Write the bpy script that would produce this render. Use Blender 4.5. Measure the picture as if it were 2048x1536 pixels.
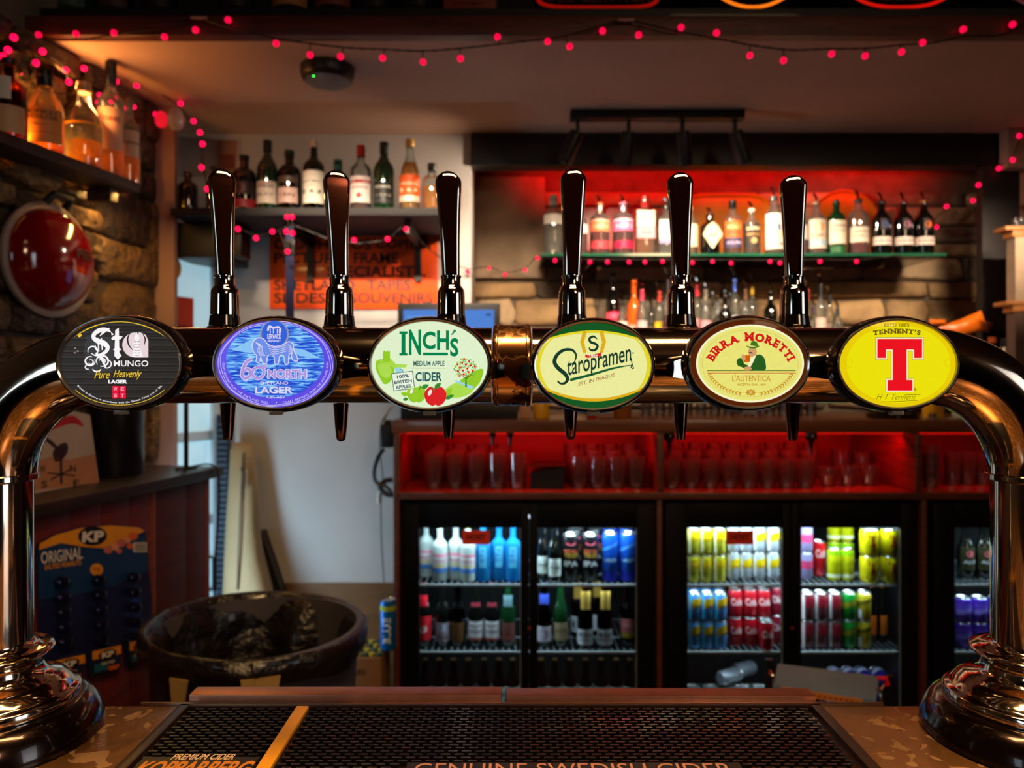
import bpy, bmesh, math, random
from mathutils import Vector, Matrix
random.seed(11)
PI = math.pi
EYE = 1.46          # eye height above the floor behind the bar
F = 1500.0          # focal length in photo pixels
HOR = 760.0         # horizon row
def X(u, Y): return (u - 1024) * Y / F
def Z(v, Y): return EYE + (HOR - v) * Y / F
def P(u, v, Y): return Vector((X(u, Y), Y, Z(v, Y)))

for c in list(bpy.data.objects): bpy.data.objects.remove(c)
scene = bpy.context.scene
COL = scene.collection
# ------------------------------------------------------------------ camera
cam_d = bpy.data.cameras.new('camera'); cam = bpy.data.objects.new('camera', cam_d); COL.objects.link(cam)
cam.location = (0, 0, EYE); cam.rotation_euler = (PI / 2, 0, 0)
cam_d.sensor_width = 36; cam_d.lens = 36 * F / 2048; cam_d.shift_y = -8 / 2048
cam_d.clip_start = .02
cam_d.dof.use_dof = True; cam_d.dof.focus_distance = .72; cam_d.dof.aperture_fstop = cam_d.lens / 4.6
scene.camera = cam
# ------------------------------------------------------------------ world, exposure
w = bpy.data.worlds.new('world'); scene.world = w; w.use_nodes = True
w.node_tree.nodes['Background'].inputs[0].default_value = (1, .62, .4, 1)
w.node_tree.nodes['Background'].inputs[1].default_value = .012
vs = scene.view_settings
vs.view_transform = 'Standard'; vs.look = 'None'; vs.exposure = 0.0; vs.gamma = 1; vs.use_curve_mapping = False
scene.cycles.max_bounces = 10; scene.cycles.transparent_max_bounces = 32
scene.cycles.glossy_bounces = 5; scene.cycles.transmission_bounces = 6; scene.cycles.diffuse_bounces = 3
scene.cycles.use_denoising = True
scene.cycles.sample_clamp_indirect = 4.0
scene.cycles.caustics_reflective = False; scene.cycles.caustics_refractive = False

def area(name, loc, aim, size, power, col, shape='RECTANGLE', spread=PI):
    d = bpy.data.lights.new(name, 'AREA'); o = bpy.data.objects.new(name, d); COL.objects.link(o)
    d.shape = shape; d.size = size[0]; d.size_y = size[1]; d.energy = power; d.color = col; d.spread = spread
    o.location = loc; o.rotation_euler = (Vector(aim) - Vector(loc)).to_track_quat('-Z', 'Y').to_euler()
    return o
def spot(name, loc, aim, power, col, ang=50, blend=.5, r=.02):
    d = bpy.data.lights.new(name, 'SPOT'); o = bpy.data.objects.new(name, d); COL.objects.link(o)
    d.energy = power; d.color = col; d.spot_size = math.radians(ang); d.spot_blend = blend; d.shadow_soft_size = r
    o.location = loc; o.rotation_euler = (Vector(aim) - Vector(loc)).to_track_quat('-Z', 'Y').to_euler()
    return o
WARM = (1, .60, .28); COOL = (.62, .84, 1); NEUT = (1, .80, .58); RED = (1, .006, .004)
CEIL = EYE + .94
# customer room: window daylight from the door side, warm lamps over the bar
area('window_daylight', (-1.93, -1.45, 1.7), (0.1, 1.6, 1.3), (.7, .8), 1.6, COOL, spread=1.5)
area('side_highlight_fill', (2.32, -.1, 1.6), (0, .85, 1.5), (1.3, 1.5), 3.0, (.86, .93, 1), spread=1.0)  # side light added for bright streaks on the tap handles; no window built
area('bar_lamp_light', (.15, .42, 2.75), (.1, .75, 1.1), (.9, .25), 16, (1, .60, .25), spread=1.9)
area('room_lamp_light', (1.4, -1.8, 2.7), (.4, 2.5, 1.5), (.5, .5), 15, (1, .64, .38))
# added cool fill past the plank cabinet, standing in for daylight on the wall
area('corner_daylight_fill', (-1.04, 2.37, .80), (-.45, 2.87, .85), (.08, .65), 4.0, (.50, .78, 1))
# red strips: alcove top, glass rack
area('alcove_red_light', (.90, 2.965, EYE + .835), (.90, 3.2, EYE + .88), (1.62, .02), 4.0, RED, spread=1.8)
area('rack_red_light_a', (.06, 2.64, EYE - .19), (.06, 2.90, .9), (.8, .02), 3.4, RED)
area('rack_red_light_b', (.95, 2.64, EYE - .19), (.95, 2.90, .9), (.8, .02), 3.6, RED)
area('rack_red_light_c', (1.72, 2.64, EYE - .19), (1.72, 2.90, .9), (.4, .02), .8, RED)
for i, (px, ax, ay) in enumerate(((1155, .42, -.25), (1257, .05, -.35), (1365, -.18, -.35), (1470, -.42, -.25))):      # the four track spots
    x = X(px, 2.62); q = Matrix.Rotation(ax, 4, 'Y') @ Matrix.Rotation(-ay, 4, 'X') @ Vector((0, 0, -.13))
    spot('track_spot_light', (x + q.x, 2.62 + q.y, CEIL - .072 + q.z), ((-.70, .50, 1.05, 1.6)[i], (2.87, 3.15, 3.15, 3.15)[i], (1.95, 1.60, 1.58, 1.58)[i]), (20, 14, 14, 15)[i], (1, .76, .54), (92, 110, 110, 110)[i], .9, .015)
area('bar_row_fill', (.55, 1.75, 2.36), (.55, 3.2, 1.66), (2.7, .03), 9, (1, .77, .55), spread=.55)      # unseen strip added below fascia height to brighten alcove, wall and sign

# ------------------------------------------------------------------ materials
def lin(c):
    if isinstance(c, str): c = tuple(int(c[i:i + 2], 16) for i in (0, 2, 4))
    return tuple(((x / 255) / 12.92 if x / 255 <= .04045 else ((x / 255 + .055) / 1.055) ** 2.4) for x in c)
MATS = {}
def mat(name, col, rough=.5, metal=0., spec=.5, em=None, es=0., noise=None, bump=None, coat=0., trans=0., streak=None):
    """principled material; noise=(scale, amount), bump=(scale, strength), streak=(sx,sy,sz) stretches the noise"""
    if name in MATS: return MATS[name]
    m = bpy.data.materials.new(name); m.use_nodes = True; nt = m.node_tree; N = nt.nodes; L = nt.links
    b = N['Principled BSDF']; c = lin(col)
    b.inputs['Roughness'].default_value = rough; b.inputs['Metallic'].default_value = metal
    b.inputs['Specular IOR Level'].default_value = spec
    b.inputs['Coat Weight'].default_value = coat; b.inputs['Coat Roughness'].default_value = .05
    b.inputs['Transmission Weight'].default_value = trans
    noise = noise or (18, .10)
    tc = N.new('ShaderNodeTexCoord'); mp = N.new('ShaderNodeMapping'); L.new(tc.outputs['Object'], mp.inputs[0])
    if streak: mp.inputs['Scale'].default_value = streak
    nz = N.new('ShaderNodeTexNoise'); nz.inputs['Scale'].default_value = noise[0]; nz.inputs['Detail'].default_value = 5
    L.new(mp.outputs[0], nz.inputs[0])
    mr = N.new('ShaderNodeMapRange'); mr.inputs[1].default_value = .3; mr.inputs[2].default_value = .7
    L.new(nz.outputs[0], mr.inputs[0])
    mx = N.new('ShaderNodeMix'); mx.data_type = 'RGBA'
    a = noise[1]
    mx.inputs[6].default_value = (*[max(0, x * (1 - a)) for x in c], 1); mx.inputs[7].default_value = (*[min(1, x * (1 + a)) for x in c], 1)
    L.new(mr.outputs[0], mx.inputs[0]); L.new(mx.outputs[2], b.inputs['Base Color'])
    if bump:
        n2 = N.new('ShaderNodeTexNoise'); n2.inputs['Scale'].default_value = bump[0]; n2.inputs['Detail'].default_value = 6
        L.new(mp.outputs[0], n2.inputs[0]); bp = N.new('ShaderNodeBump'); bp.inputs['Strength'].default_value = bump[1]
        bp.inputs['Distance'].default_value = .01 if bump[1] < .85 else .025; L.new(n2.outputs[0], bp.inputs['Height']); L.new(bp.outputs[0], b.inputs['Normal'])
    if em is not None:
        b.inputs['Emission Color'].default_value = (*lin(em), 1); b.inputs['Emission Strength'].default_value = es
    MATS[name] = m; return m
def lit(name, col, s=1.0, amount=.06):
    """print on a backlit face: glows in its own colour, slightly uneven"""
    if name in MATS: return MATS[name]
    m = mat(name, (4, 4, 4), .35, noise=(30, .1)); nt = m.node_tree; N = nt.nodes; L = nt.links; b = N['Principled BSDF']
    c = lin(col); mx = N.new('ShaderNodeMix'); mx.data_type = 'RGBA'
    mx.inputs[6].default_value = (*[x * (1 - amount) for x in c], 1); mx.inputs[7].default_value = (*[x * (1 + amount) for x in c], 1)
    nz = N.new('ShaderNodeTexNoise'); nz.inputs['Scale'].default_value = 25; L.new(nz.outputs[0], mx.inputs[0])
    L.new(mx.outputs[2], b.inputs['Emission Color']); b.inputs['Emission Strength'].default_value = s
    b.inputs['Specular IOR Level'].default_value = .2
    return m
def glass(name, tint, rough=.03, boost=1.0, ior=1.5, scat=0.):
    if name in MATS: return MATS[name]
    m = bpy.data.materials.new(name); m.use_nodes = True; nt = m.node_tree; N = nt.nodes; L = nt.links
    N.remove(N['Principled BSDF']); out = N['Material Output']
    t = N.new('ShaderNodeBsdfTransparent'); t.inputs[0].default_value = (*lin(tint), 1)
    g = N.new('ShaderNodeBsdfGlossy'); g.inputs['Roughness'].default_value = rough
    f = N.new('ShaderNodeFresnel'); f.inputs[0].default_value = ior
    nz = N.new('ShaderNodeTexNoise'); nz.inputs['Scale'].default_value = 9
    ma = N.new('ShaderNodeMath'); ma.operation = 'MULTIPLY_ADD'; ma.inputs[1].default_value = .02; ma.inputs[2].default_value = rough
    L.new(nz.outputs[0], ma.inputs[0]); L.new(ma.outputs[0], g.inputs['Roughness'])
    mu = N.new('ShaderNodeMath'); mu.operation = 'MULTIPLY'; mu.inputs[1].default_value = boost; mu.use_clamp = True
    L.new(f.outputs[0], mu.inputs[0])
    x = N.new('ShaderNodeMixShader'); L.new(mu.outputs[0], x.inputs[0]); L.new(t.outputs[0], x.inputs[1]); L.new(g.outputs[0], x.inputs[2])
    last = x
    if scat:   # diffuse share added so clear glass looks brighter; frost on the lamp shell
        d = N.new('ShaderNodeBsdfTranslucent'); d.inputs[0].default_value = (*lin(tint), 1); d2 = N.new('ShaderNodeBsdfDiffuse'); d2.inputs[0].default_value = (*lin(tint), 1)
        ad = N.new('ShaderNodeMixShader'); L.new(d.outputs[0], ad.inputs[1]); L.new(d2.outputs[0], ad.inputs[2])
        last = N.new('ShaderNodeMixShader'); last.inputs[0].default_value = scat; L.new(x.outputs[0], last.inputs[1]); L.new(ad.outputs[0], last.inputs[2])
    L.new(last.outputs[0], out.inputs[0]); MATS[name] = m; return m
def liquid(col, opac=.6):
    """coloured liquid or tinted solid: part see-through, part glowing with light that enters it"""
    name = 'liquid_%02x%02x%02x_%d' % (*col, int(opac * 100))
    if name in MATS: return MATS[name]
    m = bpy.data.materials.new(name); m.use_nodes = True; nt = m.node_tree; N = nt.nodes; L = nt.links
    N.remove(N['Principled BSDF']); out = N['Material Output']; c = lin(col)
    t = N.new('ShaderNodeBsdfTransparent'); t.inputs[0].default_value = (*[x ** .7 for x in c], 1)
    d = N.new('ShaderNodeBsdfTranslucent'); d.inputs[0].default_value = (*c, 1)
    d2 = N.new('ShaderNodeBsdfDiffuse'); d2.inputs[0].default_value = (*c, 1)
    nz = N.new('ShaderNodeTexNoise'); nz.inputs['Scale'].default_value = 14
    a = N.new('ShaderNodeMixShader'); L.new(nz.outputs[0], a.inputs[0]); L.new(d.outputs[0], a.inputs[1]); L.new(d2.outputs[0], a.inputs[2])
    x = N.new('ShaderNodeMixShader'); x.inputs[0].default_value = opac; L.new(t.outputs[0], x.inputs[1]); L.new(a.outputs[0], x.inputs[2])
    L.new(x.outputs[0], out.inputs[0]); MATS[name] = m; return m
def paint(col, rough=.45, metal=0., spec=.4):
    return mat('paint_%02x%02x%02x_%d_%d' % (*col, int(rough * 100), int(metal * 100)), col, rough, metal, spec, noise=(22, .07))

# ------------------------------------------------------------------ mesh builder
_BOX = {}
class MB:
    def __init__(s): s.v = []; s.f = []; s.m = []
    def add(s, v, f, m=0):
        o = len(s.v); s.v += [tuple(p) for p in v]; s.f += [tuple(i + o for i in q) for q in f]
        s.m += (m if isinstance(m, list) else [m] * len(f)); return s
    def box(s, x0, x1, y0, y1, z0, z1, m=0, bev=0., M=None):
        bev = min(bev, .45 * min(abs(x1 - x0), abs(y1 - y0), abs(z1 - z0)))
        if bev <= 0:
            v = [(x0, y0, z0), (x1, y0, z0), (x1, y1, z0), (x0, y1, z0), (x0, y0, z1), (x1, y0, z1), (x1, y1, z1), (x0, y1, z1)]
            f = [(0, 3, 2, 1), (4, 5, 6, 7), (0, 1, 5, 4), (1, 2, 6, 5), (2, 3, 7, 6), (3, 0, 4, 7)]
        else:
            bm = bmesh.new(); bmesh.ops.create_cube(bm, size=1)
            for q in bm.verts: q.co = Vector(((x0 + x1) / 2 + q.co.x * (x1 - x0), (y0 + y1) / 2 + q.co.y * (y1 - y0), (z0 + z1) / 2 + q.co.z * (z1 - z0)))
            bmesh.ops.bevel(bm, geom=list(bm.edges), offset=bev, segments=2, profile=.6, affect='EDGES')
            bm.verts.index_update(); v = [tuple(q.co) for q in bm.verts]; f = [tuple(q.index for q in p.verts) for p in bm.faces]; bm.free()
        if M is not None: v = [M @ Vector(p) for p in v]
        return s.add(v, f, m)
    def loft(s, rings, m=0, caps=(True, True), closed=True):
        n = len(rings[0]); v = [p for r in rings for p in r]; f = []; mm = []
        for i in range(len(rings) - 1):
            for j in range(n if closed else n - 1):
                k = (j + 1) % n; f.append((i * n + j, i * n + k, (i + 1) * n + k, (i + 1) * n + j)); mm.append(m[i] if isinstance(m, list) else m)
        if closed:
            if caps[0]: f.append(tuple(range(n - 1, -1, -1))); mm.append(m[0] if isinstance(m, list) else m)
            if caps[1]: f.append(tuple((len(rings) - 1) * n + j for j in range(n))); mm.append(m[-1] if isinstance(m, list) else m)
        return s.add(v, f, mm)
    def lathe(s, prof, n=24, c=(0, 0, 0), m=0, M=None, sq=None, ry=1., caps=(True, True)):
        rings = []
        for r, z in prof:
            ring = []
            for j in range(n):
                a = 2 * PI * j / n; ca, sa = math.cos(a), math.sin(a)
                if sq: e = 2 / sq; ca = math.copysign(abs(ca) ** e, ca); sa = math.copysign(abs(sa) ** e, sa)
                p = Vector((r * ca, r * sa * ry, z))
                if M is not None: p = M @ p
                ring.append((p[0] + c[0], p[1] + c[1], p[2] + c[2]))
            rings.append(ring)
        return s.loft(rings, m, caps)
    def tube(s, pts, r, n=8, m=0, caps=True):
        pts = [Vector(p) for p in pts]; rr = r if isinstance(r, (list, tuple)) else [r] * len(pts); rings = []
        t0 = (pts[1] - pts[0]).normalized(); up = Vector((0, 0, 1)) if abs(t0.z) < .9 else Vector((0, 1, 0))
        a = t0.cross(up).normalized(); b = a.cross(t0)
        for i, p in enumerate(pts):
            t = (pts[min(i + 1, len(pts) - 1)] - pts[max(i - 1, 0)]).normalized()
            a = (a - t * a.dot(t)).normalized(); b = t.cross(a)
            rings.append([p + (a * math.cos(2 * PI * j / n) + b * math.sin(2 * PI * j / n)) * rr[i] for j in range(n)])
        return s.loft(rings, m, (caps, caps))
    def ball(s, c, r, n=10, k=7, m=0, sz=1.):
        prof = [(max(1e-4, r * math.sin(PI * i / k)), -r * sz * math.cos(PI * i / k)) for i in range(k + 1)]
        return s.lathe(prof, n, c, m)
    # flat shapes through a mapping function fn(u, v, layer)
    def poly(s, pts, fn, lay=0, m=0):
        return s.add([fn(u, v, lay) for u, v in pts], [tuple(range(len(pts)))], m)
    def ell(s, cx, cy, rx, ry, fn, lay=0, m=0, n=48, rot=0.):
        cr, sr = math.cos(rot), math.sin(rot)
        return s.poly([(cx + rx * math.cos(2 * PI * i / n) * cr - ry * math.sin(2 * PI * i / n) * sr, cy + rx * math.cos(2 * PI * i / n) * sr + ry * math.sin(2 * PI * i / n) * cr) for i in range(n)], fn, lay, m)
    def rib(s, pts, wd, fn, lay=0, m=0, smooth=0, close=False):
        if smooth: pts = catm(pts, smooth, close)
        n = len(pts); ww = wd if isinstance(wd, (list, tuple)) else [wd]
        def W(i):
            t = i / max(1, n - 1) * (len(ww) - 1); k = min(int(t), max(0, len(ww) - 2)); return ww[k] if len(ww) == 1 else ww[k] * (1 - t + k) + ww[k + 1] * (t - k)
        v = []
        for i, (u, q) in enumerate(pts):
            a = pts[max(i - 1, 0)]; b = pts[min(i + 1, n - 1)]
            if close and i in (0, n - 1): a = pts[-2]; b = pts[1]
            dx, dy = b[0] - a[0], b[1] - a[1]; l = math.hypot(dx, dy) or 1; h = W(i) / 2
            v += [fn(u - dy / l * h, q + dx / l * h, lay), fn(u + dy / l * h, q - dx / l * h, lay)]
        return s.add(v, [(2 * i, 2 * i + 1, 2 * i + 3, 2 * i + 2) for i in range(n - 1)], m)
    def patch(s, u0, u1, v0, v1, fn, lay=0, m=0, nu=12, nv=1, skew=0.):
        v = []; f = []
        for j in range(nv + 1):
            for i in range(nu + 1):
                v.append(fn(u0 + (u1 - u0) * i / nu, v0 + (v1 - v0) * j / nv + skew * i / nu, lay))
        for j in range(nv):
            for i in range(nu):
                a = j * (nu + 1) + i; f.append((a, a + 1, a + nu + 2, a + nu + 1))
        return s.add(v, f, m)
    def text(s, t, u0, u1, v0, v1, fn, lay=0, m=0, bold=0., shear=0., rot=0., yup=False):
        """text fitted to the box u0..u1, v0 (top)..v1 (bottom); rows run down unless yup"""
        V, Fc, (a0, b0, a1, b1) = glyphs(t, bold, shear)
        su = (u1 - u0) / max(1e-6, a1 - a0); sv = (v1 - v0) / max(1e-6, b1 - b0); cu, cv = (u0 + u1) / 2, (v0 + v1) / 2; cr, sr = math.cos(rot), math.sin(rot)
        out = []
        for x, y in V:
            du = u0 + (x - a0) * su - cu; dv = (v1 - (y - b0) * sv) - cv
            if yup: dv = (v0 + (y - b0) * sv) - cv
            out.append(fn(cu + du * cr - dv * sr, cv + du * sr + dv * cr, lay))
        return s.add(out, Fc, m)
    def arctext(s, t, cx, cy, rx, ry, a0, a1, h, fn, lay=0, m=0, bold=0., under=False, slab=False, wsp=.5):
        """letters along an ellipse; angles in degrees, 0 = right, 90 = top (rows run down)"""
        ws = []
        for ch in t:
            if ch == ' ': ws.append(wsp); continue
            V, Fc, bb = glyphs(ch, bold, 0); ws.append(bb[2] - bb[0] + .13)
        tot = sum(ws); pos = 0; ref = glyphs('H', bold, 0)[2]; rh = ref[3] - ref[1]
        for ch, wd in zip(t, ws):
            tt = (pos + wd / 2) / tot; pos += wd
            if ch == ' ': continue
            a = math.radians(a0 + (a1 - a0) * tt); px, py = cx + rx * math.cos(a), cy - ry * math.sin(a)
            tx, ty = -rx * math.sin(a), -ry * math.cos(a)
            if a1 < a0: tx, ty = -tx, -ty
            rot = math.atan2(ty, tx); V, Fc, bb = glyphs(ch, bold, 0); sc = h / rh
            hs = abs(math.radians(a1 - a0)) * math.hypot(rx * math.sin(a), ry * math.cos(a)) / tot
            cr, sr = math.cos(rot), math.sin(rot)
            def T(x, y):
                du = (x - (bb[0] + bb[2]) / 2) * hs; dv = -(y - rh / 2) * sc
                return fn(px + du * cr - dv * sr, py + du * sr + dv * cr, lay)
            s.add([T(x, y) for x, y in V], Fc, m)
            if slab:
                for (x0, x1, y0, y1) in slabs(ch, bb, rh): s.add([T(x0, y0), T(x1, y0), T(x1, y1), T(x0, y1)], [(0, 1, 2, 3)], m)
        return s
    def build(s, name, mats, parent=None, loc=None, sharp=38, flat=False):
        me = bpy.data.meshes.new(name); me.from_pydata(s.v, [], s.f)
        for q in (mats if isinstance(mats, (list, tuple)) else [mats]): me.materials.append(q)
        if any(s.m): me.polygons.foreach_set('material_index', s.m)
        if not flat:
            me.polygons.foreach_set('use_smooth', [True] * len(s.f)); me.update()
            me.set_sharp_from_angle(angle=math.radians(sharp))
        o = bpy.data.objects.new(name, me); COL.objects.link(o)
        if parent: o.parent = parent
        if loc is not None: o.location = loc
        return o
def slabs(ch, bb, H):
    x0, x1 = bb[0], bb[2]; t = .13; e = .08; w = x1 - x0
    L = [(x0 - e, x0 + .28, 0, t), (x0 - e, x0 + .28, H - t, H)]
    return {'B': [(x0 - e, x0 + .1, 0, t), (x0 - e, x0 + .1, H - t, H)], 'I': [(x0 - .12, x1 + .12, 0, t), (x0 - .12, x1 + .12, H - t, H)],
            'R': [(x0 - e, x0 + .25, 0, t), (x0 - e, x0 + .1, H - t, H), (x1 - .2, x1 + .06, 0, t)],
            'A': [(x0 - .06, x0 + .28, 0, t), (x1 - .28, x1 + .06, 0, t)], 'M': [(x0 - e, x0 + .28, 0, t), (x1 - .28, x1 + e, 0, t), (x0 - e, x0 + .2, H - t, H), (x1 - .2, x1 + e, H - t, H)],
            'E': [(x0 - e, x0 + .1, 0, t), (x0 - e, x0 + .1, H - t, H), (x1 - .1, x1, 0, .24), (x1 - .1, x1, H - .24, H)],
            'N': [(x0 - e, x0 + .28, 0, t), (x0 - e, x0 + .15, H - t, H), (x1 - .28, x1 + e, H - t, H)],
            'T': [(x0 + w * .5 - .2, x0 + w * .5 + .2, 0, t), (x0, x0 + .1, H - .26, H), (x1 - .1, x1, H - .26, H)]}.get(ch, [])
def catm(pts, k, close=False):
    out = []; n = len(pts)
    for i in range(n if close else n - 1):
        g = lambda q: pts[q % n] if close else pts[max(0, min(n - 1, q))]
        p0, p1, p2, p3 = g(i - 1), g(i), g(i + 1), g(i + 2)
        for j in range(k):
            t = j / k
            out.append(tuple(.5 * (2 * p1[d] + (p2[d] - p0[d]) * t + (2 * p0[d] - 5 * p1[d] + 4 * p2[d] - p3[d]) * t * t + (3 * p1[d] - p0[d] - 3 * p2[d] + p3[d]) * t ** 3) for d in range(len(p1))))
    out.append(tuple(pts[0] if close else pts[-1])); return out
_G = {}
def glyphs(t, bold=0., shear=0.):
    k = (t, bold, shear)
    if k in _G: return _G[k]
    cu = bpy.data.curves.new('lettering', 'FONT'); cu.body = t; cu.offset = bold; cu.shear = shear; cu.resolution_u = 3; cu.size = 1
    o = bpy.data.objects.new('lettering', cu)
    me = o.to_mesh()
    V = [(v.co.x, v.co.y) for v in me.vertices]; Fc = [tuple(p.vertices) for p in me.polygons]
    o.to_mesh_clear(); bpy.data.objects.remove(o); bpy.data.curves.remove(cu)
    bb = (min(x for x, y in V), min(y for x, y in V), max(x for x, y in V), max(y for x, y in V)) if V else (0, 0, 1, 1)
    _G[k] = (V, Fc, bb); return _G[k]

# ------------------------------------------------------------------ things, structure, copies
def thing(name, label, cat, loc=(0, 0, 0), rz=0., group=None):
    o = bpy.data.objects.new(name, None); o.empty_display_size = .05; COL.objects.link(o)
    o.location = loc; o.rotation_euler = (0, 0, rz); return tag(o, label, cat, group)
def tag(o, label, cat, group=None):
    o['label'] = label; o['category'] = cat
    if group: o['group'] = group
    return o
def struct(o): o['kind'] = 'structure'; return o
def stuff(o): o['kind'] = 'stuff'; return o
def dup(root, loc=None, label=None, rz=None, group=None):
    r = root.copy(); COL.objects.link(r)
    if loc is not None: r.location = loc
    if rz is not None: r.rotation_euler = (0, 0, rz)
    if label: r['label'] = label
    if group: r['group'] = group
    for ch in list(root.children):
        c = ch.copy(); COL.objects.link(c); c.parent = r
        for g in list(ch.children): d = g.copy(); COL.objects.link(d); d.parent = c
    return r
def ray_plane(u, v, p0, n):
    d = Vector(((u - 1024) / F, 1, (HOR - v) / F)); o = Vector((0, 0, EYE)); p0 = Vector(p0); n = Vector(n)
    return o + d * ((p0 - o).dot(n) / d.dot(n))
# ================================================================== MATERIALS
plaster = mat('white_plaster', (190, 186, 182), .8, noise=(3, .08), bump=(60, .15))
ceil_m = mat('ceiling_plaster', (204, 166, 144), .75, noise=(2, .10), bump=(45, .2))
dark_wall = mat('dark_brown_paint', (58, 38, 28), .6, noise=(4, .2))
black = mat('black_paint', (9, 7, 7), .45, noise=(10, .2))
black_gloss = mat('black_gloss', (10, 8, 8), .12, noise=(10, .2), coat=.5)
black_rub = mat('black_rubber', (13, 12, 12), .55, noise=(60, .3), bump=(300, .2))
wood_red = mat('red_brown_wood', (92, 44, 26), .35, noise=(6, .35), bump=(30, .2), streak=(1, 1, 14), coat=.2)
wood_dark = mat('dark_fascia_wood', (84, 34, 22), .4, noise=(5, .45), bump=(25, .25), streak=(1, 12, 12))
wood_top = mat('worktop_wood', (112, 62, 36), .3, noise=(5, .3), streak=(1, 8, 8), coat=.3)
wood_pine = mat('pine_wood', (196, 122, 60), .45, noise=(6, .25), streak=(1, 10, 10))
wood_shelf = mat('old_shelf_wood', (46, 30, 20), .6, noise=(5, .4), bump=(20, .4), streak=(6, 1, 6))
stone_m = [mat('stone_%s' % n, c, .85, noise=(9, .32), bump=(14, .9)) for n, c in (('tan', (158, 134, 104)), ('grey', (128, 114, 96)), ('ochre', (148, 118, 80)), ('dark', (98, 84, 68)))]
mortar = mat('mortar', (92, 78, 62), .9, noise=(14, .3), bump=(40, .6))
stone_l = [mat('rough_stone_%s' % n, c, .5, noise=(16, .5), bump=(30, 1.6)) for n, c in (('tan', (112, 84, 50)), ('brown', (86, 62, 38)), ('dark', (62, 44, 30)))]
bronze = mat('polished_bronze_steel', (204, 186, 166), .085, 1., noise=(7, .10))
def worn_metal(name, col, rough, dark):
    m = mat(name, col, rough, 1., noise=(9, .2)); nt = m.node_tree; N = nt.nodes; L = nt.links; b = N['Principled BSDF']
    vz = N.new('ShaderNodeTexNoise'); vz.inputs['Scale'].default_value = 34; vz.inputs['Detail'].default_value = 8
    tc = N.new('ShaderNodeTexCoord'); L.new(tc.outputs['Object'], vz.inputs[0])
    mr = N.new('ShaderNodeMapRange'); mr.inputs[1].default_value = .5; mr.inputs[2].default_value = .56; L.new(vz.outputs[0], mr.inputs[0])
    mx = N.new('ShaderNodeMix'); mx.data_type = 'RGBA'; mx.inputs[7].default_value = (*lin(dark), 1)
    old = b.inputs['Base Color'].links[0].from_socket; L.new(old, mx.inputs[6]); L.new(mr.outputs[0], mx.inputs[0]); L.new(mx.outputs[2], b.inputs['Base Color'])
    r2 = N.new('ShaderNodeMapRange'); r2.inputs[3].default_value = rough; r2.inputs[4].default_value = .5; L.new(mr.outputs[0], r2.inputs[0]); L.new(r2.outputs[0], b.inputs['Roughness'])
    return m
worn = worn_metal('worn_plated_collar', (210, 150, 96), .16, (60, 34, 20))
chrome = mat('tap_chrome', (190, 178, 164), .06, 1., noise=(12, .05))
steel = mat('brushed_steel', (176, 160, 146), .28, 1., noise=(40, .12), streak=(1, 12, 1))
silver = mat('can_silver', (206, 208, 212), .25, .9, noise=(30, .05))
def counter_mat():
    m = mat('worn_brass_counter', (176, 124, 72), .34, .75, noise=(5, .25), bump=(40, .12)); nt = m.node_tree; N = nt.nodes; L = nt.links; b = N['Principled BSDF']
    tc = N.new('ShaderNodeTexCoord'); vo = N.new('ShaderNodeTexNoise'); vo.inputs['Scale'].default_value = 34; vo.inputs['Detail'].default_value = 2; vo.inputs['Distortion'].default_value = 1.2
    L.new(tc.outputs['Object'], vo.inputs[0])
    mr = N.new('ShaderNodeMapRange'); mr.inputs[1].default_value = .60; mr.inputs[2].default_value = .62; L.new(vo.outputs[0], mr.inputs[0])
    mx = N.new('ShaderNodeMix'); mx.data_type = 'RGBA'; mx.inputs[7].default_value = (*lin((200, 158, 110)), 1)
    old = b.inputs['Base Color'].links[0].from_socket; L.new(old, mx.inputs[6]); L.new(mr.outputs[0], mx.inputs[0]); L.new(mx.outputs[2], b.inputs['Base Color'])
    r2 = N.new('ShaderNodeMapRange'); r2.inputs[3].default_value = .26; r2.inputs[4].default_value = .6; L.new(mr.outputs[0], r2.inputs[0]); L.new(r2.outputs[0], b.inputs['Roughness'])
    return m
counter_m = counter_mat()
pane_m = glass('clear_pane', (236, 244, 242), .02)
clear_glass = glass('clear_bottle_glass', (236, 240, 236), .04, 1.8, scat=.08)
pint_m = glass('pint_glass_clear', (240, 240, 240), .06, 2.6, scat=.035)
shelf_glass = glass('green_shelf_glass', (176, 214, 196), .02, 1.2)
edge_glass = mat('green_glass_edge', (26, 84, 60), .1, 0, .8, noise=(8, .2), coat=.5)
red_led = mat('red_led_strip', (255, 20, 10), em=(255, 20, 10), es=3)

# ================================================================== ROOM SHELL
WX = lambda Y: -1.325 + (Y - 2.04) * .19
WN = Vector((1, -.19, 0)).normalized(); WD = Vector((.19, 1, 0)).normalized()
def LW(Y, z, off=0.): return Vector((WX(Y), Y, z)) + WN * off
TOP = 3.0
o = MB().box(-2.6, 2.45, -3.3, 3.5, -.05, 0).build('floor', mat('dark_floor', (58, 42, 34), .5, noise=(6, .3))); struct(o)
o = MB().box(-2.6, 2.45, -3.3, 3.5, TOP, TOP + .05).build('ceiling', mat('high_ceiling', (96, 62, 42), .8, noise=(3, .2))); struct(o)
o = MB().box(-1.6, 2.4, 2.08, 3.24, CEIL, CEIL + .045).build('ceiling_soffit', ceil_m); struct(o)
o = MB().box(-1.6, 2.4, 2.04, 2.08, CEIL - .002, CEIL + .052, bev=.004).build('trim_1', wood_dark); struct(o)
o = MB().box(-1.6, 2.4, 2.09, 2.14, CEIL + .0455, CEIL + .096).build('trim_2', black); struct(o)
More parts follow.
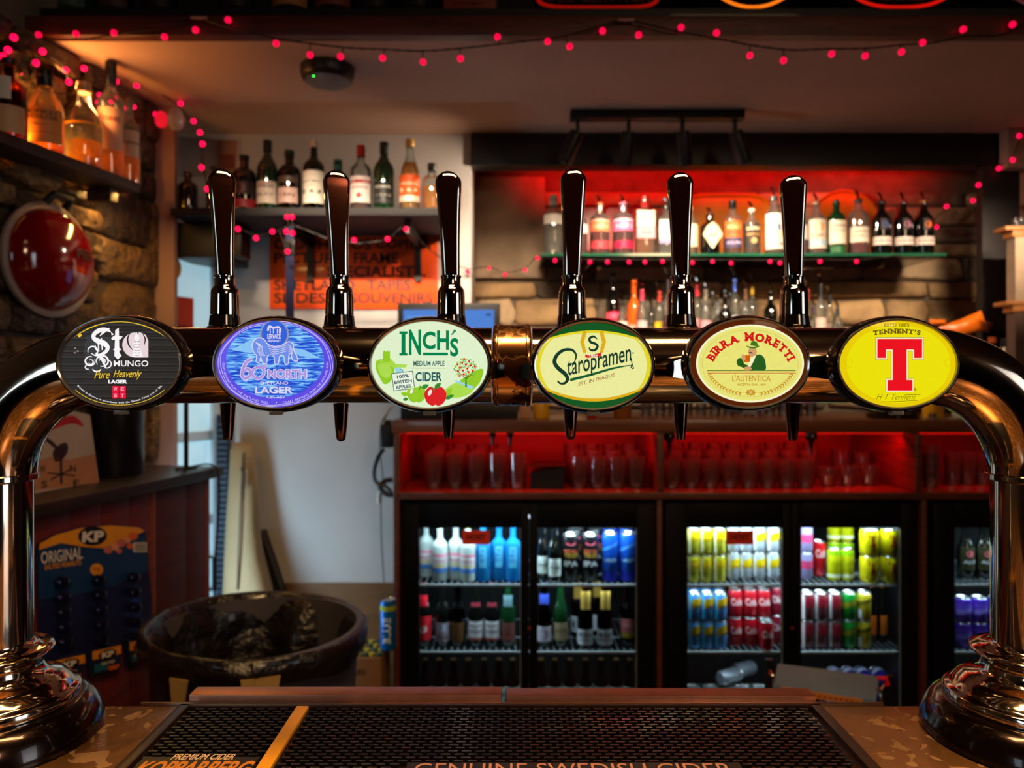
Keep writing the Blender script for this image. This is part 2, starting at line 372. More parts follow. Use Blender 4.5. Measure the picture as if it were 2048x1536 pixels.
o = MB().box(-1.6, 2.4, 2.42, 2.46, CEIL + .05, TOP).build('wall_upper_backing', mat('dark_backing', (12, 9, 8), .8)); struct(o)  # black backing added so the space behind the ledge bottles stays dark
# left wall (slightly skewed), its rough stones are parts of it
mb = MB()
q = [LW(-3.25, 0), LW(2.57, 0), LW(2.57, 0, -.25), LW(-3.25, 0, -.25)]
mb.add([(*p[:2], 0) for p in q] + [(*p[:2], TOP) for p in q], [(3, 2, 1, 0), (4, 5, 6, 7), (0, 1, 5, 4), (1, 2, 6, 5), (2, 3, 7, 6), (3, 0, 4, 7)])
wall_left = struct(mb.build('wall_left', mortar, flat=True))
o = MB().box(2.35, 2.45, -3.3, 3.5, 0, TOP).build('wall_right', dark_wall); struct(o)
o = MB().box(-2.6, 2.45, -3.4, -3.3, 0, TOP).build('wall_front', dark_wall); struct(o)
# plaster jamb closing the stone pillar and the wall with the floating shelf
o = MB().box(-1.5, X(350, 2.575), 2.571, 2.60, 0, CEIL, bev=.006).build('wall_pillar_end', mat('pink_plaster', (172, 132, 116), .8, noise=(4, .12), bump=(50, .2))); struct(o)
wall_back = MB().box(-1.45, -.157, 2.87, 3.24, EYE - .1355, CEIL + .04).box(-1.45, -.42, 2.87, 3.24, 0, EYE - .1355).build('wall_back', plaster); struct(wall_back)
o = MB().box(-1.45, -.42, 2.852, 2.87, 0, .685, bev=.003).build('baseboard_back', mat('brown_dado', (118, 84, 50), .5, noise=(4, .25), streak=(1, 1, 6))); struct(o)
o = MB().box(-.157, 2.35, 3.2, 3.26, 0, TOP).build('wall_alcove', mortar); struct(o); alcove = o
o = MB().box(-.157, 2.349, 2.85, 2.94, EYE + .817, CEIL - .0005, bev=.004).build('lintel', black); struct(o)
o = MB().box(X(1965, 2.85), X(2040, 2.85), 2.85, 2.89, EYE - .1355, EYE + .8165, bev=.004).build('pillar_dark', mat('dark_post', (30, 20, 17), .6)); struct(o)
o = MB().box(2.10, 2.35, 2.9, 3.197, EYE - .1355, CEIL - .001).build('wall_back_corner', mat('pink_plaster', (172, 132, 116), .8)); struct(o)
o = MB().box(X(2013, 2.80), 2.349, 2.79, 2.845, EYE + .79, CEIL - .001, bev=.006).build('beam_boxed', mat('pink_plaster', (172, 132, 116), .8)); struct(o)
# customer-side window on the door side (outside the frame, source of the cool light)
wn = MB()
for a, b, c, d in ((-1.9, -1.83, 1.05, 2.35), (-1.07, -1.0, 1.05, 2.35), (-1.9, -1.0, 1.05, 1.12), (-1.9, -1.0, 2.28, 2.35), (-1.47, -1.43, 1.1, 2.3)):
    p = [LW(a, c, .001), LW(b, c, .001), LW(b, c, .04), LW(a, c, .04)]
    wn.add([(*t[:2], c) for t in p] + [(*t[:2], d) for t in p], [(3, 2, 1, 0), (4, 5, 6, 7), (0, 1, 5, 4), (1, 2, 6, 5), (2, 3, 7, 6), (3, 0, 4, 7)])
struct(wn.build('window_1', plaster, flat=True))

def stone_mesh(w, h, d, seed):
    R = random.Random(seed); ch = min(w, h) * R.uniform(.10, .22); j = min(w, h) * .06
    pts = [(-w / 2 + ch, -h / 2), (0, -h / 2), (w / 2 - ch, -h / 2), (w / 2, -h / 2 + ch), (w / 2, 0), (w / 2, h / 2 - ch), (w / 2 - ch, h / 2), (0, h / 2), (-w / 2 + ch, h / 2), (-w / 2, h / 2 - ch), (-w / 2, 0), (-w / 2, -h / 2 + ch)]
    pts = [(a + R.uniform(-j, j), b + R.uniform(-j, j)) for a, b in pts]
    r0 = [(a, 0, b) for a, b in pts]; r1 = [(a * .98, -d * .65, b * .96) for a, b in pts]
    r2 = [(a * .84, -d * R.uniform(.9, 1.1), b * .78) for a, b in pts]; r3 = [(a * .4, -d * R.uniform(.95, 1.25), b * .4) for a, b in pts]
    return MB().loft([r0, r1, r2, r3], 0, (False, True))
def lay_stones(parent, place, s0, s1, t0, t1, hr, wr, mats, d, seed, gap=.008):
    R = random.Random(seed); t = t0; k = 0
    while t < t1 - .02:
        h = min(R.uniform(*hr), t1 - t); s = s0 - R.uniform(0, .08)
        while s < s1 - .02:
            w = min(R.uniform(*wr) * (1.35 if h < .09 else 1), s1 - s)
            if w > .03 and h > .02:
                dd = R.uniform(.6, 1.2) * d
                if w > .22 and h > .12 and R.random() < .5: cells = [(0, h * .45), (h * .45, h)]
                else: cells = [(0, h)]
                for a, b in cells:
                    o = stone_mesh(w - gap, b - a - gap, dd * R.uniform(.8, 1.1), seed * 1000 + k).build('stone', R.choice(mats), parent, sharp=50); k += 1
                    place(o, s + w / 2, t + (a + b) / 2)
            s += w
        t += h
def pl(o, s, t): o.location = LW(s, t, 0); o.rotation_euler = (0, 0, math.atan2(WN.y, WN.x) + PI / 2)
lay_stones(wall_left, pl, 1.52, 2.30, EYE - .28, CEIL, (.06, .15), (.08, .2), stone_l, .05, 3)
lay_stones(wall_left, pl, 2.31, 2.575, EYE - .28, CEIL, (.16, .34), (.26, .27), stone_l, .022, 5, .004)
def pa(o, s, t): o.location = (s, 3.2, t)
lay_stones(alcove, pa, -.155, 2.095, EYE - .12, EYE + .42, (.07, .17), (.16, .42), stone_m, .035, 8)
lay_stones(alcove, pa, .14, 2.095, EYE + .42, EYE + .8, (.07, .14), (.2, .5), stone_m, .03, 9)
o = MB().box(-.156, .14, 3.165, 3.2, EYE + .43, EYE + .86, bev=.01).build('render_patch', mat('bare_render', (150, 128, 104), .9, noise=(7, .25), bump=(20, .6)), alcove)

# glazed door standing ajar in the corner (the lower wall is lit by the added corner fill)
dA = Vector((-1.245, 2.602, 0)); dB = Vector((-1.128, 2.862, 0)); dd = (dB - dA); dl = dd.length; dd.normalize(); rz = math.atan2(dd.y, dd.x)
door = thing('glazed_door', 'white glazed door standing open behind the stone pillar end', 'door', dA, rz)
white_m = mat('blue_white_gloss', (190, 205, 212), .35)
frost = mat('frosted_daylight_pane', (190, 215, 225), .25, em=(160, 200, 214), es=.75, noise=(4, .3))
mb = MB(); zt = EYE + .50
for a, b, c, d in ((0, .035, .02, zt), (dl - .035, dl, .02, zt), (.035, dl - .035, .02, .12), (.035, dl - .035, zt - .04, zt), (.035, dl - .035, .92, .955), (.035, dl - .035, 1.235, 1.27), (.035, dl - .035, 1.6, 1.64)):
    mb.box(a, b, -.02, .02, c, d, bev=.003)
mb.build('frame', white_m, door)
for c, d in ((.12, .92), (.955, 1.235), (1.27, 1.6), (1.64, zt - .04)): MB().box(.035, dl - .035, -.004, .004, c, d).build('pane', frost, door)
h = MB().tube([(dl - .06, -.02, .80), (dl - .06, -.05, .80), (dl - .06, -.05, .68), (dl - .06, -.02, .68)], .008).build('handle', paint((60, 58, 56), .3, .8), door)
pm = MB(); fz = lambda u, v, l: Vector((u, -.006 - .0006 * l, v))
pm.patch(.06, .17, EYE + .08, EYE + .30, fz, 0, 0, 1); pm.ell(.085, EYE + .40, .03, .04, fz, 1, 1, 20); pm.text('OPEN', .07, .16, EYE + .12, EYE + .2, fz, 2, 2, yup=True)
pm.build('poster', [paint((220, 70, 40)), paint((250, 180, 20)), paint((60, 40, 40))], door, flat=True)

# louvred dark panel beside the door
lp = thing('louvred_panel', 'tall dark grey louvred panel between glazed door and beige guitar bag', 'panel', (X(432, 2.80), 2.80, 0))
MB().box(0, X(456, 2.80) - X(432, 2.80), .005, .03, 0, 1.33).build('backing', paint((38, 46, 56)), lp)
mb = MB()
for i in range(60): mb.box(.003, .042, -.006, .006, .02 + i * .0215, .032 + i * .0215)
stuff(mb.build('slats', paint((64, 76, 90), .4), lp, flat=True))

# ------------------------------------------------------------------ BAR COUNTER in front
CZ = EYE - .367
cn = thing('bar_counter', 'worn brass-topped bar counter with pale ring stains carrying the beer font', 'counter', (0, .5, 0))
MB().box(-1.15, 1.5, -.30, .345, CZ - .03, CZ, bev=.002).build('top', counter_m, cn)
MB().box(-1.13, 1.48, -.28, .31, 0, CZ - .0305).build('front_panel', wood_red, cn)
o = MB().box(-.42, .42, .3455, .350, CZ - .03, CZ + .0025, bev=.001).build('edge_strip', steel, cn)
# metal drip ledge in two lengths
for i, (a, b) in enumerate(((370, 1002), (1013, 1640))):
    x0, x1 = X(a, .842), X(b, .842)
    t = MB().box(x0, x1, .8515, .875, CZ - .028, CZ + .0095 - .0015 * i, bev=.0015).build('drip_ledge', mat('copper_tinted_steel', (232, 168, 138), .45, 1., noise=(30, .12)))
    tag(t, ('longer-looking steel drip ledge with a dried stain, behind the yellow stripe of the bar mat', 'steel drip ledge with bright glints, behind the plain end of the bar mat')[i], 'ledge')
# bar mat in its tray
mat_t = thing('bar_mat', 'black studded rubber bar mat with yellow stripe and cider lettering on the counter', 'bar mat', (0, 0, CZ))
mx0, mx1, my0, my1 = -.368, .342, .56, .832
MB().box(mx0 + .012, mx1 - .012, my0, my1 - .004, .0005, .003).build('base', mat('rubber_base', (26, 15, 10), .3, noise=(20, .4), coat=.4), mat_t)
mb = MB()
for a, b, c, d in ((mx0, mx0 + .012, my0, my1), (mx1 - .012, mx1, my0, my1), (mx0, mx1, my1 - .006, my1)): mb.box(a, b, c, d, .0005, .0085, bev=.0015)
mb.build('rim', mat('rubber_rim', (40, 24, 18), .35, noise=(20, .2)), mat_t)
sx = lambda y: -.235 + (y - .70) * .0
mb = MB(); R = random.Random(4); rows = 0
y = my0 + .004
while y < my1 - .012:
    x = mx0 + .016 + (.0065 if rows % 2 else 0)
    while x < mx1 - .022:
        if not (-.242 < x + .004 < -.219) and not (y < .715 and -.352 < x < -.243) and not (y < .7025 and -.11 < x < .215):
            mb.box(x, x + .0088, y, y + .0026, .003, .0078)
        x += .0132
    y += .0062; rows += 1
stuff(mb.build('studs', mat('stud_rubber', (14, 12, 11), .38, noise=(60, .3), coat=.25), mat_t, flat=True))
MB().box(-.237, -.2235, my0, my1 - .0065, .003, .0086, bev=.001).build('yellow_stripe', mat('yellow_rubber', (236, 160, 14), .45, noise=(14, .12)), mat_t)
def fm(u, v, l):   # photo pixel on the mat's top plane
    p = ray_plane(u, v, (0, 0, CZ + .0082), (0, 0, 1)); return (p.x, p.y, .0082 + .0002 * l)
mb = MB(); fl = lambda u, v, l: (u, v, .0083 + .0002 * l)
mb.patch(-.350, -.240, .640, .714, fl, 0, 2, 1)
mb.text('PREMIUM CIDER', -.3230, -.2640, .7085, .7195, fl, 1, 0, .02, .2, yup=True)
mb.text('KOPPARBERG', -.3470, -.2405, .6800, .7062, fl, 1, 1, .035, .2, yup=True)
mb.patch(-.098, .213, .66, .7035, fl, 0, 2, 1)
mb.text('GENUINE SWEDISH CIDER', -.0900, .2030, .6810, .7017, fl, 1, 3, .0, 0, yup=True)
mb.build('lettering', [paint((226, 196, 160), .5), paint((196, 122, 36), .5), mat('rubber_print_base', (12, 10, 9), .4), paint((176, 122, 104), .5)], mat_t, flat=True)

# ------------------------------------------------------------------ BACK BAR
WT = EYE - .136
bb = thing('back_bar_unit', 'long red-brown wooden back bar frame with open glass rack above the fridges', 'cabinet', (.9, 2.55, 0))
def bbx(name, x0, x1, y0, y1, z0, z1, m=wood_red, bev=.002): return MB().box(x0 - .9, x1 - .9, y0 - 2.55, y1 - 2.55, z0, z1, bev=bev).build(name, m, bb)
xl = X(787, 2.55)
bbx('side_panel', xl, xl + .02, 2.55, 3.19, 0, WT - .046)
z1, z0 = Z(985, 2.55), Z(999, 2.55)
bbx('rack_floor', xl + .021, 2.34, 2.55, 3.05, z0, z1)
for px in (1316, 1832): bbx('divider', X(px, 2.55), X(px, 2.55) + .02, 2.551, 3.04, z1 + .0005, WT - .0465)
bbx('back_board', xl + .021, 2.34, 3.051, 3.06, z1 - .02, WT - .0465, mat('red_lit_board', (112, 66, 56), .5))
for px in (1316, 1848): bbx('fridge_divider', X(px, 2.55), X(px, 2.55) + .016, 2.56, 3.0, .0, z0 - .0005)
mb = MB(); mb.box(xl + .03 - .9, 2.33 - .9, .085, .093, WT - .052, WT - .0465); mb.build('led_strip', red_led, bb)
wt = MB().box(xl - .006, 2.345, 2.545, 3.195, WT - .045, WT, bev=.004).build('worktop', wood_top); tag(wt, 'long brown wooden worktop with dark front edge under the bottle shelves', 'worktop')

# riser carrying the second row of bottles
rs = thing('bottle_riser', 'low wooden riser on the worktop carrying the lower row of bottles', 'shelf', (0, 0, 0))
RZ = EYE + .10
MB().box(.30, 1.55, 2.93, 3.155, RZ - .018, RZ, bev=.002).build('board', wood_top, rs)
for x in (.31, .92, 1.52): MB().box(x, x + .018, 2.94, 3.15, WT + .001, RZ - .0185).build('support', wood_top, rs)

# glass shelf with green edge
gs = thing('glass_shelf', 'long glass shelf with green edge carrying the gin bottles', 'shelf', (0, 0, 0))
GZ = EYE + .483; gx0, gx1 = .115, 1.655
MB().box(gx0, gx1, 2.862, 3.16, GZ - .010, GZ).build('glass_plate', shelf_glass, gs)
mb = MB(); mb.box(gx0, gx1, 2.858, 2.8615, GZ - .010, GZ); mb.box(gx0 - .003, gx0, 2.858, 3.16, GZ - .010, GZ); mb.box(gx0, gx1, 3.1605, 3.163, GZ - .010, GZ); mb.build('green_edge', edge_glass, gs)
for x in (.30, .88, 1.48): MB().box(x, x + .012, 3.0, 3.165, GZ - .03, GZ - .0105, bev=.002).build('bracket', steel, gs)
# ================================================================== BEER FONT (the arched tube), its badges and its taps
PY = .77; PZ = Z(731, PY); PR = .0388; CXL = .532; ER = .113
ft = thing('beer_font_arch', 'arched shiny bronze-coloured beer font tube standing on two flared columns', 'beer font', (0, PY, CZ))
def FP(x, z): return (x, 0, z - CZ)
for sg in (-1, 1):
    pts = [FP(sg * CXL, PZ - ER - .0005)]
    for i in range(1, 17):
        a = PI / 2 * i / 16; pts.append(FP(sg * (CXL - ER + ER * math.cos(a)), PZ - ER + ER * math.sin(a)))
    pts += [FP(sg * x, PZ) for x in (.36, .28, .2, .12, .0205)]
    MB().tube(pts, PR, 48).build('tube', bronze, ft)
    c = (sg * CXL, 0, 0)
    MB().lathe([(PR - .0035, .05), (PR - .0035, PZ - ER - CZ - .001)], 48, c).build('column', bronze, ft)
    MB().lathe([(PR - .003, 0), (PR + .0012, .002), (PR + .0012, .007), (PR - .001, .009)], 48, (c[0], 0, PZ - ER - CZ - .006)).build('joint_ring', bronze, ft)
    pr = [(.0985, .0006), (.1015, .002), (.1005, .010), (.096, .022), (.090, .031), (.084, .0345), (.078, .0350)]
    MB().lathe(pr, 56, c).build('plinth', mat('dark_bronze_plinth', (34, 20, 14), .2, .8, noise=(9, .2), coat=.5), ft)
    pr = [(.078, .0352), (.0785, .037), (.0785, .044), (.0765, .0465), (.073, .0470), (.0715, .0490), (.066, .0560), (.058, .0600), (.0500, .0625), (.0455, .068), (.0435, .0745), (.0440, .0800), (.048, .0835), (.053, .0855), (.0545, .0880), (.0530, .0905), (.0470, .0915), (.0410, .0925), (.0368, .096), (.0360, .099)]
    MB().lathe(pr, 56, c).build('flared_base', bronze, ft, sharp=60)
mb = MB(); M = Matrix.Rotation(PI / 2, 4, 'Y')
pr = [(PR, -.019), (.0415, -.0185), (.0425, -.0165), (.0425, -.0145), (.0412, -.0135), (.0412, .0135), (.0425, .0145), (.0425, .0165), (.0415, .0185), (PR, .019)]
mb.lathe(pr, 56, FP(0, PZ), 0, M); mb.build('joint_collar', worn, ft)

# ---- badge art: photo pixels -> local metres on the badge face
YB = .665; KB = YB / F
YEL = (240, 229, 4)
def badge(cx, cy, rx, ry, label, art, mats, ring=None, rimcol=None):
    x, z = X(cx, YB), Z(cy, YB)
    t = thing('pump_badge', label, 'badge', (x, YB, z), 0, 'backlit oval badges on the beer font')
    a, b = rx * KB, ry * KB
    def E(k, y): return [(k[0] * math.cos(2 * PI * i / 56), y, k[1] * math.sin(2 * PI * i / 56)) for i in range(56)]
    e = .0042
    hm = black_gloss if not ring else ring
    MB().loft([E((a * .55, b * .55), .030), E((a * .9, b * .9), .026), E((a + e, b + e), .016), E((a + e, b + e), .0045), E((a + e * .6, b + e * .6), -.001), E((a + .0002, b + .0002), -.0012), E((a - .0002, b - .0002), .0004)], 0, (True, False)).build('housing', hm, t)
    MB().loft([E((a, b), .0003), E((a + .0014, b + .0014), -.0018), E((a + .0006, b + .0006), -.003), E((a - .0006, b - .0006), -.0022), E((a - .001, b - .001), .0002)], 0, (False, False)).build('rim', rimcol or mat('badge_rim_chrome', (170, 165, 160), .12, .9), t)
    f = MB().loft([E((a - .0005, b - .0005), .0006)] + [E((.001, .001), .00055)], 0, (False, True)).build('face', mats[0], t)
    fn = lambda u, v, l: Vector(((u - cx) * KB, -.00012 * l, -(v - cy) * KB))
    mb = MB(); art(mb, fn, cx, cy, rx, ry); mb.build('artwork', mats, f, flat=True)
    # clear domed lens
    MB().loft([E((a * k, b * k), -.0016 - .0035 * (1 - k * k)) for k in (.995, .93, .8, .6, .35, .02)], 0, (False, True)).build('lens', glass('badge_lens', (250, 250, 250), .04, .4, 1.3), t)
    MB().box(-.0055, .0055, -.001, .006, -b - .0062, -b - .0012, bev=.0008).build('latch', mat('latch_plastic', (120, 110, 90), .3), t)
    # arm to the tube, seen beside the badge
    xa = x * (.745 / YB) - x; sgn = 1 if x < 0 else -1
    MB().tube([(0, .028, 0), (0, .045, .0), (0, .0654, PZ - z)], [.017, .0125, .0145], 20).build('arm', bronze, t)
    MB().loft([[(sgn * (a * .7), .018, .012), (sgn * (a * .7), .018, -.016), (sgn * (a * .5), .028, -.014), (sgn * (a * .5), .028, .01)], [(sgn * (a + .014), .032, .0), (sgn * (a + .014), .032, -.011), (sgn * (a - .01), .040, -.011), (sgn * (a - .01), .040, 0)]], 0).build('bracket', bronze, t)
    return t
def elspan(cx, cy, rx, ry, v):
    q = 1 - ((v - cy) / ry) ** 2; return rx * math.sqrt(max(0, q))
def band(mb, fn, cx, cy, rx, ry, curve, top, lay, m, n=48):
    """region between the ellipse edge and a curve v(u)"""
    pts = []
    us = [cx - rx + 2 * rx * i / n for i in range(n + 1)]
    for u in us:
        q = ry * math.sqrt(max(0, 1 - ((u - cx) / rx) ** 2)); e = cy - q if top else cy + q; c = curve(u)
        c = max(c, cy - q) if top else min(c, cy + q); c = min(c, cy + q) if top else max(c, cy - q)
        pts.append((u, e, c))
    v = []
    for u, e, c in pts: v += [fn(u, e, lay), fn(u, c, lay)]
    mb.add(v, [(2 * i, 2 * i + 1, 2 * i + 3, 2 * i + 2) for i in range(n) if abs(pts[i][1] - pts[i][2]) + abs(pts[i + 1][1] - pts[i + 1][2]) > .05], m)

def art1(mb, fn, cx, cy, rx, ry):
    v = cy - ry + 2
    while v < cy + ry - 2:
        w = elspan(cx, cy, rx - 2, ry - 2, v); mb.patch(cx - w, cx + w, v, v + 1.1, fn, 1, 1, 1); v += 2.9
    band(mb, fn, cx, cy + 1, rx - 5, ry - 5, lambda u: cy - ry + 7.2 + ((u - cx) / 100) ** 2 * 36, True, 2, 2)
    mb.arctext('.', cx, cy, rx, ry, 90, 89, .1, fn, 2, 0)
    mb.rib([(cx + (rx - 6) * math.cos(a), cy + (ry - 5) * math.sin(a)) for a in [math.radians(40 + 100 * i / 24) for i in range(25)]], 1.2, fn, 2, 2)
    W = 3
    # blackletter S
    mb.rib([(222, 664), (212, 659), (199, 661), (189, 668), (188, 676), (196, 682), (207, 686), (215, 693), (214, 701), (205, 708), (192, 711), (182, 706)], [2, 7, 9, 8, 8, 10, 11, 9, 7, 6, 3, 1], fn, 3, W, 4)
    mb.rib([(219, 657), (208, 664), (200, 672)], [3, 5, 1], fn, 3, W, 3)
    for x in (196, 203): mb.rib([(x, 676), (x + 2, 700)], 2.4, fn, 3, W)
    mb.rib([(223, 665), (226, 670)], [1, 5], fn, 3, W)
    # flourishes
    for cx2, cy2, r, a0, a1, wd in ((186, 702, 10, -200, 60, 3), (181, 722, 10, -30, 290, 3.5), (205, 722, 12, -220, 110, 3.5), (205, 722, 6, -180, 90, 2.5), (182, 724, 5, -120, 150, 2.5), (194, 735, 9, 20, 160, 3), (200, 694, 9, 90, 200, 2.5), (214, 728, 9, -90, 120, 2.4), (176, 734, 5, 60, 260, 2.5)):
        mb.rib([(cx2 + r * math.cos(math.radians(a0 + (a1 - a0) * i / 14)), cy2 + r * .9 * math.sin(math.radians(a0 + (a1 - a0) * i / 14))) for i in range(15)], [1, wd, wd, 1.5], fn, 3, W)
    mb.rib([(192, 706), (203, 716), (212, 736)], [3, 6, 2], fn, 3, W, 3)
    # t
    mb.poly([(231, 660), (238, 656), (239, 706), (244, 711), (236, 719), (229, 712)], fn, 3, W); mb.poly([(223, 676), (229, 671), (246, 673), (241, 679), (224, 680)], fn, 3, W)
    mb.poly([(232, 695), (226, 699), (232, 702)], fn, 3, W); mb.poly([(238, 695), (244, 699), (238, 702)], fn, 3, W)
    # cowled figure medallion
    pts = [(271 + 26 * math.cos(math.radians(a)), 690 + 25 * math.sin(math.radians(a))) for a in range(90, 271, 12)] + [(276, 668), (279, 664), (292, 670), (297, 682), (297, 715), (271, 715)]
    mb.poly(pts, fn, 3, 4)
    mb.rib([(262, 664), (256, 676), (258, 690), (266, 700)], [1, 3, 3, 1], fn, 4, 0, 3); mb.rib([(286, 668), (291, 678), (289, 690)], [1, 3, 1], fn, 4, 0, 3)
    mb.poly([(268, 678), (274, 664), (280, 678)], fn, 4, W); mb.ell(274, 686, 6, 8, fn, 4, W); mb.poly([(265, 713), (268, 696), (281, 696), (286, 713)], fn, 4, W)
    for v in (682, 689, 694, 700, 705, 710): mb.rib([(269, v), (275, v + 1.5), (281, v)], 1, fn, 5, 5)
    mb.ell(271, 685, .9, .9, fn, 5, 5, 8); mb.ell(277, 685, .9, .9, fn, 5, 5, 8)
    mb.text('MUNGO', 228, 297, 721, 733, fn, 3, W, .012)
    mb.text('Pure', 189, 220, 741, 757, fn, 3, 2, .004, .45); mb.text('Heavenly', 227, 284, 740, 759, fn, 3, 2, .004, .45)
    mb.text('LAGER', 217, 255, 759.5, 767, fn, 3, W, .05)
    mb.poly([(225, 772), (252, 772), (252, 797), (225, 797)], fn, 3, 6)
    mb.poly([(238, 772), (239, 772), (239, 797), (238, 797)], fn, 4, 0); mb.poly([(225, 784), (252, 784), (252, 785), (225, 785)], fn, 4, 0)
    for ch, x, y in (('W', 231.5, 778), ('E', 245.5, 778), ('S', 231.5, 791), ('T', 245.5, 791)): mb.text(ch, x - 3.5, x + 3.5, y - 3.5, y + 3.5, fn, 4, 7, .03)
    mb.arctext('Brewed in Glasgow in accordance with the German Purity Law of 1516.', cx, cy - 14, rx - 14, ry + 4, 219, 321, 3.6, fn, 3, 3, .02)
    mb.ell(160, 671, 4.5, 3, fn, 3, 2, 12, -.6)
    for x, y in ((149, 695), (154, 701), (148, 704)): mb.patch(x, x + 4, y, y + 3, fn, 3, 5, 1)
W3 = lit('lit_white', (250, 244, 246), 1.05)
badge(240, 726, 122, 89, 'black oval badge with white gothic St lettering and small red square', art1,
      [lit('lit_black', (26, 22, 19), .9), lit('lit_stripe', (66, 60, 54)), lit('lit_gold', (236, 196, 40)), W3, lit('lit_pinkwhite', (236, 216, 220)), lit('lit_greypink', (150, 124, 128)), lit('lit_red', (232, 16, 56)), lit('lit_pink', (255, 170, 190))])

def wavemat():
    m = lit('lit_sea', (60, 110, 225)); nt = m.node_tree; N = nt.nodes; L = nt.links; b = N['Principled BSDF']
    tc = N.new('ShaderNodeTexCoord'); mp = N.new('ShaderNodeMapping'); mp.inputs['Scale'].default_value = (70, 1, 520); L.new(tc.outputs['Object'], mp.inputs[0])
    nz = N.new('ShaderNodeTexNoise'); nz.inputs['Scale'].default_value = 1; nz.inputs['Detail'].default_value = 6; nz.inputs['Distortion'].default_value = .8; L.new(mp.outputs[0], nz.inputs[0])
    cr = N.new('ShaderNodeValToRGB'); e = cr.color_ramp; e.elements[0].position = .40; e.elements[0].color = (*lin((38, 70, 205)), 1); e.elements[1].position = .62; e.elements[1].color = (*lin((150, 215, 255)), 1)
    q = e.elements.new(.5); q.color = (*lin((64, 130, 235)), 1)
    L.new(nz.outputs[0], cr.inputs[0]); L.new(cr.outputs[0], b.inputs['Emission Color']); return m
def art2(mb, fn, cx, cy, rx, ry):
    mb.ell(550, 721, 98, 75, fn, 1, 1, 64)
    mb.poly([(463, 700), (500, 680), (560, 678), (600, 690), (560, 700), (500, 706)], fn, 2, 5); mb.poly([(560, 690), (610, 700), (640, 716), (600, 712)], fn, 2, 5)
    for k, (a, b) in enumerate(((110, 82), (113, 84.5))):
        mb.rib([(cx + a * math.cos(t) + math.sin(5 * t + k) * 1.6, cy + b * math.sin(t) + math.cos(7 * t) * 1.2) for t in [2 * PI * i / 120 for i in range(121)]], .9, fn, 2, 2)
    mb.ell(549, 669, 29, 29, fn, 3, 3); mb.ell(549, 668, 25.5, 26, fn, 4, 4)
    mb.text('LERWICK', 535, 563, 668, 678, fn, 5, 2, .03); mb.text('BREWERY', 536, 562, 680, 684, fn, 5, 2, .03)
    mb.rib([(536, 662), (539, 653), (547, 656), (557, 654), (562, 660), (560, 667)], [3, 5, 4, 4, 3, 2], fn, 5, 2, 3)
    for x in (541, 547, 555, 559): mb.rib([(x, 658), (x, 667)], 1.6, fn, 5, 2)
    # long-maned pony in outline
    body = catm([(507, 700), (505, 690), (510, 680), (517, 676), (528, 678), (536, 688), (550, 693), (566, 690), (578, 683), (586, 688), (588, 700), (594, 712), (596, 722), (586, 720), (582, 706), (578, 712), (577, 727), (570, 727), (568, 712), (560, 712), (557, 727), (550, 727), (548, 711), (536, 712), (534, 726), (526, 726), (522, 714), (520, 724), (513, 724), (514, 712), (509, 706)], 3, True)
    mb.poly(body, fn, 6, 6); mb.rib(body, 1.8, fn, 7, 2)
    for k in range(4):
        mb.rib([(511 + 2.5 * k, 684 + k), (518 + 2.5 * k, 692 + k), (516 + 3 * k, 702), (522 + 3 * k, 712)], 1.1, fn, 7, 2, 4)
        mb.rib([(536 + 2 * k, 692 + 4.5 * k), (550, 696 + 4 * k), (566 - k, 693 + 4 * k), (578, 690 + 4 * k), (586, 700 + 3 * k)], 1.1, fn, 7, 2, 4)
    # 60 with degree, NORTH
    for wd, m in ((8.5, 2), (5.5, 7)):
        l = 8 if m == 2 else 9
        mb.rib([(505, 718), (494, 724), (487, 738), (485, 750), (491, 757), (500, 752), (502, 743), (496, 738), (489, 743)], [wd * .8, wd, wd, wd, wd, wd, wd * .7], fn, l, m, 4)
        mb.rib(catm([(514, 735), (524, 735), (529, 744), (524, 754), (514, 757), (507, 752), (506, 742)], 4, True), wd * .8, fn, l, m)
        mb.rib(catm([(530, 730), (534, 732), (531, 736), (527, 733)], 3, True), wd * .45, fn, l, m)
    mb.rib([(513, 745), (517, 742), (520, 747), (516, 751)], 2, fn, 10, 4, 3)
    for b2, m, l, e in ((.085, 2, 8, 2), (.03, 7, 9, 0)): mb.text('NORTH', 537 - e, 613 + e, 739 - e * .6, 757 + e * .6, fn, l, m, b2)
    mb.text('SHETLAND', 521, 577, 763, 769, fn, 8, 2, .01); mb.text('LAGER', 511, 586, 773, 787, fn, 8, 2, .03); mb.text('4.8% ABV', 533, 571, 791, 797, fn, 8, 2, 0)
    mb.arctext('CRAFT BREWING FROM THE SHETLAND ISLES', cx, cy, 104, 78, 178, 262, 4.0, fn, 3, 2, .0); mb.arctext('CRAFT BREWING FROM THE SHETLAND ISLES', cx, cy, 104, 78, 278, 362, 4.0, fn, 3, 2, .0)
    mb.ell(553, 805, 1.2, 1.2, fn, 3, 2, 8)
badge(551, 728, 120, 88, 'purple and blue oval badge with a pony drawn over waves and a round crest', art2,
      [lit('lit_purple', (98, 78, 232)), wavemat(), lit('lit_palelilac', (226, 216, 246)), lit('lit_greylilac', (150, 150, 190)), lit('lit_crestblue', (52, 100, 220)), lit('lit_skyblue', (140, 200, 250)), lit('lit_midblue', (112, 146, 236)), lit('lit_pinkfill', (176, 150, 226))])

